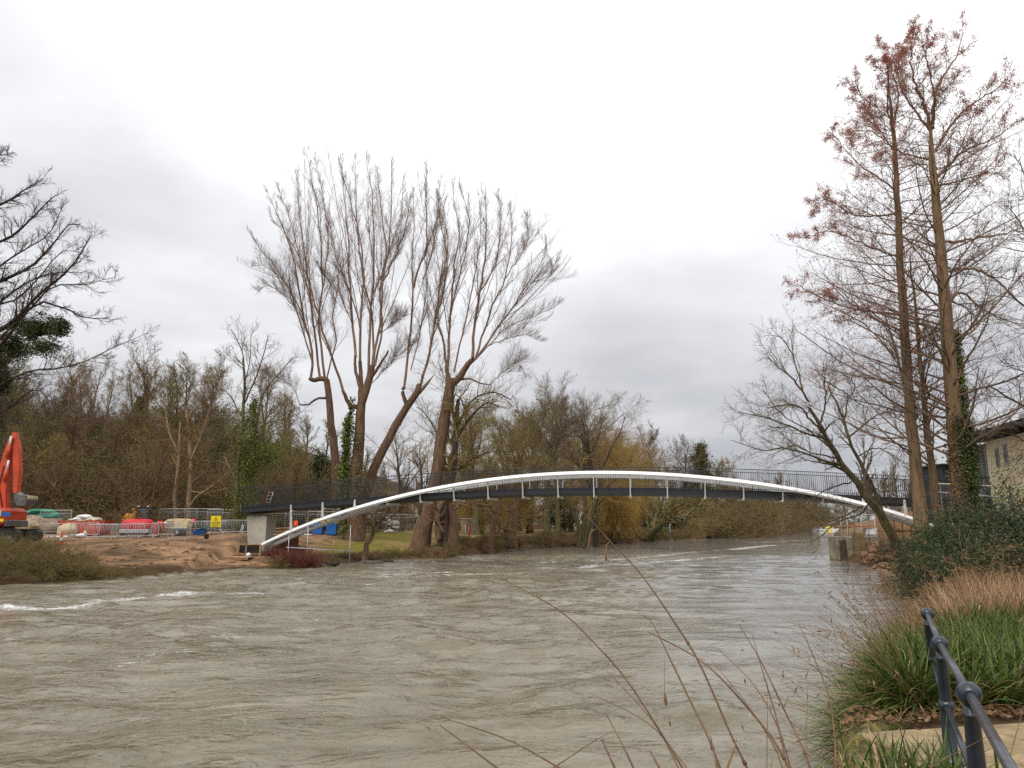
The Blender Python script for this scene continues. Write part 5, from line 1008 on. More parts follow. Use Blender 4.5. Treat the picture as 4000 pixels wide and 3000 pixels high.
# ---------------------------------------------------------------- yellow digger with black cab
x, y, z = place(553, 66); dg_ = thing('wheeled_digger', 'yellow digger with dark glazed cab behind the red tank', 'digger', (x, y, z), 0); s_ = 66/F
def dx(px): return (px-553)*s_
def dz(py): return at(553, py, 66)[2]-z
mb = MB(); mb.box(((dx(540)+dx(590))/2, 0, dz(2008)), (dx(590)-dx(540)+.1, 1.25, dz(1986)-dz(2030)), bev=.08); mb.box(((dx(546)+dx(590))/2, 0, dz(1981)), (1.15, 1.35, .16), bev=.05)
cb = mb.build('cab', m_black, dg_); MB().box(((dx(545)+dx(586))/2, -.64, dz(2005)), (dx(586)-dx(546), .03, dz(1988)-dz(2024))).build('windscreen', m_glass, cb)
for px in (541, 592): MB().box((dx(px), -.75, dz(1986)), (.14, .08, .34), bev=.03).build('mirror', m_black, dg_)
for px in (548, 584): MB().box((dx(px), -.7, dz(1979)), (.16, .12, .10), bev=.02).build('work_lamp', m_whitep, dg_)
MB().lathe((dx(575), 0, dz(1976)), [(.07, 0), (.07, .1), (.02, .13)], 8).build('beacon', m_hivis, dg_)
mb = MB(); mb.box((dx(518), 0, dz(2022)), (1.0, 1.5, .55), bev=.12); mb.box((dx(500), .1, dz(2012)), (.5, .9, .3), bev=.08); mb.box((dx(530), 0, dz(2006)), (.5, .5, .25), ry=.4, bev=.05); mb.build('engine_hood', m_yellow, dg_)
MB().lathe((dx(514), 0, dz(1999)), [(.03, -.05), (.03, .1), (.12, .12), (.14, .22), (.05, .28)], 10).build('orange_beacon', m_yellow, dg_)
beam_ = MB(); beam_.prism([(dx(490), dz(2034)), (dx(478), dz(2030)), (dx(482), dz(2022)), (dx(510), dz(2010)), (dx(514), dz(2020))], -.3, .1); beam_.build('loader_arm', m_yellow, dg_)
MB().tube([(dx(478), 0, dz(2030)), (dx(476), 0, dz(2008))], .03, 6).build('mirror_stalk', m_black, dg_); MB().lathe((dx(476), -.05, dz(2003)), [(.05, -.02), (.20, 0), (.20, .05), (.05, .07)], 12, 'Y').build('round_mirror', m_black, dg_)
mb = MB(); mb.box((dx(545), 0, dz(2040)), (2.2, 1.6, .45), bev=.1); mb.build('chassis', m_steel, dg_)
for wx_ in (505, 590):
    for wy_ in (-.85, .65):
        w_ = MB().lathe((dx(wx_), wy_, .48), [(.25, 0), (.46, .02), (.48, .08), (.48, .24), (.46, .30), (.25, .32)], 18, 'Y').build('wheel', m_black, dg_); MB().lathe((dx(wx_), wy_-.01, .48), [(.22, 0), (.22, .03), (.05, .06)], 12, 'Y').build('rim', m_yellow, w_)
# ---------------------------------------------------------------- red tank on a grey skid
x, y, z = place(535, 60); tk = thing('red_tank', 'rounded red fuel tank on a grey frame behind the barriers', 'tank', (x, y, z)); L_ = 1.15
MB().lathe((-L_, 0, .88), [(.05, -.10), (.36, -.02), (.47, .15), (.50, .5), (.50, 1.8), (.47, 2.15), (.36, 2.3), (.05, 2.4)], 24, 'X').build('vessel', m_red, tk)
mb = MB(); mb.box((0, 0, .42), (2.3, 1.1, .30), bev=.03); mb.build('skid', m_galv, tk)
for i in range(9): MB().box((-1.0+i*.25, -.57, .18), (.10, .06, .22)).build('skid_rib', m_black, tk)
MB().lathe((.1, 0, 1.36), [(.14, 0), (.14, .08), (.10, .12)], 12).build('filler_cap', m_red, tk)
for px_ in (-.9, .9): MB().lathe((px_, -.5, .22), [(.10, 0), (.22, .02), (.22, .14), (.10, .16)], 14, 'Y').build('wheel', m_black, tk)
# ---------------------------------------------------------------- towable compressor
x, y, z = place(695, 61); cm = thing('towable_compressor', 'beige towable compressor with louvred side behind the askew barrier', 'compressor', (x, y, z)); s_ = 61/F
w = 88*s_; b0_ = .62; h_ = .72
mb = MB(); mb.prism([(-w/2, b0_), (w/2-.1, b0_), (w/2, b0_+.2), (w/2-.02, b0_+h_*.85), (w/2-.2, b0_+h_), (0, b0_+h_+.05), (-w/2+.25, b0_+h_), (-w/2, b0_+h_*.75)], -.45, .45); mb.build('housing', m_beige, cm)
for i in range(5): MB().box((-w*.27, -.46, b0_+.12+i*.10), (w*.36, .03, .04)).build('louvre', m_steel, cm)
for i in range(2): MB().box((w*.12, -.455, b0_+.42-i*.05), (.12, .02, .03), ry=(.7 if i else -.7)).build('emblem_stroke', m_red, cm)
mb = MB(); mb.box((0, 0, b0_-.1), (w*.9, .7, .12)); mb.tube([(-w/2, 0, .45), (-w/2-.7, 0, .35)], .04, 6); mb.tube([(-w*.3, -.3, b0_-.15), (-w*.3, -.3, .02)], .03, 6); mb.tube([(w*.3, -.3, b0_-.15), (w*.3, -.3, .02)], .03, 6); mb.build('chassis', m_steel, cm)
for sy in (-.5, .42): w_ = MB().lathe((w*.08, sy, .3), [(.15, 0), (.29, .02), (.30, .12), (.15, .14)], 16, 'Y').build('wheel', m_black, cm); MB().lathe((w*.08, sy-.01, .3), [(.13, 0), (.13, .02), (.04, .04)], 10, 'Y').build('rim', m_galv, w_)
# ---------------------------------------------------------------- bending worker
x, y, z = place(608, 59.5)
per = thing('person', 'person in orange hi-vis clothing bending over beside the compressor', 'person', (x, y, z))
def skinned(name, verts, edges, rad, m, parent, sub=2):
    me = bpy.data.meshes.new(name); me.from_pydata(verts, edges, []); o = bpy.data.objects.new('tmp', me); C.objects.link(o); md = o.modifiers.new('s', 'SKIN'); md.use_smooth_shade = True
    for i, r_ in enumerate(rad): me.skin_vertices[0].data[i].radius = (r_, r_); me.skin_vertices[0].data[i].use_root = (i == 0)
    ss = o.modifiers.new('d', 'SUBSURF'); ss.levels = sub; ss.render_levels = sub; bpy.context.view_layer.update()
    me2 = bpy.data.meshes.new_from_object(o.evaluated_get(bpy.context.evaluated_depsgraph_get())); bpy.data.objects.remove(o); me2.materials.clear(); me2.materials.append(m); return link(name, me2, parent)
v = [(0, 0, .88), (.13, 0, 1.04), (.33, 0, 1.15), (.50, 0, 1.12), (.58, 0, 1.07), (.66, 0, 1.02),     # pelvis spine neck head
     (-.02, -.10, .84), (.04, -.11, .48), (-.02, -.12, .10), (.12, -.13, .04), (-.02, .10, .84), (.08, .12, .48), (.04, .13, .10), (.18, .14, .04),
     (.44, -.17, 1.08), (.50, -.21, .84), (.62, -.18, .64), (.66, -.17, .56), (.44, .17, 1.08), (.52, .21, .84), (.64, .16, .66), (.68, .15, .58)]
e_ = [(0, 1), (1, 2), (2, 3), (3, 4), (4, 5), (0, 6), (6, 7), (7, 8), (8, 9), (0, 10), (10, 11), (11, 12), (12, 13), (3, 14), (14, 15), (15, 16), (16, 17), (3, 18), (18, 19), (19, 20), (20, 21)]
rr_ = [.15, .15, .17, .13, .06, .10, .10, .07, .05, .045, .10, .07, .05, .045, .075, .052, .042, .035, .075, .052, .042, .035]
skinned('body', v, e_, rr_, m_hivis, per)
MB().lathe((.72, 0, 1.0), [(.09, -.10), (.105, -.02), (.09, .06), (.04, .1)], 14).build('face', m_skin, per)
MB().lathe((.71, 0, 1.05), [(.15, -.03), (.125, -.01), (.12, .05), (.07, .11), (.01, .13)], 16).build('hard_hat', m_whitep, per)
mb = MB(); mb.box((.30, 0, 1.31), (.30, .34, .03), ry=.1); mb.build('back_pack', m_black, per)
for sy in (-.17, .15):
    for i in range(5): MB().tube([(.67+.01*i, sy-.03+i*.015, .56), (.69+.01*i, sy-.03+i*.016, .50-.006*(2-abs(i-2))), (.67+.01*i, sy-.025+i*.014, .46)], .010, 6).build('finger', m_skin, per)
for sx, sy in ((.06, -.125), (.12, .135)): MB().box((sx, sy, .05), (.27, .10, .10), bev=.03).build('boot', m_black, per)
# ---------------------------------------------------------------- wheelbarrow
x, y, z = place(780, 55); wb = thing('wheelbarrow', 'blue wheelbarrow loaded with rubble in front of the barriers', 'wheelbarrow', (x, y, z))
mb = MB(); mb.add([(-.32, -.22, .34), (.28, -.22, .34), (.28, .22, .34), (-.32, .22, .34), (-.48, -.33, .60), (.62, -.33, .68), (.62, .33, .68), (-.48, .33, .60)], [(3, 2, 1, 0), (0, 1, 5, 4), (1, 2, 6, 5), (2, 3, 7, 6), (3, 0, 4, 7)]); mb.build('tray', m_blue, wb)
mb = MB(); mb.tube([(-.95, -.25, .62), (-.4, -.22, .36), (.6, -.06, .2)], .018, 6); mb.tube([(-.95, .25, .62), (-.4, .22, .36), (.6, .06, .2)], .018, 6)
for sy in (-.2, .2): mb.tube([(-.3, sy, .34), (-.38, sy, 0), (-.2, sy, .0), (-.12, sy, .34)], .015, 6)
mb.build('frame', m_steel, wb); w_ = MB().lathe((.52, -.05, .19), [(.1, 0), (.18, .02), (.19, .05), (.18, .08), (.1, .1)], 16, 'Y').build('wheel', m_black, wb)
rng = np.random.default_rng(31)
def lump(c, s, seed, n_=3, j=.25):
    import bmesh
    bm_ = bmesh.new(); bmesh.ops.create_icosphere(bm_, subdivisions=n_, radius=1.0); V = np.array([v_.co for v_ in bm_.verts]); f = [[w__.index for w__ in q.verts] for q in bm_.faces]; bm_.free()
    d = fbm(V[:, 0]*1.7+seed, V[:, 1]*1.7+V[:, 2]*1.3, seed, 3); V = V*(1+(d[:, None]-.5)*j*2.4)*np.array(s)+np.array(c); return V, f
def lumps(items, name, m, parent=None, smooth=False):
    mb = MB()
    for c, s, sd_ in items: V, f = lump(c, s, sd_); mb.add(V, f, smooth)
    return mb.build(name, m, parent)
tag(lumps([((x-.1, y, z+.66), (.24, .2, .10), 1), ((x+.15, y, z+.70), (.2, .18, .11), 2), ((x+.35, y-.05, z+.70), (.14, .14, .08), 3)], 'rubble', m_black), 'dark rubble heaped in the blue wheelbarrow', 'rubble')
tag(lumps([((x+.22, y-.12, z+.78), (.16, .10, .06), 7)], 'green_bag', m_green), 'small green bag on the rubble in the wheelbarrow', 'bag')
# ---------------------------------------------------------------- traffic cone
x, y, z = place(242, 49.5); cn = thing('traffic_cone', 'orange and white traffic cone at the left of the dirt', 'cone', (x, y, z)); MB().box((0, 0, .03), (.40, .40, .06), bev=.02).build('base', m_orange, cn)
MB().lathe((0, 0, .06), [(.16, 0), (.13, .18), (.075, .48), (.035, .72), (.03, .74)], 16).build('body', m_orange, cn); MB().lathe((0, 0, .06), [(.140, .16), (.098, .40)], 16).build('sleeve', m_whitep, cn)
# ---------------------------------------------------------------- skip with debris, tarpaulin, heaps
x, y, z = place(335, 61.5); sk_ = thing('skip', 'orange-red waste skip full of debris behind the barriers', 'skip', (x, y, z)); mb = MB()
o_ = [(-1.5, 0), (1.5, 0), (1.95, 1.15), (-1.95, 1.15)]; mb.prism([(-1.45, 0), (1.45, 0), (1.95, 1.15), (1.85, 1.15), (1.38, .08), (-1.38, .08), (-1.85, 1.15), (-1.95, 1.15)], -.85, .85); mb.box((0, -.84, .58), (3.1, .05, 1.10)); mb.box((0, .84, .58), (3.1, .05, 1.10)); mb.build('hull', mat('rusty_orange_paint', lin((186, 84, 52)), lin((140, 62, 40)), 4, .7), sk_)
for i in range(4): MB().box((-1.1+i*.73, -.89, .55), (.08, .06, 1.0)).build('rib', m_orange, sk_)
tag(lumps([((x-.6, y, z+1.15), (.9, .7, .16), 11), ((x+.5, y, z+1.2), (.7, .6, .22), 12)], 'spoil', m_conc), 'grey rubble heaped in the orange skip', 'rubble')
tag(lumps([((x-.15, y-.2, z+1.42), (.62, .4, .20), 14), ((x-.55, y-.35, z+1.30), (.4, .3, .10), 15)], 'white_sheeting', m_whitep), 'crumpled white sheeting on top of the skip', 'sheeting')
x, y, z = place(148, 64); tag(lumps([((x, y, z+1.75), (1.25, .8, .30), 18), ((x+.5, y, z+1.45), (1.2, .7, .35), 19)], 'tarpaulin', m_green), 'green tarpaulin behind the excavator bucket', 'tarpaulin')
tag(lumps([((x+.1, y+.1, z+.6), (1.9, 1.2, 1.0), 20)], 'rubble_heap', mat('pale_rubble', lin((168, 152, 130)), lin((118, 102, 84)), 4, .95, bump=.6)), 'pale rubble heap under the green tarpaulin', 'rubble heap')
x, y, z = place(262, 60.5); tag(lumps([((x, y, z+.3), (.8, .6, .62), 24)], 'sand_heap', mat('pale_sand', lin((196, 178, 146)), lin((160, 140, 108)), 6, .95)), 'pale sand heap behind the traffic cone', 'sand heap')
x, y, z = place(318, 58); tag(lumps([((x, y, z+.15), (.38, .25, .17), 27), ((x+.3, y, z+.28), (.14, .15, .24), 28)], 'plastic_sack', m_whitep), 'crumpled white sacks at the foot of the skip', 'sack')
x, y, z = place(205, 57.5); tag(lumps([((x+i*.28, y+.2*(i % 2), z+.06), (.12, .1, .09), 40+i) for i in range(5)], 'white_rubble', m_whitep), 'small white lumps under the leftmost barrier', 'rubble')
# ---------------------------------------------------------------- timber work round the pier and arch foot
x, y, z = place(960, 51.0); r = thing('plywood_board', 'pale plywood board lying on the dirt before the pier', 'board', (x-.35, y, z+.16)); MB().box((0, 0, 0), (1.65, 1.25, .05), ry=.02).build('sheet', m_wood2, r)
for sy in (-.55, .55): MB().box((0, sy, -.09), (1.6, .07, .12)).build('batten', m_wood, r)
fx0, fy0 = at(945, 2100, 53)[0], 53.0; gz_ = gz(fx0+.6, fy0)
r = thing('timber_formwork', 'open timber formwork box at the foot of the concrete pier', 'formwork', (fx0+.75, fy0-.6, gz_-.25)); MB().box((0, 0, .86), (1.65, .10, .08)).build('top_rail', m_wood, r)
for sx in (-.78, .78): MB().box((sx, 0, .42), (.09, .09, .88)).build('post', m_wood, r)
MB().box((0, .30, .42), (1.5, .05, .82)).build('backing', m_black, r); MB().box((0, 0, .22), (1.5, .06, .05)).build('bottom_rail', m_wood, r)
r = thing('white_ball_fender', 'round white cap sitting on the plywood board', 'cap', (x+.25, y+.1, z+.30)); MB().lathe((0, 0, 0), [(.10, -.10), (.15, -.04), (.155, .03), (.11, .11), (.02, .14)], 16).build('cap', m_whitep, r)
x, y, z = place(965, 51.6); r = thing('timber_stake', 'short brown stake standing at the front of the pier', 'stake', (x, y, z)); MB().box((0, 0, .45), (.11, .08, .95), ry=.02, taper=.8).build('shaft', BARK['red'], r)
def bars(name, label, cat, px0, py0, px1, py1, Y, rad_, m, off=(0, 0)):
    a = at(px0, py0, Y+off[0]); b__ = at(px1, py1, Y+off[1]); c = Vector((a[0], a[1], min(a[2], b__[2]))); r = thing(name, label, cat, tuple(c)); MB().tube([Vector(a)-c, Vector(b__)-c], rad_, 8).build('shaft', m, r); return r
lad = thing('ladder', 'aluminium and orange ladder standing behind the left end of the deck', 'ladder', bp_(S0+1.6, TC-.3, deck_z(S0)-.0)); 
for sx in (-.16, .16): MB().tube([(sx-.16, 0, 0), (sx+.12, .1, 1.25)], .025, 6).build('stile', m_orange if sx < 0 else m_galv, lad)
for i in range(5): MB().tube([(-.16-.12+.28*(i+.5)/5, .02*i, .12+i*.24), (.04+.28*(i+.5)/5-.0, .02*i, .12+i*.24)], .014, 5).build('rung', m_galv, lad)
bars('prop_pole', 'grey prop pole leaning against the pier, left', 'pole', 928, 2118, 948, 2048, 53.5, .03, m_galv)
bars('prop_pole', 'grey prop pole leaning against the pier, second from left', 'pole', 938, 2118, 952, 2052, 53.7, .025, m_galv)
# timber lengths lying between the pier and the bins
x, y, z = place(1110, 64); r = thing('lumber_pile', 'loose pile of sawn timber behind the lower end of the arch', 'timber pile', (x, y, z)); rng = np.random.default_rng(8)
for i in range(16): MB().box((rng.normal(0, .5), rng.normal(0, .25), .06+i*.035), (rng.uniform(1.4, 2.8), .14, .05), rz=rng.normal(0, .12), ry=rng.normal(0, .02)).build('plank', [m_wood, m_wood2, BARK['red']][i % 3], r)
MB().box((-1.1, -.1, .42), (.75, .5, .35)).build('block', m_conc, r)
for px0, px1 in ((1030, 1092), (1170, 1215)):
    a = at(px0, 2087, 63.2); b__ = at(px1, 2089, 63.2); r = thing('white_pole', 'white pole lying along the grass edge '+('just right of the pier' if px0 < 1100 else 'below the blue bins'), 'pole', (a[0], a[1], a[2])); MB().tube([(0, 0, 0), (b__[0]-a[0], 0, b__[2]-a[2])], .045, 8).build('shaft', m_whitep, r)
    MB().box(((b__[0]-a[0])/2, 0, -(a[2]-gz(a[0], a[1]))/2-.03), (.08, .08, max(.05, a[2]-gz(a[0], a[1])))).build('rest', m_wood, r)
# abutment block and edge boards under the arch foot
x, y, z = place(1118, 57.8); r = thing('rusty_sheet_wall', 'rust-brown steel sheet wall behind the arch foot', 'sheet wall', (x, y, z-.4)); mb = MB(); P_ = []
for i in range(17): P_.append((-1.0+i*.125, (.06 if (i//2) % 2 else -.06)))
mb.add([(a, b_, h__) for h__ in (0, 1.5) for a, b_ in P_], [(i, i+1, i+18, i+17) for i in range(16)]); mb.build('sheet', mat('rusted_steel', lin((140, 94, 62)), lin((98, 66, 46)), 4, .85), r)
x, y, z = place(1100, 49.2); r = thing('edging_boards', 'low pale timber edging boards beside the crimson dogwood', 'edging', (x, y, z)); 
for i, (a, b_, w_, rz_) in enumerate(((-.6, 0, 1.4, .05), (.7, .1, 1.2, -.08), (0, .5, 1.6, .1))): MB().box((a, b_, .08), (w_, .06, .14), rz=rz_).build('board', m_wood, r)
x, y, z = place(1170, 51.5); tag(lumps([((x-.5, y, z+.16), (.5, .35, .30), 61), ((x+.3, y, z+.22), (.55, .35, .34), 62), ((x+.9, y+.1, z+.1), (.35, .3, .22), 63)], 'black_sheeting', mat('black_polythene', (.05, .052, .06), (.025, .026, .03), 3, .3, spec=.7)), 'crumpled black polythene on the bank right of the arch foot', 'sheeting')
x, y, z = place(1295, 52.5); tag(lumps([((x-.3, y, max(z, 0)+.1), (.45, .3, .16), 65), ((x+.3, y, max(z, 0)+.1), (.35, .3, .14), 66)], 'black_bag', m_black), 'flat black bag at the water edge under the timber rail', 'bag')
# poles and rail standing at the water's edge
def post_(name, label, px, Y, ztop_py, r_, m, zb=None):
    x, y, z = place(px, Y); z = max(z, -.3) if zb is None else zb; h__ = at(px, ztop_py, Y)[2]-z; r = thing(name, label, 'post', (x, y, z)); MB().tube([(0, 0, 0), (0, 0, h__)], r_, 8).build('shaft', m, r); return r
post_('scaffold_pole', 'thin grey scaffold pole standing right below the arch, left of the rail', 1130, 51, 2090, .026, m_galv); post_('scaffold_pole', 'thin grey scaffold pole at the left end of the horizontal rail', 1203, 51.5, 2055, .026, m_galv)
post_('scaffold_pole', 'thin grey scaffold pole at the right end of the horizontal rail', 1369, 53, 2052, .026, m_galv); bars('timber_prop', 'short slanting timber prop below the horizontal rail', 'prop', 1294, 2168, 1305, 2112, 52, .03, m_wood)
a = Vector(at(1118, 2138, 51)); b__ = Vector(at(1388, 2154, 53)); r = thing('handrail_pole', 'long pale horizontal pole tied to the scaffold poles by the water', 'pole', tuple(a)); MB().tube([(0, 0, 0), b__-a], .028, 8).build('shaft', m_galv, r)
# ---------------------------------------------------------------- blue bins with yellow lids
for j, (px, lab) in enumerate(((1242, 'blue bin with domed yellow lid behind the arch, left of the pair'), (1297, 'blue bin with domed yellow lid behind the arch, right of the pair'))):
    x, y, z = place(px, 67.5+.3*j); r = thing('grit_bin', lab, 'bin', (x, y, z), 0, 'blue bins with yellow lids'); MB().box((0, 0, .52), (.86, .75, 1.04), taper=1.1, bev=.05).build('tub', m_blue, r)
    mb = MB(); mb.prism([(-.5, 1.04), (.5, 1.04), (.5, 1.16), (.36, 1.30), (.16, 1.38), (-.16, 1.38), (-.36, 1.30), (-.5, 1.16)], -.44, .44); mb.build('lid', m_lidy, r)
    for q_ in (-.12, 0, .12): MB().box((q_, -.45, 1.24), (.04, .02, .12)).build('lid_slot', m_ink, r)
# ---------------------------------------------------------------- parked vehicles beyond the fence
def vehicle(label, px, Y, L_, hb, hc, m, rz=0, name='parked_van', cat='van'):
    x, y, z = place(px, Y); r = thing(name, label, cat, (x, y, z), rz); mb = MB(); q = L_/2
    mb.prism([(-q, .35), (q, .35), (q, hb*.8), (q*.95, hb), (q*.55, hb), (q*.30, hc), (-q*.85, hc), (-q, hb*1.02)], -.88, .88); mb.build('body', m, r)
    MB().prism([(q*.50, hb+.02), (q*.30, hc-.10), (-q*.2, hc-.10), (-q*.2, hb+.02)], -.89, -.885).build('side_window', m_glass, r)
    for sx in (-q*.62, q*.62):
        for sy in (-.9, .7):
            w_ = MB().lathe((sx, sy, .33), [(.2, 0), (.32, .02), (.33, .18), (.2, .2)], 18, 'Y').build('wheel', m_black, r); MB().lathe((sx, sy-.01, .33), [(.18, 0), (.18, .02), (.05, .04)], 12, 'Y').build('rim', m_galv, w_)
    MB().box((q*.985, -.6, hb*.68), (.06, .28, .16)).build('headlight', m_whitep, r)
    return r
vehicle('white parked van half hidden behind the crooked forked tree', 1478, 84, 4.4, 1.2, 1.85, m_whitep); vehicle('dark parked car in front of the white van', 1432, 82, 3.6, .95, 1.45, m_black, 0, 'parked_car', 'car')
x, y, z = place(1430, 78); r = thing('pallet', 'wooden pallet leaning on its side below the parked car', 'pallet', (x, y, z))
for i in range(3): MB().box((0, 0, .12+i*.2), (1.1, .05, .09)).build('slat', m_wood, r)
for i in range(4): MB().box((-.5+i*.33, .05, .32), (.08, .08, .6)).build('block', m_wood, r)
x, y, z = place(1523, 78); tag(lumps([((x, y, z+.12), (.45, .3, .2), 71), ((x-.35, y, z+.08), (.3, .25, .14), 72)], 'white_sacks', m_whitep), 'low heap of white sacks on the grass below the fence', 'sack')
# small red post and marker posts on the lawn
post_('red_marker', 'small red marker post on the lawn', 1832, 88, 2056, .09, m_red); post_('survey_stake', 'thin white-topped stake on the lawn left of the red marker', 1818, 76, 2050, .02, m_whitep); post_('mooring_post', 'tall blue-grey post on the bank right of the mossy leaning tree', 2617, 135, 2035, .11, mat('blue_grey_paint', lin((128, 142, 156)), lin((108, 120, 134)), 4, .6))
# house glimpsed through the park trees
def house(label, px, Y, w, h, wall_m, roof_m, name='house'):
    x, y, z = place(px, Y); r = thing(name, label, 'house', (x, y, z)); MB().box((0, 0, h/2), (w, 7, h)).build('wall', wall_m, r)
    MB().add([(-w/2-.4, -3.9, h-.1), (w/2+.4, -3.9, h-.1), (w/2+.4, 3.9, h-.1), (-w/2-.4, 3.9, h-.1), (-w/2-.4, 0, h+2.6), (w/2+.4, 0, h+2.6)], [(0, 1, 5, 4), (2, 3, 4, 5), (0, 4, 3), (1, 2, 5), (3, 2, 1, 0)]).build('roof', roof_m, r)
    for i in range(int(w//2.6)):
        for zz_ in ((1.2,) if h < 4 else (1.2, 3.9)): f_ = MB().box((-w/2+1.5+i*2.6, -3.52, zz_+.6), (1.1, .06, 1.2)).build('window', m_whitep, r); MB().box((-w/2+1.5+i*2.6, -3.56, zz_+.6), (.9, .03, 1.0)).build('pane', m_glass, f_)
    return r
m_brickp = mat('pale_render', lin((196, 180, 156)), lin((170, 152, 126)), 3, .85); m_brick = mat('red_brick', lin((120, 90, 72)), lin((96, 72, 58)), 8, .9); m_slate = mat('brown_roof_tiles', lin((128, 96, 78)), lin((96, 72, 60)), 6, .85, bump=.3)
house('pale rendered house seen under the deck between the poplars', 1560, 175, 9, 3.4, m_brickp, m_slate); house('brick house with white windows glimpsed behind the lawn trees', 2060, 190, 10, 3.2, m_brick, m_slate); house('pale house far behind the fence left of the wide poplar', 1690, 180, 8, 3.0, m_brickp, m_slate)
house('small far house with red roof at the bend of the river', 3195, 500, 12, 4.5, m_brickp, m_brick)
# rocks at the water's edge
rng = np.random.default_rng(55)
RL = ['dark wet rock at the far water edge', 'flat dark rock breaking the surface near the far bank']
rk0 = thing('river_rock', 'k', 'rock', group='dark rocks at the far water edge'); lumps([((0, 0, 0), (.5, .35, .15), 81)], 'stone', m_stone, rk0, True); fi = True
for j, (px, py, s_) in enumerate(((1438, 2201, 1.6), (1470, 2199, 1.3), (1500, 2192, 1.2), (1518, 2193, 1.0), (1555, 2187, 1.1), (1620, 2180, 1.4), (1655, 2180, 1.2), (1715, 2180, 1.2), (1490, 2188, .8), (1410, 2202, .9), (735, 2238, .8), (760, 2237, .6), (690, 2240, .6), (1230, 2214, .8), (1262, 2209, .7), (1995, 2152, 1.3), (2040, 2149, 1.2))):
    p = on(px, py, 0.02); lab = 'dark wet rock awash '+('in the row of rocks off the park bank' if px > 1300 and px < 1900 else 'below the dirt slope' if px < 900 else 'below the arch foot' if px < 1300 else 'under the park lawn')
    if fi: fi = False; rk0.location = p; rk0.scale = (s_,)*3; rk0['label'] = lab
    else: dup(rk0, p, j*.4, lab, s_)
rb = thing('dirt_lump', 'k', 'stone', group='stones strewn on the dirt slope'); lumps([((0, 0, 0), (.16, .12, .09), 91)], 'stone', mat('pale_earth', lin((142, 112, 84)), lin((100, 76, 56)), 6, .95, bump=.5), rb); fi = True
for j in range(190):
    px, Y = rng.uniform(420, 1060), rng.uniform(42.5, 52); p = place(px, Y, .02); s_ = rng.uniform(.25, 1.0)**1.6
    if fi: fi = False; rb.location = p; rb['label'] = 'earthy stone strewn on the bare dirt slope'
    else: dup(rb, p, j, 'earthy stone strewn on the bare dirt slope', s_)
# two white birds at the waterline
def bird(label, px, py, j):
    p = on(px, py, .02); r = thing('white_gull', label, 'bird', p, R(20+140*j), 'white gulls at the water edge'); mb = MB()
    mb.tube([(-.24, 0, .17), (-.14, 0, .17), (0, 0, .16), (.10, 0, .20), (.15, 0, .27), (.19, 0, .30), (.22, 0, .295)], [.012, .05, .085, .07, .035, .042, .02], 10); mb.build('body', m_whitep, r)
    MB().tube([(.22, 0, .295), (.27, 0, .285)], [.014, .003], 5).build('beak', m_yellow, r)
    for sy in (-.08, .08): MB().tube([(.07, sy, .20), (-.08, sy*1.05, .19), (-.26, sy*.5, .17)], [.02, .04, .008], 6).build('wing', mat('grey_wing', (.45, .46, .48), (.4, .41, .43), 3, .7), r)
    for sy in (-.03, .03): MB().tube([(0, sy, .10), (.01, sy, -.05)], .008, 5).build('leg', m_yellow, r)
bird('white gull at the water edge left of the biggest dogwood', 1088, 2217, 0); bird('white gull at the water edge below the biggest dogwood', 1121, 2217, 1)
# white sign and yellow marker far up the river, moored boats
p = on(3052, 2087, 0); r = thing('river_sign', 'small white board sign standing in the far water', 'sign', p); MB().tube([(0, 0, -.6), (0, 0, 1.0)], .09, 8).build('post', m_galv, r); MB().box((0, -.1, 1.35), (1.5, .06, 1.1), ry=-.12).build('board', m_whitep, r)
p = at(3241, 2071, 66); r = thing('yellow_marker', 'yellow ring-shaped lifebuoy on a post at the far right bank corner', 'lifebuoy', (p[0]-.1, 66, .2)); MB().tube([(0, 0, -.8), (0, 0, p[2]-.2)], .04, 8).build('post', m_wood, r)
MB().tube([(.20*math.cos(a), -.06, p[2]-.2+.26*math.sin(a)) for a in np.linspace(0, 2*math.pi, 17)], .075, 8, caps=False).build('ring', m_signy, r)
for j, (px, Y, lab) in enumerate(((3200, 330, 'small white cruiser moored at the far right bank, left of the others'), (3225, 300, 'small white cruiser moored at the far right bank, middle'), (3245, 360, 'small white cruiser moored at the far right bank, farthest'))):
    p = at(px, 2075, Y); r = thing('moored_boat', lab, 'boat', (p[0], Y, 0), 0, 'moored white boats far up the river'); mb = MB(); mb.prism([(-3.2, .9), (-3.0, -.2), (2.2, -.2), (3.8, 1.0)], -1.1, 1.1); mb.build('hull', m_whitep, r); MB().prism([(-2.2, .95), (1.2, .95), (.5, 1.9), (-2.0, 1.9)], -.9, .9).build('cabin', m_whitep, r); MB().prism([(-1.9, 1.2), (.75, 1.2), (.4, 1.7), (-1.8, 1.7)], -.92, -.905).build('cabin_window', m_glass, r)
# ---------------------------------------------------------------- right bank works behind the bridge end
m_quay = mat('stained_quay_concrete', lin((156, 142, 122)), lin((96, 84, 66)), 1.4, .9, bump=.4, bscale=12)
x0, y0 = 27.0, 60.0
r = thing('quay_wall', 'weathered concrete quay wall at the water corner below the scaffold', 'wall', (25.5, 59.5, 0)); 
for i, (a, b_, c, d, hh_) in enumerate(((0.6, 0, 1.2, 3.0, 1.85), (1.85, .03, 1.2, 3.0, 1.95), (3.1, -.04, 1.2, 3.0, 1.9), (4.35, .02, 1.2, 3.0, 1.95))): MB().box((a, b_, hh_/2-.3), (c, d, hh_+.6), bev=.04).build('wall_block', m_quay, r)
r = thing('sheet_pile', 'dark timber pile at the outer corner of the quay', 'pile', (25.35, 58.0, -.6)); MB().box((0, 0, 1.1), (.45, .3, 2.2), taper=.95).build('shaft', BARK['dark'], r)
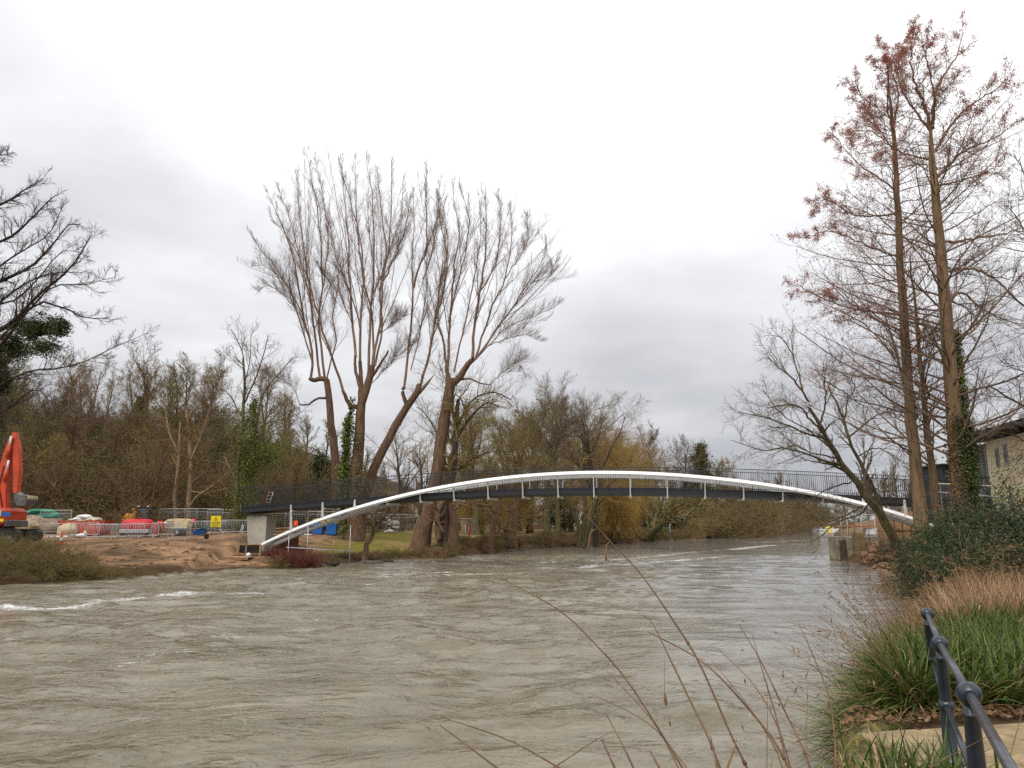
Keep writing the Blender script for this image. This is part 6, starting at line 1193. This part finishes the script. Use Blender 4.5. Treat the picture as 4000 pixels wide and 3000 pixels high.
p = at(3352, 2100, 57.4); r = thing('concrete_pillar', 'brown stained square pillar beside the quay wall', 'pillar', (p[0], 57.4, -.3)); MB().box((0, 0, 1.25), (.62, .8, 2.5), bev=.05).build('shaft', mat('brown_stained_concrete', lin((128, 108, 78)), lin((92, 76, 54)), 2, .9, bump=.3), r)
p = at(3403, 2072, 58.6); r = thing('white_sheet_stack', 'white sheeted stack on top of the quay behind the pillar', 'sheeted stack', (p[0], 58.6, 1.92)); MB().box((0, 0, .28), (1.1, .8, .56), bev=.1).build('wrap', m_whitep, r)
def scaffold(label, px0, px1, Y, py_top, cols, lifts, seed, board=True):
    rng = np.random.default_rng(seed); xa, xb = at(px0, 2080, Y)[0], at(px1, 2080, Y)[0]; z0 = gz((xa+xb)/2, Y); zt = at(px0, py_top, Y)[2]; r = thing('scaffold', label, 'scaffold', ((xa+xb)/2, Y, z0-.4)); w_ = xb-xa; h_ = zt-z0+.4
    for i in range(cols):
        for yy in (0, 1.1): MB().tube([(-w_/2+i*w_/(cols-1), yy, 0), (-w_/2+i*w_/(cols-1), yy, h_)], .026, 6).build('upright', m_steel if i % 2 else m_galv, r)
    for k_ in range(lifts):
        zz_ = h_*(.35+.62*k_/max(1, lifts-1))
        for yy in (0, 1.1): MB().tube([(-w_/2-.2, yy, zz_), (w_/2+.2, yy, zz_+rng.normal(0, .03))], .026, 6).build('ledger', (m_orange if k_ % 2 else m_galv) if yy == 0 else m_galv, r)
        if board: MB().box((0, .55, zz_+.05), (w_+.2, 1.0, .04)).build('boards', m_wood, r)
    return r
scaffold('scaffold with orange ledgers on the quay left of the leaning alder', 3312, 3420, 58, 2008, 5, 3, 1); scaffold('scaffold tower below the right end of the arch', 3465, 3560, 50, 2030, 4, 3, 2)
p = at(3520, 2055, 52.5); r = thing('timber_hoarding', 'tan timber shuttering behind the scaffold below the arch end', 'shuttering', (p[0], 52.5, gz(p[0], 52.5)-.2)); MB().box((0, 0, 1.15), (3.4, .12, 2.3)).build('panel', m_wood, r)
for i in range(5): MB().box((-1.5+i*.75, -.09, 1.15), (.08, .06, 2.3)).build('soldier', m_wood2, r)
rng = np.random.default_rng(17); dbr = [('plank', 3437, 45.5), ('plank', 3420, 48), ('plank', 3475, 44.5), ('plank', 3500, 47), ('plank', 3390, 51), ('plank', 3460, 49.5), ('plank', 3530, 45)]
pd = ['pale plank sloping down the right bank below the leaning alder', 'plank lying on the rubble bank behind the sloping plank', 'plank nearest the alder foot', 'plank on the bank right of the alder stem', 'plank close to the brown pillar', 'plank high on the rubble bank', 'plank at the far right of the rubble bank']
for (nm, px, Y), lab in zip(dbr, pd):
    x, y, z = place(px, Y); r = thing('loose_plank', lab, 'plank', (x, y, z+.12), rng.random()*2); MB().box((0, 0, 0), (rng.uniform(1.2, 2.2), .2, .05), ry=rng.uniform(.1, .4)).build('board', m_wood, r)
tag(lumps([((at(px, 2100, Y)[0], Y, gz(at(px, 2100, Y)[0], Y)+.05), (rng.uniform(.2, .5), rng.uniform(.2, .4), rng.uniform(.12, .3)), 200+j) for j, (px, Y) in enumerate(zip(rng.uniform(3370, 3560, 60), rng.uniform(43, 56, 60)))], 'rubble_bank', mat('brown_rubble', lin((150, 118, 90)), lin((96, 72, 54)), 5, .95, bump=.5)), 'brown rubble covering the right bank below the scaffold', 'rubble', kind='stuff')
# ---------------------------------------------------------------- stone building at the right edge
def bstone():
    m = bpy.data.materials.new('coursed_pale_stone'); m.use_nodes = True; nt = m.node_tree; N = nt.nodes; L = nt.links; b = N['Principled BSDF']; b.inputs['Roughness'].default_value = .9
    tc = N.new('ShaderNodeTexCoord'); mp = N.new('ShaderNodeMapping'); mp.inputs['Rotation'].default_value = (math.pi/2, 0, math.pi/2); L.new(tc.outputs['Object'], mp.inputs['Vector'])
    br_ = N.new('ShaderNodeTexBrick'); br_.inputs['Color1'].default_value = (*lin((222, 208, 172)), 1); br_.inputs['Color2'].default_value = (*lin((200, 184, 148)), 1); br_.inputs['Mortar'].default_value = (*lin((150, 136, 110)), 1)
    br_.inputs['Scale'].default_value = 1.0; br_.inputs['Brick Width'].default_value = .5; br_.inputs['Row Height'].default_value = .22; br_.inputs['Mortar Size'].default_value = .015; L.new(mp.outputs[0], br_.inputs['Vector'])
    nz = N.new('ShaderNodeTexNoise'); nz.inputs['Scale'].default_value = 1.2; nz.inputs['Detail'].default_value = 6; L.new(tc.outputs['Object'], nz.inputs['Vector']); mx = N.new('ShaderNodeMix'); mx.data_type = 'RGBA'; mx.blend_type = 'MULTIPLY'; mx.inputs['Factor'].default_value = .3; L.new(br_.outputs['Color'], mx.inputs[6]); L.new(nz.outputs['Color'], mx.inputs[7]); L.new(mx.outputs[2], b.inputs['Base Color']); return m
A1 = Vector((29.7, 48.3)); A2 = Vector((28.2, 40.5)); dr_ = (A2-A1).normalized(); Lb = 21.0; ang = math.atan2(dr_.y, dr_.x)
ze = 8.05; zb_ = 2.6
bld = thing('stone_building', 'pale stone building with dark eaves and glazed end bay at the right edge', 'building', (A1.x, A1.y, zb_), ang)
hw = ze-zb_      # local x runs towards the camera along the river front; +y is towards the river side? (front at y=0, body behind at +y)
sgn = 1 if (Matrix.Rotation(ang, 2) @ Vector((0, 1))).x > 0 else -1
MB().box((2.9+(Lb-2.9)/2, sgn*4.5, hw/2-.6), (Lb-2.9, 9.0, hw+.6)).build('wall', bstone(), bld)
MB().box((1.45, sgn*4.6, hw/2-.6), (2.9, 8.6, hw+.6)).build('glazed_bay', m_glass, bld)
for i in range(5): MB().box((.04+i*.70, sgn*.28, hw/2-.3), (.07, .12, hw), ).build('mullion', m_grey, bld)
MB().box((Lb/2, sgn*4.4, hw+.12), (Lb+1.0, 10.4, .22)).build('eaves', m_dark, bld)
MB().add([(-.7, sgn*-.9, hw+.24), (Lb+.5, sgn*-.9, hw+.24), (Lb+.5, sgn*9.6, hw+.24), (-.7, sgn*9.6, hw+.24), (0, sgn*4.4, hw+1.0), (Lb, sgn*4.4, hw+1.0)], [(0, 1, 5, 4), (2, 3, 4, 5), (0, 4, 3), (1, 2, 5), (3, 2, 1, 0)]).build('roof', mat('grey_roofing', lin((120, 122, 122)), lin((92, 94, 94)), 2, .8), bld)
for x_, z_ in ((4.4, hw-1.35), (5.5, hw-1.25), (8.2, hw-1.3), (10.6, hw-1.3), (4.4, .9), (8.2, .9)):
    f_ = MB().box((x_, sgn*-.01, z_), (.42, .10, 1.15)).build('window', m_grey, bld); MB().box((x_, sgn*-.07, z_), (.32, .03, 1.0)).build('pane', m_glass, f_)
MB().box((6.3, sgn*1.2, hw+.75), (1.0, .9, .55), bev=.04).build('roof_unit', m_grey, bld); MB().tube([(5.2, sgn*.6, hw+.2), (5.2, sgn*.6, hw+.8), (5.0, sgn*.6, hw+.9)], .07, 8).build('vent_pipe', m_steel, bld)
# dark shed between redwoods
x, y, z = at(3730, 1960, 52)[0], 52, 0; z = gz(x, y); r = thing('dark_shed', 'dark low shed seen between the redwood trunks', 'shed', (x, y, z)); zt = at(3690, 1825, 52)[2]-z
MB().box((0, 0, zt/2), (3.0, 3, zt)).build('wall', m_dark, r); MB().box((0, 0, zt+.06), (3.3, 3.4, .12)).build('roof', m_black, r); MB().box((-1.2, -1.52, zt*.5), (1.0, .04, zt*.5)).build('door', m_steel, r)
x, y = at(3712, 1990, 49)[0], 49; z = gz(x, y); r = thing('board_stack', 'stack of pale sawn boards between the redwood trunks', 'timber stack', (x, y, z))
for i in range(7): MB().box((.05*(i % 2), 0, .1+i*.16), (2.0, .9, .12)).build('plank', m_wood, r)
# site rail in front of building
a = Vector(at(3660, 1889, 40)); b__ = Vector(at(3960, 1903, 30)); r = thing('guard_rail', 'pale horizontal guard rail in front of the stone building', 'rail', tuple(a)); MB().tube([(0, 0, 0), b__-a], .035, 8).build('top_rail', m_beige, r); MB().tube([(0, 0, -.45), b__-a+Vector((0, 0, -.45))], .03, 8).build('mid_rail', m_galv, r)
for t in (.05, .35, .65, .95): q = (b__-a)*t; g_ = gz(a.x+q.x, a.y+q.y); MB().tube([q+Vector((0, 0, .02)), Vector((q.x, q.y, g_-a.z))], .03, 8).build('post', m_steel, r)
# ---------------------------------------------------------------- path slabs
m_slab = mat('riven_sandstone', lin((168, 148, 114)), lin((116, 98, 72)), 4.5, .85, bump=.8, bscale=22, detail=8, contrast=(.3, .72))
rng = np.random.default_rng(3); mb = MB(); RAIL = [(2.33-.87*2.15, 4.0-1.8*2.15), (2.33-.87*1.07, 4.0-1.8*1.07), (2.33, 4.0), (3.2, 5.8), (4.1, 7.6)]
ux, uy = math.cos(R(12)), math.sin(R(12)); vx_, vy_ = -uy, ux; row = -3.0; ri = 0
while row < 9.4:
    dpt = rng.choice([.62, .74, .9]); col_ = -6.0+rng.random()*.6
    while col_ < 9:
        w_ = rng.choice([.6, .9, 1.1]); cx_ = ux*(col_+w_/2)+vx_*(row+dpt/2); cy_ = uy*(col_+w_/2)+vy_*(row+dpt/2)
        dd = float(_segdist(np.array([cx_]), np.array([cy_]), RB)[0]); ok = not bool(inriver(np.array([cx_]), np.array([cy_]))[0])
        if ok and dd > .42 and row*1 < 5.85+.0*cx_ and -2 < cy_ and cx_ < 7.5: mb.box((cx_, cy_, 1.02+rng.normal(0, .004)), (w_-.03, dpt-.034, .06), rz=R(12), ry=rng.normal(0, .004), rx=rng.normal(0, .004), bev=.012)
        col_ += w_
    row += dpt
tag(mb.build('path', m_slab), kind='structure')
# stone coping along the edge of the water with moss
mb = MB(); m_mossy = mat('mossy_edge_stone', lin((112, 102, 58)), lin((60, 52, 32)), 7, .95, bump=.8, bscale=12, contrast=(.4, .62))
E_ = resample([(-2.4, 1.5, 0), (.1, 2.35, 0), (1.3, 3.1, 0), (2.15, 4.4, 0), (2.56, 5.5, 0), (2.80, 6.2, 0), (3.3, 7.15, 0), (3.9, 8.3, 0)], 18)
EE = resample([tuple(p) for p in E_], 220); TT = nrm(np.gradient(EE, axis=0)); SS = np.stack([TT[:, 1], -TT[:, 0], np.zeros(220)], 1); an = np.linspace(-.5, math.pi+.9, 30)
uu, aa = np.meshgrid(np.arange(220)*.045, an, indexing='ij'); rad_ = .22+.17*(fbm(uu*1.6, aa*1.2, 61, 4)-.5)+.10*(fbm(uu*6, aa*4, 67, 4)-.5)
Vm = EE[:, None]+SS[:, None]*(np.cos(aa)*rad_*1.25)[..., None]+np.array([0, 0, 1.])*(np.sin(aa)*rad_+.80)[..., None]; ii_ = np.arange(220*30).reshape(220, 30)
mb.add(Vm.reshape(-1, 3), [tuple(int(v_) for v_ in q) for q in np.stack([ii_[:-1, :-1], ii_[1:, :-1], ii_[1:, 1:], ii_[:-1, 1:]], -1).reshape(-1, 4)], True)
tag(mb.build('mossy_edge', m_mossy), kind='structure')
# ---------------------------------------------------------------- ball-jointed handrail
m_rail = mat('blue_black_gloss_paint', lin((32, 41, 54)), lin((22, 29, 38)), 6, .28, spec=.6, bump=.12, bscale=40); m_railw = mat('rubbed_handrail_paint', lin((74, 73, 76)), lin((38, 44, 54)), 5, .28, spec=.6, bump=.1, bscale=40, stretch=(6, 1.5, 6))
hr = thing('riverside_railing', 'blue-grey iron railing with ball-jointed posts beside the path', 'railing', (RAIL[2][0], RAIL[2][1], 1.05)); ZB = [1.92, 1.91, 1.905, 1.875, 1.885]; o3 = Vector((RAIL[2][0], RAIL[2][1], 1.05)); gl = 1.05
for (x_, y_), zb_ in zip(RAIL, ZB):
    hx_ = zb_-gl; c = (x_-o3.x, y_-o3.y, 0)
    pst = MB().lathe(c, [(.075, 0), (.075, .02), (.060, .03), (.058, .06), (.049, .07), (.044, hx_*.42), (.043, hx_*.52), (.037, hx_-.115), (.043, hx_-.108), (.043, hx_-.096), (.036, hx_-.090), (.031, hx_-.04)], 22).build('post', m_rail, hr)
    def ball(rad, z_): return MB().lathe((c[0], c[1], z_), [(rad*math.sin(a)+.0005, -rad*math.cos(a)) for a in np.linspace(0, math.pi, 15)], 24)
    ball(.060, hx_).build('ball_joint', m_rail, hr); ball(.057, hx_*.47).build('ball_joint', m_rail, hr)
for k in range(4):
    for lv, rad_ in ((1.0, .0225), (.47, .0195)):
        a = Vector((RAIL[k][0], RAIL[k][1], gl+(ZB[k]-gl)*lv))-o3; b_ = Vector((RAIL[k+1][0], RAIL[k+1][1], gl+(ZB[k+1]-gl)*lv))-o3; d = (b_-a).normalized()
        MB().tube([a+d*.055, b_-d*.055], rad_, 16).build('rail', m_railw if lv == 1 else m_rail, hr)
        for q, sg in ((a, 1), (b_, -1)): MB().tube([q+d*sg*.050, q+d*sg*.074], rad_*1.22, 16).build('collar', m_rail, hr)
# low fence further back on the grass
r = thing('low_wire_fence', 'thin dark wire fence on the grass at the right edge', 'fence', (11.8, 17.0, 1.15))
for i in range(5): MB().tube([(i*.9, -i*.75, -.1), (i*.9, -i*.75, .75)], .022, 8).build('post', m_rail, r)
for h__ in (.35, .68): MB().tube([(0, 0, h__), (3.6, -3.0, h__)], .012, 6).build('wire', m_rail, r)
# ---------------------------------------------------------------- sedge, reeds and litter
def blades(rng, P, L, w, lean, droop, base_dir=None, nseg=5, c1=(.1, .14, .04), c2=(.2, .18, .06), cmix=.5):
    n_ = len(P); d = rng.normal(0, lean, (n_, 3)); d[:, 2] = 1
    if base_dir is not None: d += base_dir
    L_ = L*rng.uniform(.55, 1.2, n_); pts, _ = grow(rng, P, d, L_, np.ones(n_), nseg, .05, -droop, 1)
    T = nrm(pts[:, -1]-pts[:, 0]); side = nrm(np.cross(T, np.array([0, 0, 1.])+rng.normal(0, .3, (n_, 3)))); ww = w*rng.uniform(.7, 1.3, n_); prof = np.interp(np.linspace(0, 1, nseg+1), [0, .3, .8, 1], [.7, 1, .6, .05])
    off = side[:, None]*(ww[:, None]*prof[None])[..., None]*.5; V = np.stack([pts-off, pts+off], 2).reshape(-1, 3); b_ = (np.arange(n_)*(nseg+1)*2)[:, None]+(np.arange(nseg)*2)[None]
    Q = np.stack([b_, b_+1, b_+3, b_+2], -1).reshape(-1, 4); m_ = np.clip(rng.normal(cmix, .3, (n_, 1)), 0, 1); c = np.array(c1)*(1-m_)+np.array(c2)*m_; c = c*rng.uniform(.7, 1.25, (n_, 1)); return V, Q, np.repeat(c, (nseg+1)*2, 0)
m_blade = mat('grass_blade', (1, 1, 1), (.8, .8, .8), 3, .45, tint=True, spec=.35, trans=.25)
def region(rng, n_, pxr, Yr, pyr=2300, mind=.15, clump=.55, cl=34):
    px = rng.uniform(*pxr, n_); Y = rng.uniform(*Yr, n_); x = (px-2000)/F*Y*.955; d = _segdist(x, Y, RB); ok = (~inriver(x, Y)) & (d > mind) & (x < (4200-2000)/F*Y)
    x, Y = x[ok], Y[ok]; c = fbm(x*1.9, Y*1.9, cl); keep = c > rng.random(len(x))*clump*.9; x, Y = x[keep], Y[keep]; return np.stack([x, Y, ground(x, Y)-.03], 1)
def blade_obj(name, sets, kind=None, label=None, cat=None):
    Vs, Qs, Cs, o_ = [], [], [], 0
    for V, Q, c in sets: Vs.append(V); Qs.append(Q+o_); Cs.append(c); o_ += len(V)
    o = link(name, mesh_np(name, np.concatenate(Vs), np.concatenate(Qs), mat=m_blade, col=np.concatenate(Cs))); return tag(o, label, cat, kind=kind)
rng = np.random.default_rng(44)
G1, G2 = lin((54, 78, 32)), lin((116, 128, 54)); D1, D2 = lin((132, 104, 70)), lin((206, 170, 130)); B1, B2 = lin((104, 74, 50)), lin((164, 120, 84))
# green sedge tussocks: denser and longer near the path
P = region(rng, 30000, (3340, 4250), (7.4, 12.5), clump=.62, cl=35); tc_ = np.floor(P[:, :2]*2.2+rng.normal(0, .12, (len(P), 2)))/2.2+.2; P[:, :2] = P[:, :2]*.45+tc_*.55
dv = P[:, :2]-tc_; bd = np.concatenate([dv*3.0, np.zeros((len(P), 1))], 1)
blade_obj('sedge', [blades(rng, P, .66, .022, .42, 1.0, bd, 6, G1, G2, .35), blades(rng, P[::3]+rng.normal(0, .05, P[::3].shape), .55, .014, .55, 1.3, None, 5, D1, D2, .5)], 'stuff', 'green sedge growing thickly at the end of the paved path', 'sedge')
q = region(rng, 9000, (3300, 3700), (7.3, 15), clump=.2, mind=.0); dd_ = _segdist(q[:, 0], q[:, 1], RB); q = q[dd_ < .75]; q[:, 2] = np.maximum(q[:, 2], .55); out = np.tile(np.array([-.75, -.2, 0]), (len(q), 1))
blade_obj('overhanging_sedge', [blades(rng, q, .75, .015, .35, 1.3, out, 6, G1, G2, .4), blades(rng, q[::3], .75, .013, .4, 1.3, out[::3], 6, B1, D2, .5)], 'stuff', 'sedge hanging over the water edge below the railing', 'sedge')
# dry reeds behind
P = region(rng, 26000, (3330, 4300), (11.0, 20), clump=.7, cl=36)
blade_obj('dry_reeds', [blades(rng, P, .85, .014, .30, .5, None, 5, B1, D2, .5), blades(rng, P[::3]+rng.normal(0, .06, P[::3].shape), .55, .018, .4, 1.0, None, 5, G1, G2, .5)], 'stuff', 'dry brown reeds and seedheads behind the green sedge', 'reeds')
# short turf on the slope at the right
P = region(rng, 52000, (3700, 4500), (12, 30), clump=.3, cl=39, mind=3.2)
blade_obj('turf', [blades(rng, P, .16, .016, .4, .3, None, 3, lin((104, 118, 40)), lin((150, 150, 66)), .4)], 'stuff', 'short green turf on the slope at the right edge', 'grass')
# long stems arching out over the water
q = region(rng, 430, (3330, 3620), (7.2, 15), clump=.3, mind=.0); dd_ = _segdist(q[:, 0], q[:, 1], RB); q = q[dd_ < 1.6]; out = np.tile(np.array([-.95, -.15, 0]), (len(q), 1))
a = grow(rng, q, np.array([-.55, -.1, 1.0])+rng.normal(0, .28, (len(q), 3)), rng.uniform(.9, 1.9, len(q)), np.full(len(q), .0034), 9, .05, -.75, .4)
hd = []
rt = thing('arching_grass_stems', 'long dry grass stems arching from the sedge out over the water', 'grass stems', tuple(q.mean(0))); V, Q = tubes_np([(a[0]-q.mean(0), a[1], 4)]); o = link('stems', mesh_np('stems', V, Q, mat=TWIG['tan']), rt); o['kind'] = 'stuff'
k = rng.integers(6, 10, 420); i_ = rng.integers(0, len(q), 420); V, Q = leaves_np(rng, a[0][i_, k]-q.mean(0), .075, asp=.22, hang=.6); o = put_leaves(rt, 'seedheads', V, Q, m_brownleaf); o['kind'] = 'stuff'
# sedge tuft in the lower foreground on the edge
P = np.array([(rng.normal(2.62, .20), rng.normal(5.15, .14), 1.0) for _ in range(230)]); P2 = np.array([(rng.normal(2.3, .16), rng.normal(5.0, .12), .98) for _ in range(90)])
blade_obj('edge_sedge', [blades(rng, P, .46, .020, .42, .9, None, 6, G1, G2, .3), blades(rng, P2, .42, .018, .5, 1.1, None, 6, G1, D2, .4)], 'stuff', 'green sedge tuft on the mossy edge in the bottom foreground', 'sedge')
P = np.concatenate([E_[rng.integers(0, 18, 3600)]+rng.normal(0, .15, (3600, 3))*np.array([1, 1, .0])+np.array([0.02, 0, 1.0])]); P[:, 2] += rng.normal(0, .03, len(P))
blade_obj('moss_fringe', [blades(rng, P, .09, .006, .6, 1.0, None, 3, lin((124, 116, 44)), lin((156, 146, 76)), .4)], 'stuff', 'yellow-green moss and fine grass along the stone edge', 'moss')
# leaf litter where the slabs end
n_ = 3000; P = np.stack([rng.uniform(2.6, 9, n_), np.zeros(n_), np.full(n_, 1.07)], 1); P[:, 1] = 6.35+.21*P[:, 0]+np.abs(rng.normal(0, .38, n_))-.22; ok = ~inriver(P[:, 0], P[:, 1]); P = P[ok]; P[:, 2] += rng.random(len(P))*.03
V, Q = leaves_np(rng, P, .055, flat=.8, asp=.75); o = link('leaf_litter', mesh_np('leaf_litter', V, Q, mat=m_brownleaf)); tag(o, 'brown dead leaves lying where the paving meets the sedge', 'dead leaves', kind='stuff')
# ---------------------------------------------------------------- tall dry grass stalks in the foreground
def z7(x, y): return (1600+x/1.229, 2100+y/1.229)
ST = [([(2290, 2010), z7(945, 0), z7(1110, 175), z7(1300, 450), z7(1400, 620), z7(1540, 940), z7(1620, 1106)], 2.3, 5, 0), ([z7(430, 190), z7(720, 350), z7(900, 520), z7(1040, 680), z7(1190, 910), z7(1310, 1106)], 2.0, 4, 0), ([z7(1120, 375), z7(1160, 400), z7(1230, 540), z7(1370, 830), z7(1430, 950), z7(1490, 1106)], 2.1, 5, 0),
      ([z7(1140, 450), z7(1370, 570), z7(1490, 670), z7(1600, 790), z7(1740, 960), z7(1820, 1100)], 1.9, 5, 1), ([z7(1580, 415), z7(1690, 600), z7(1800, 830), z7(1870, 970), z7(1925, 1106)], 2.3, 5, 2), ([z7(1645, 465), z7(1700, 660), z7(1770, 900), z7(1810, 1106)], 2.4, 4, 2), ([z7(1870, 415), z7(1960, 620), z7(2015, 770), z7(2040, 950), z7(2046, 1106)], 2.6, 5, 2),
      ([z7(145, 900), z7(280, 1000), z7(420, 1106)], 1.7, 5, 3), ([z7(150, 860), z7(470, 970), z7(720, 1106)], 1.9, 4, 3), ([z7(940, 840), z7(1010, 970), z7(1075, 1106)], 1.8, 5, 0), ([z7(925, 970), z7(955, 1040), z7(985, 1106)], 1.7, 6, 0), ([z7(1155, 1025), z7(1200, 1106)], 1.8, 6, 1), ([z7(1475, 530), z7(1640, 690), z7(1760, 890), z7(1830, 1106)], 2.2, 4, 1),
      ([z7(1450, 590), z7(1620, 800), z7(1750, 1000), z7(1790, 1106)], 2.1, 4, 1), ([z7(975, 925), z7(850, 1000), z7(690, 1106)], 2.0, 3, 3), ([z7(850, 740), z7(1080, 850), z7(1200, 940), z7(1330, 1106)], 2.1, 3, 0), ([z7(940, 635), z7(1090, 790), z7(1200, 930), z7(1290, 1106)], 2.1, 3, 0), ([z7(1910, 710), z7(1905, 950), z7(1915, 1106)], 2.5, 3, 2), ([z7(1720, 690), z7(1715, 1106)], 2.4, 3, 2), ([z7(1445, 955), z7(1475, 1106)], 1.9, 6, 1),
      ([z7(1980, 1005), z7(2080, 1106)], 2.3, 5, 2), ([(4000, 2760), (3960, 2900), (3935, 3000)], 3.4, 4, 4), ([(3870, 2870), (3700, 2960), (3620, 3010)], 3.3, 4, 4)]
CL = [('tall dry grass clump in the middle foreground with hooked seedheads', (.75, 1.35)), ('dry grass clump right of the middle foreground, stalks crossing', (.95, 1.4)), ('dry grass clump nearest the sedge with jointed straight stalks', (1.15, 1.6)), ('low sparse grass clump at the lower centre-left, thin stalks', (.35, 1.1)), ('single dry stalks crossing the railing posts', (2.2, 3.2))]
rng = np.random.default_rng(66); m_stalk = mat('dry_stalk', lin((120, 92, 62)), lin((78, 54, 38)), 14, .6, stretch=(1, 1, .3))
for ci, (lab, (rx_, ry_)) in enumerate(CL):
    r = thing('grass_clump', lab, 'grass clump', (rx_, ry_, gz(rx_, ry_)))
    base = Vector(r.location)
    for j, (pts, Y, w_, c) in enumerate(ST):
        if c != ci: continue
        n_ = len(pts); P = [Vector(at(px, py, Y*(1+.12*(1-i/max(1, n_-1))))) for i, (px, py) in enumerate(pts)]
        d = (P[-1]-P[-2]).normalized(); foot = Vector((rx_+rng.normal(0, .1), ry_+rng.normal(0, .1), base.z)); q0 = P[-1]; P.append(q0+d*.10); P.append(q0+d*.22); q1 = q0+d*.38+Vector((0, 0, -.06)); P.append(q1); zg_ = gz(q1.x+.05, max(q1.y-.05, .9)); P.append(Vector((q1.x+d.x*.12, q1.y+d.y*.12, (q1.z+zg_)/2))); P.append(Vector((q1.x+d.x*.16, q1.y+d.y*.16, zg_)))
        g_ = resample([tuple(p-base) for p in P], 40); rd = np.interp(np.linspace(0, 1, 40), [0, .15, 1], [.0010, .0021, .0042])*w_/5*1.25
        s_ = MB().tube(g_, rd, 6).build('stalk', m_stalk, r)
        if w_ > 4:
            for t_ in (10, 17, 24): MB().tube([g_[t_], g_[t_]+(g_[t_+1]-g_[t_])*.25], rd[t_]*1.7, 6).build('node', m_stalk, s_)
            q_ = rng.integers(12, 24); V_ = Vector(g_[q_]); MB().tube([V_, V_+Vector((.01, 0, .03)), V_+Vector((.035, .01, .075)), V_+Vector((.04, .01, .10))], [.002, .0035, .0022, .0006], 5).build('sheath', TWIG['tan'], s_)
    if ci == 0:
        for pts in ([(2330, 2066), (2308, 2078), (2300, 2120), (2298, 2142)], [(2382, 2116), (2370, 2128), (2367, 2160), (2368, 2190)]):
            P = [Vector(at(px, py, 2.55))-base for px, py in pts]; MB().tube(P, [.0012, .0018, .0020, .0034], 6).build('seedhead', TWIG['tan'], r)
        P = [Vector(at(px, py, 2.2))-base for px, py in [z7(1222, 560), z7(1224, 740), z7(1228, 780), z7(1232, 810)]]; MB().tube(P, [.0005, .0009, .0055, .0012], 6).build('seedhead', m_brownleaf, r)
        P = [Vector(at(px, py, 2.2))-base for px, py in [z7(1238, 810), z7(1246, 875), z7(1250, 890), z7(1252, 908)]]; MB().tube(P, [.0004, .0006, .0036, .0008], 6).build('seedhead', m_brownleaf, r)
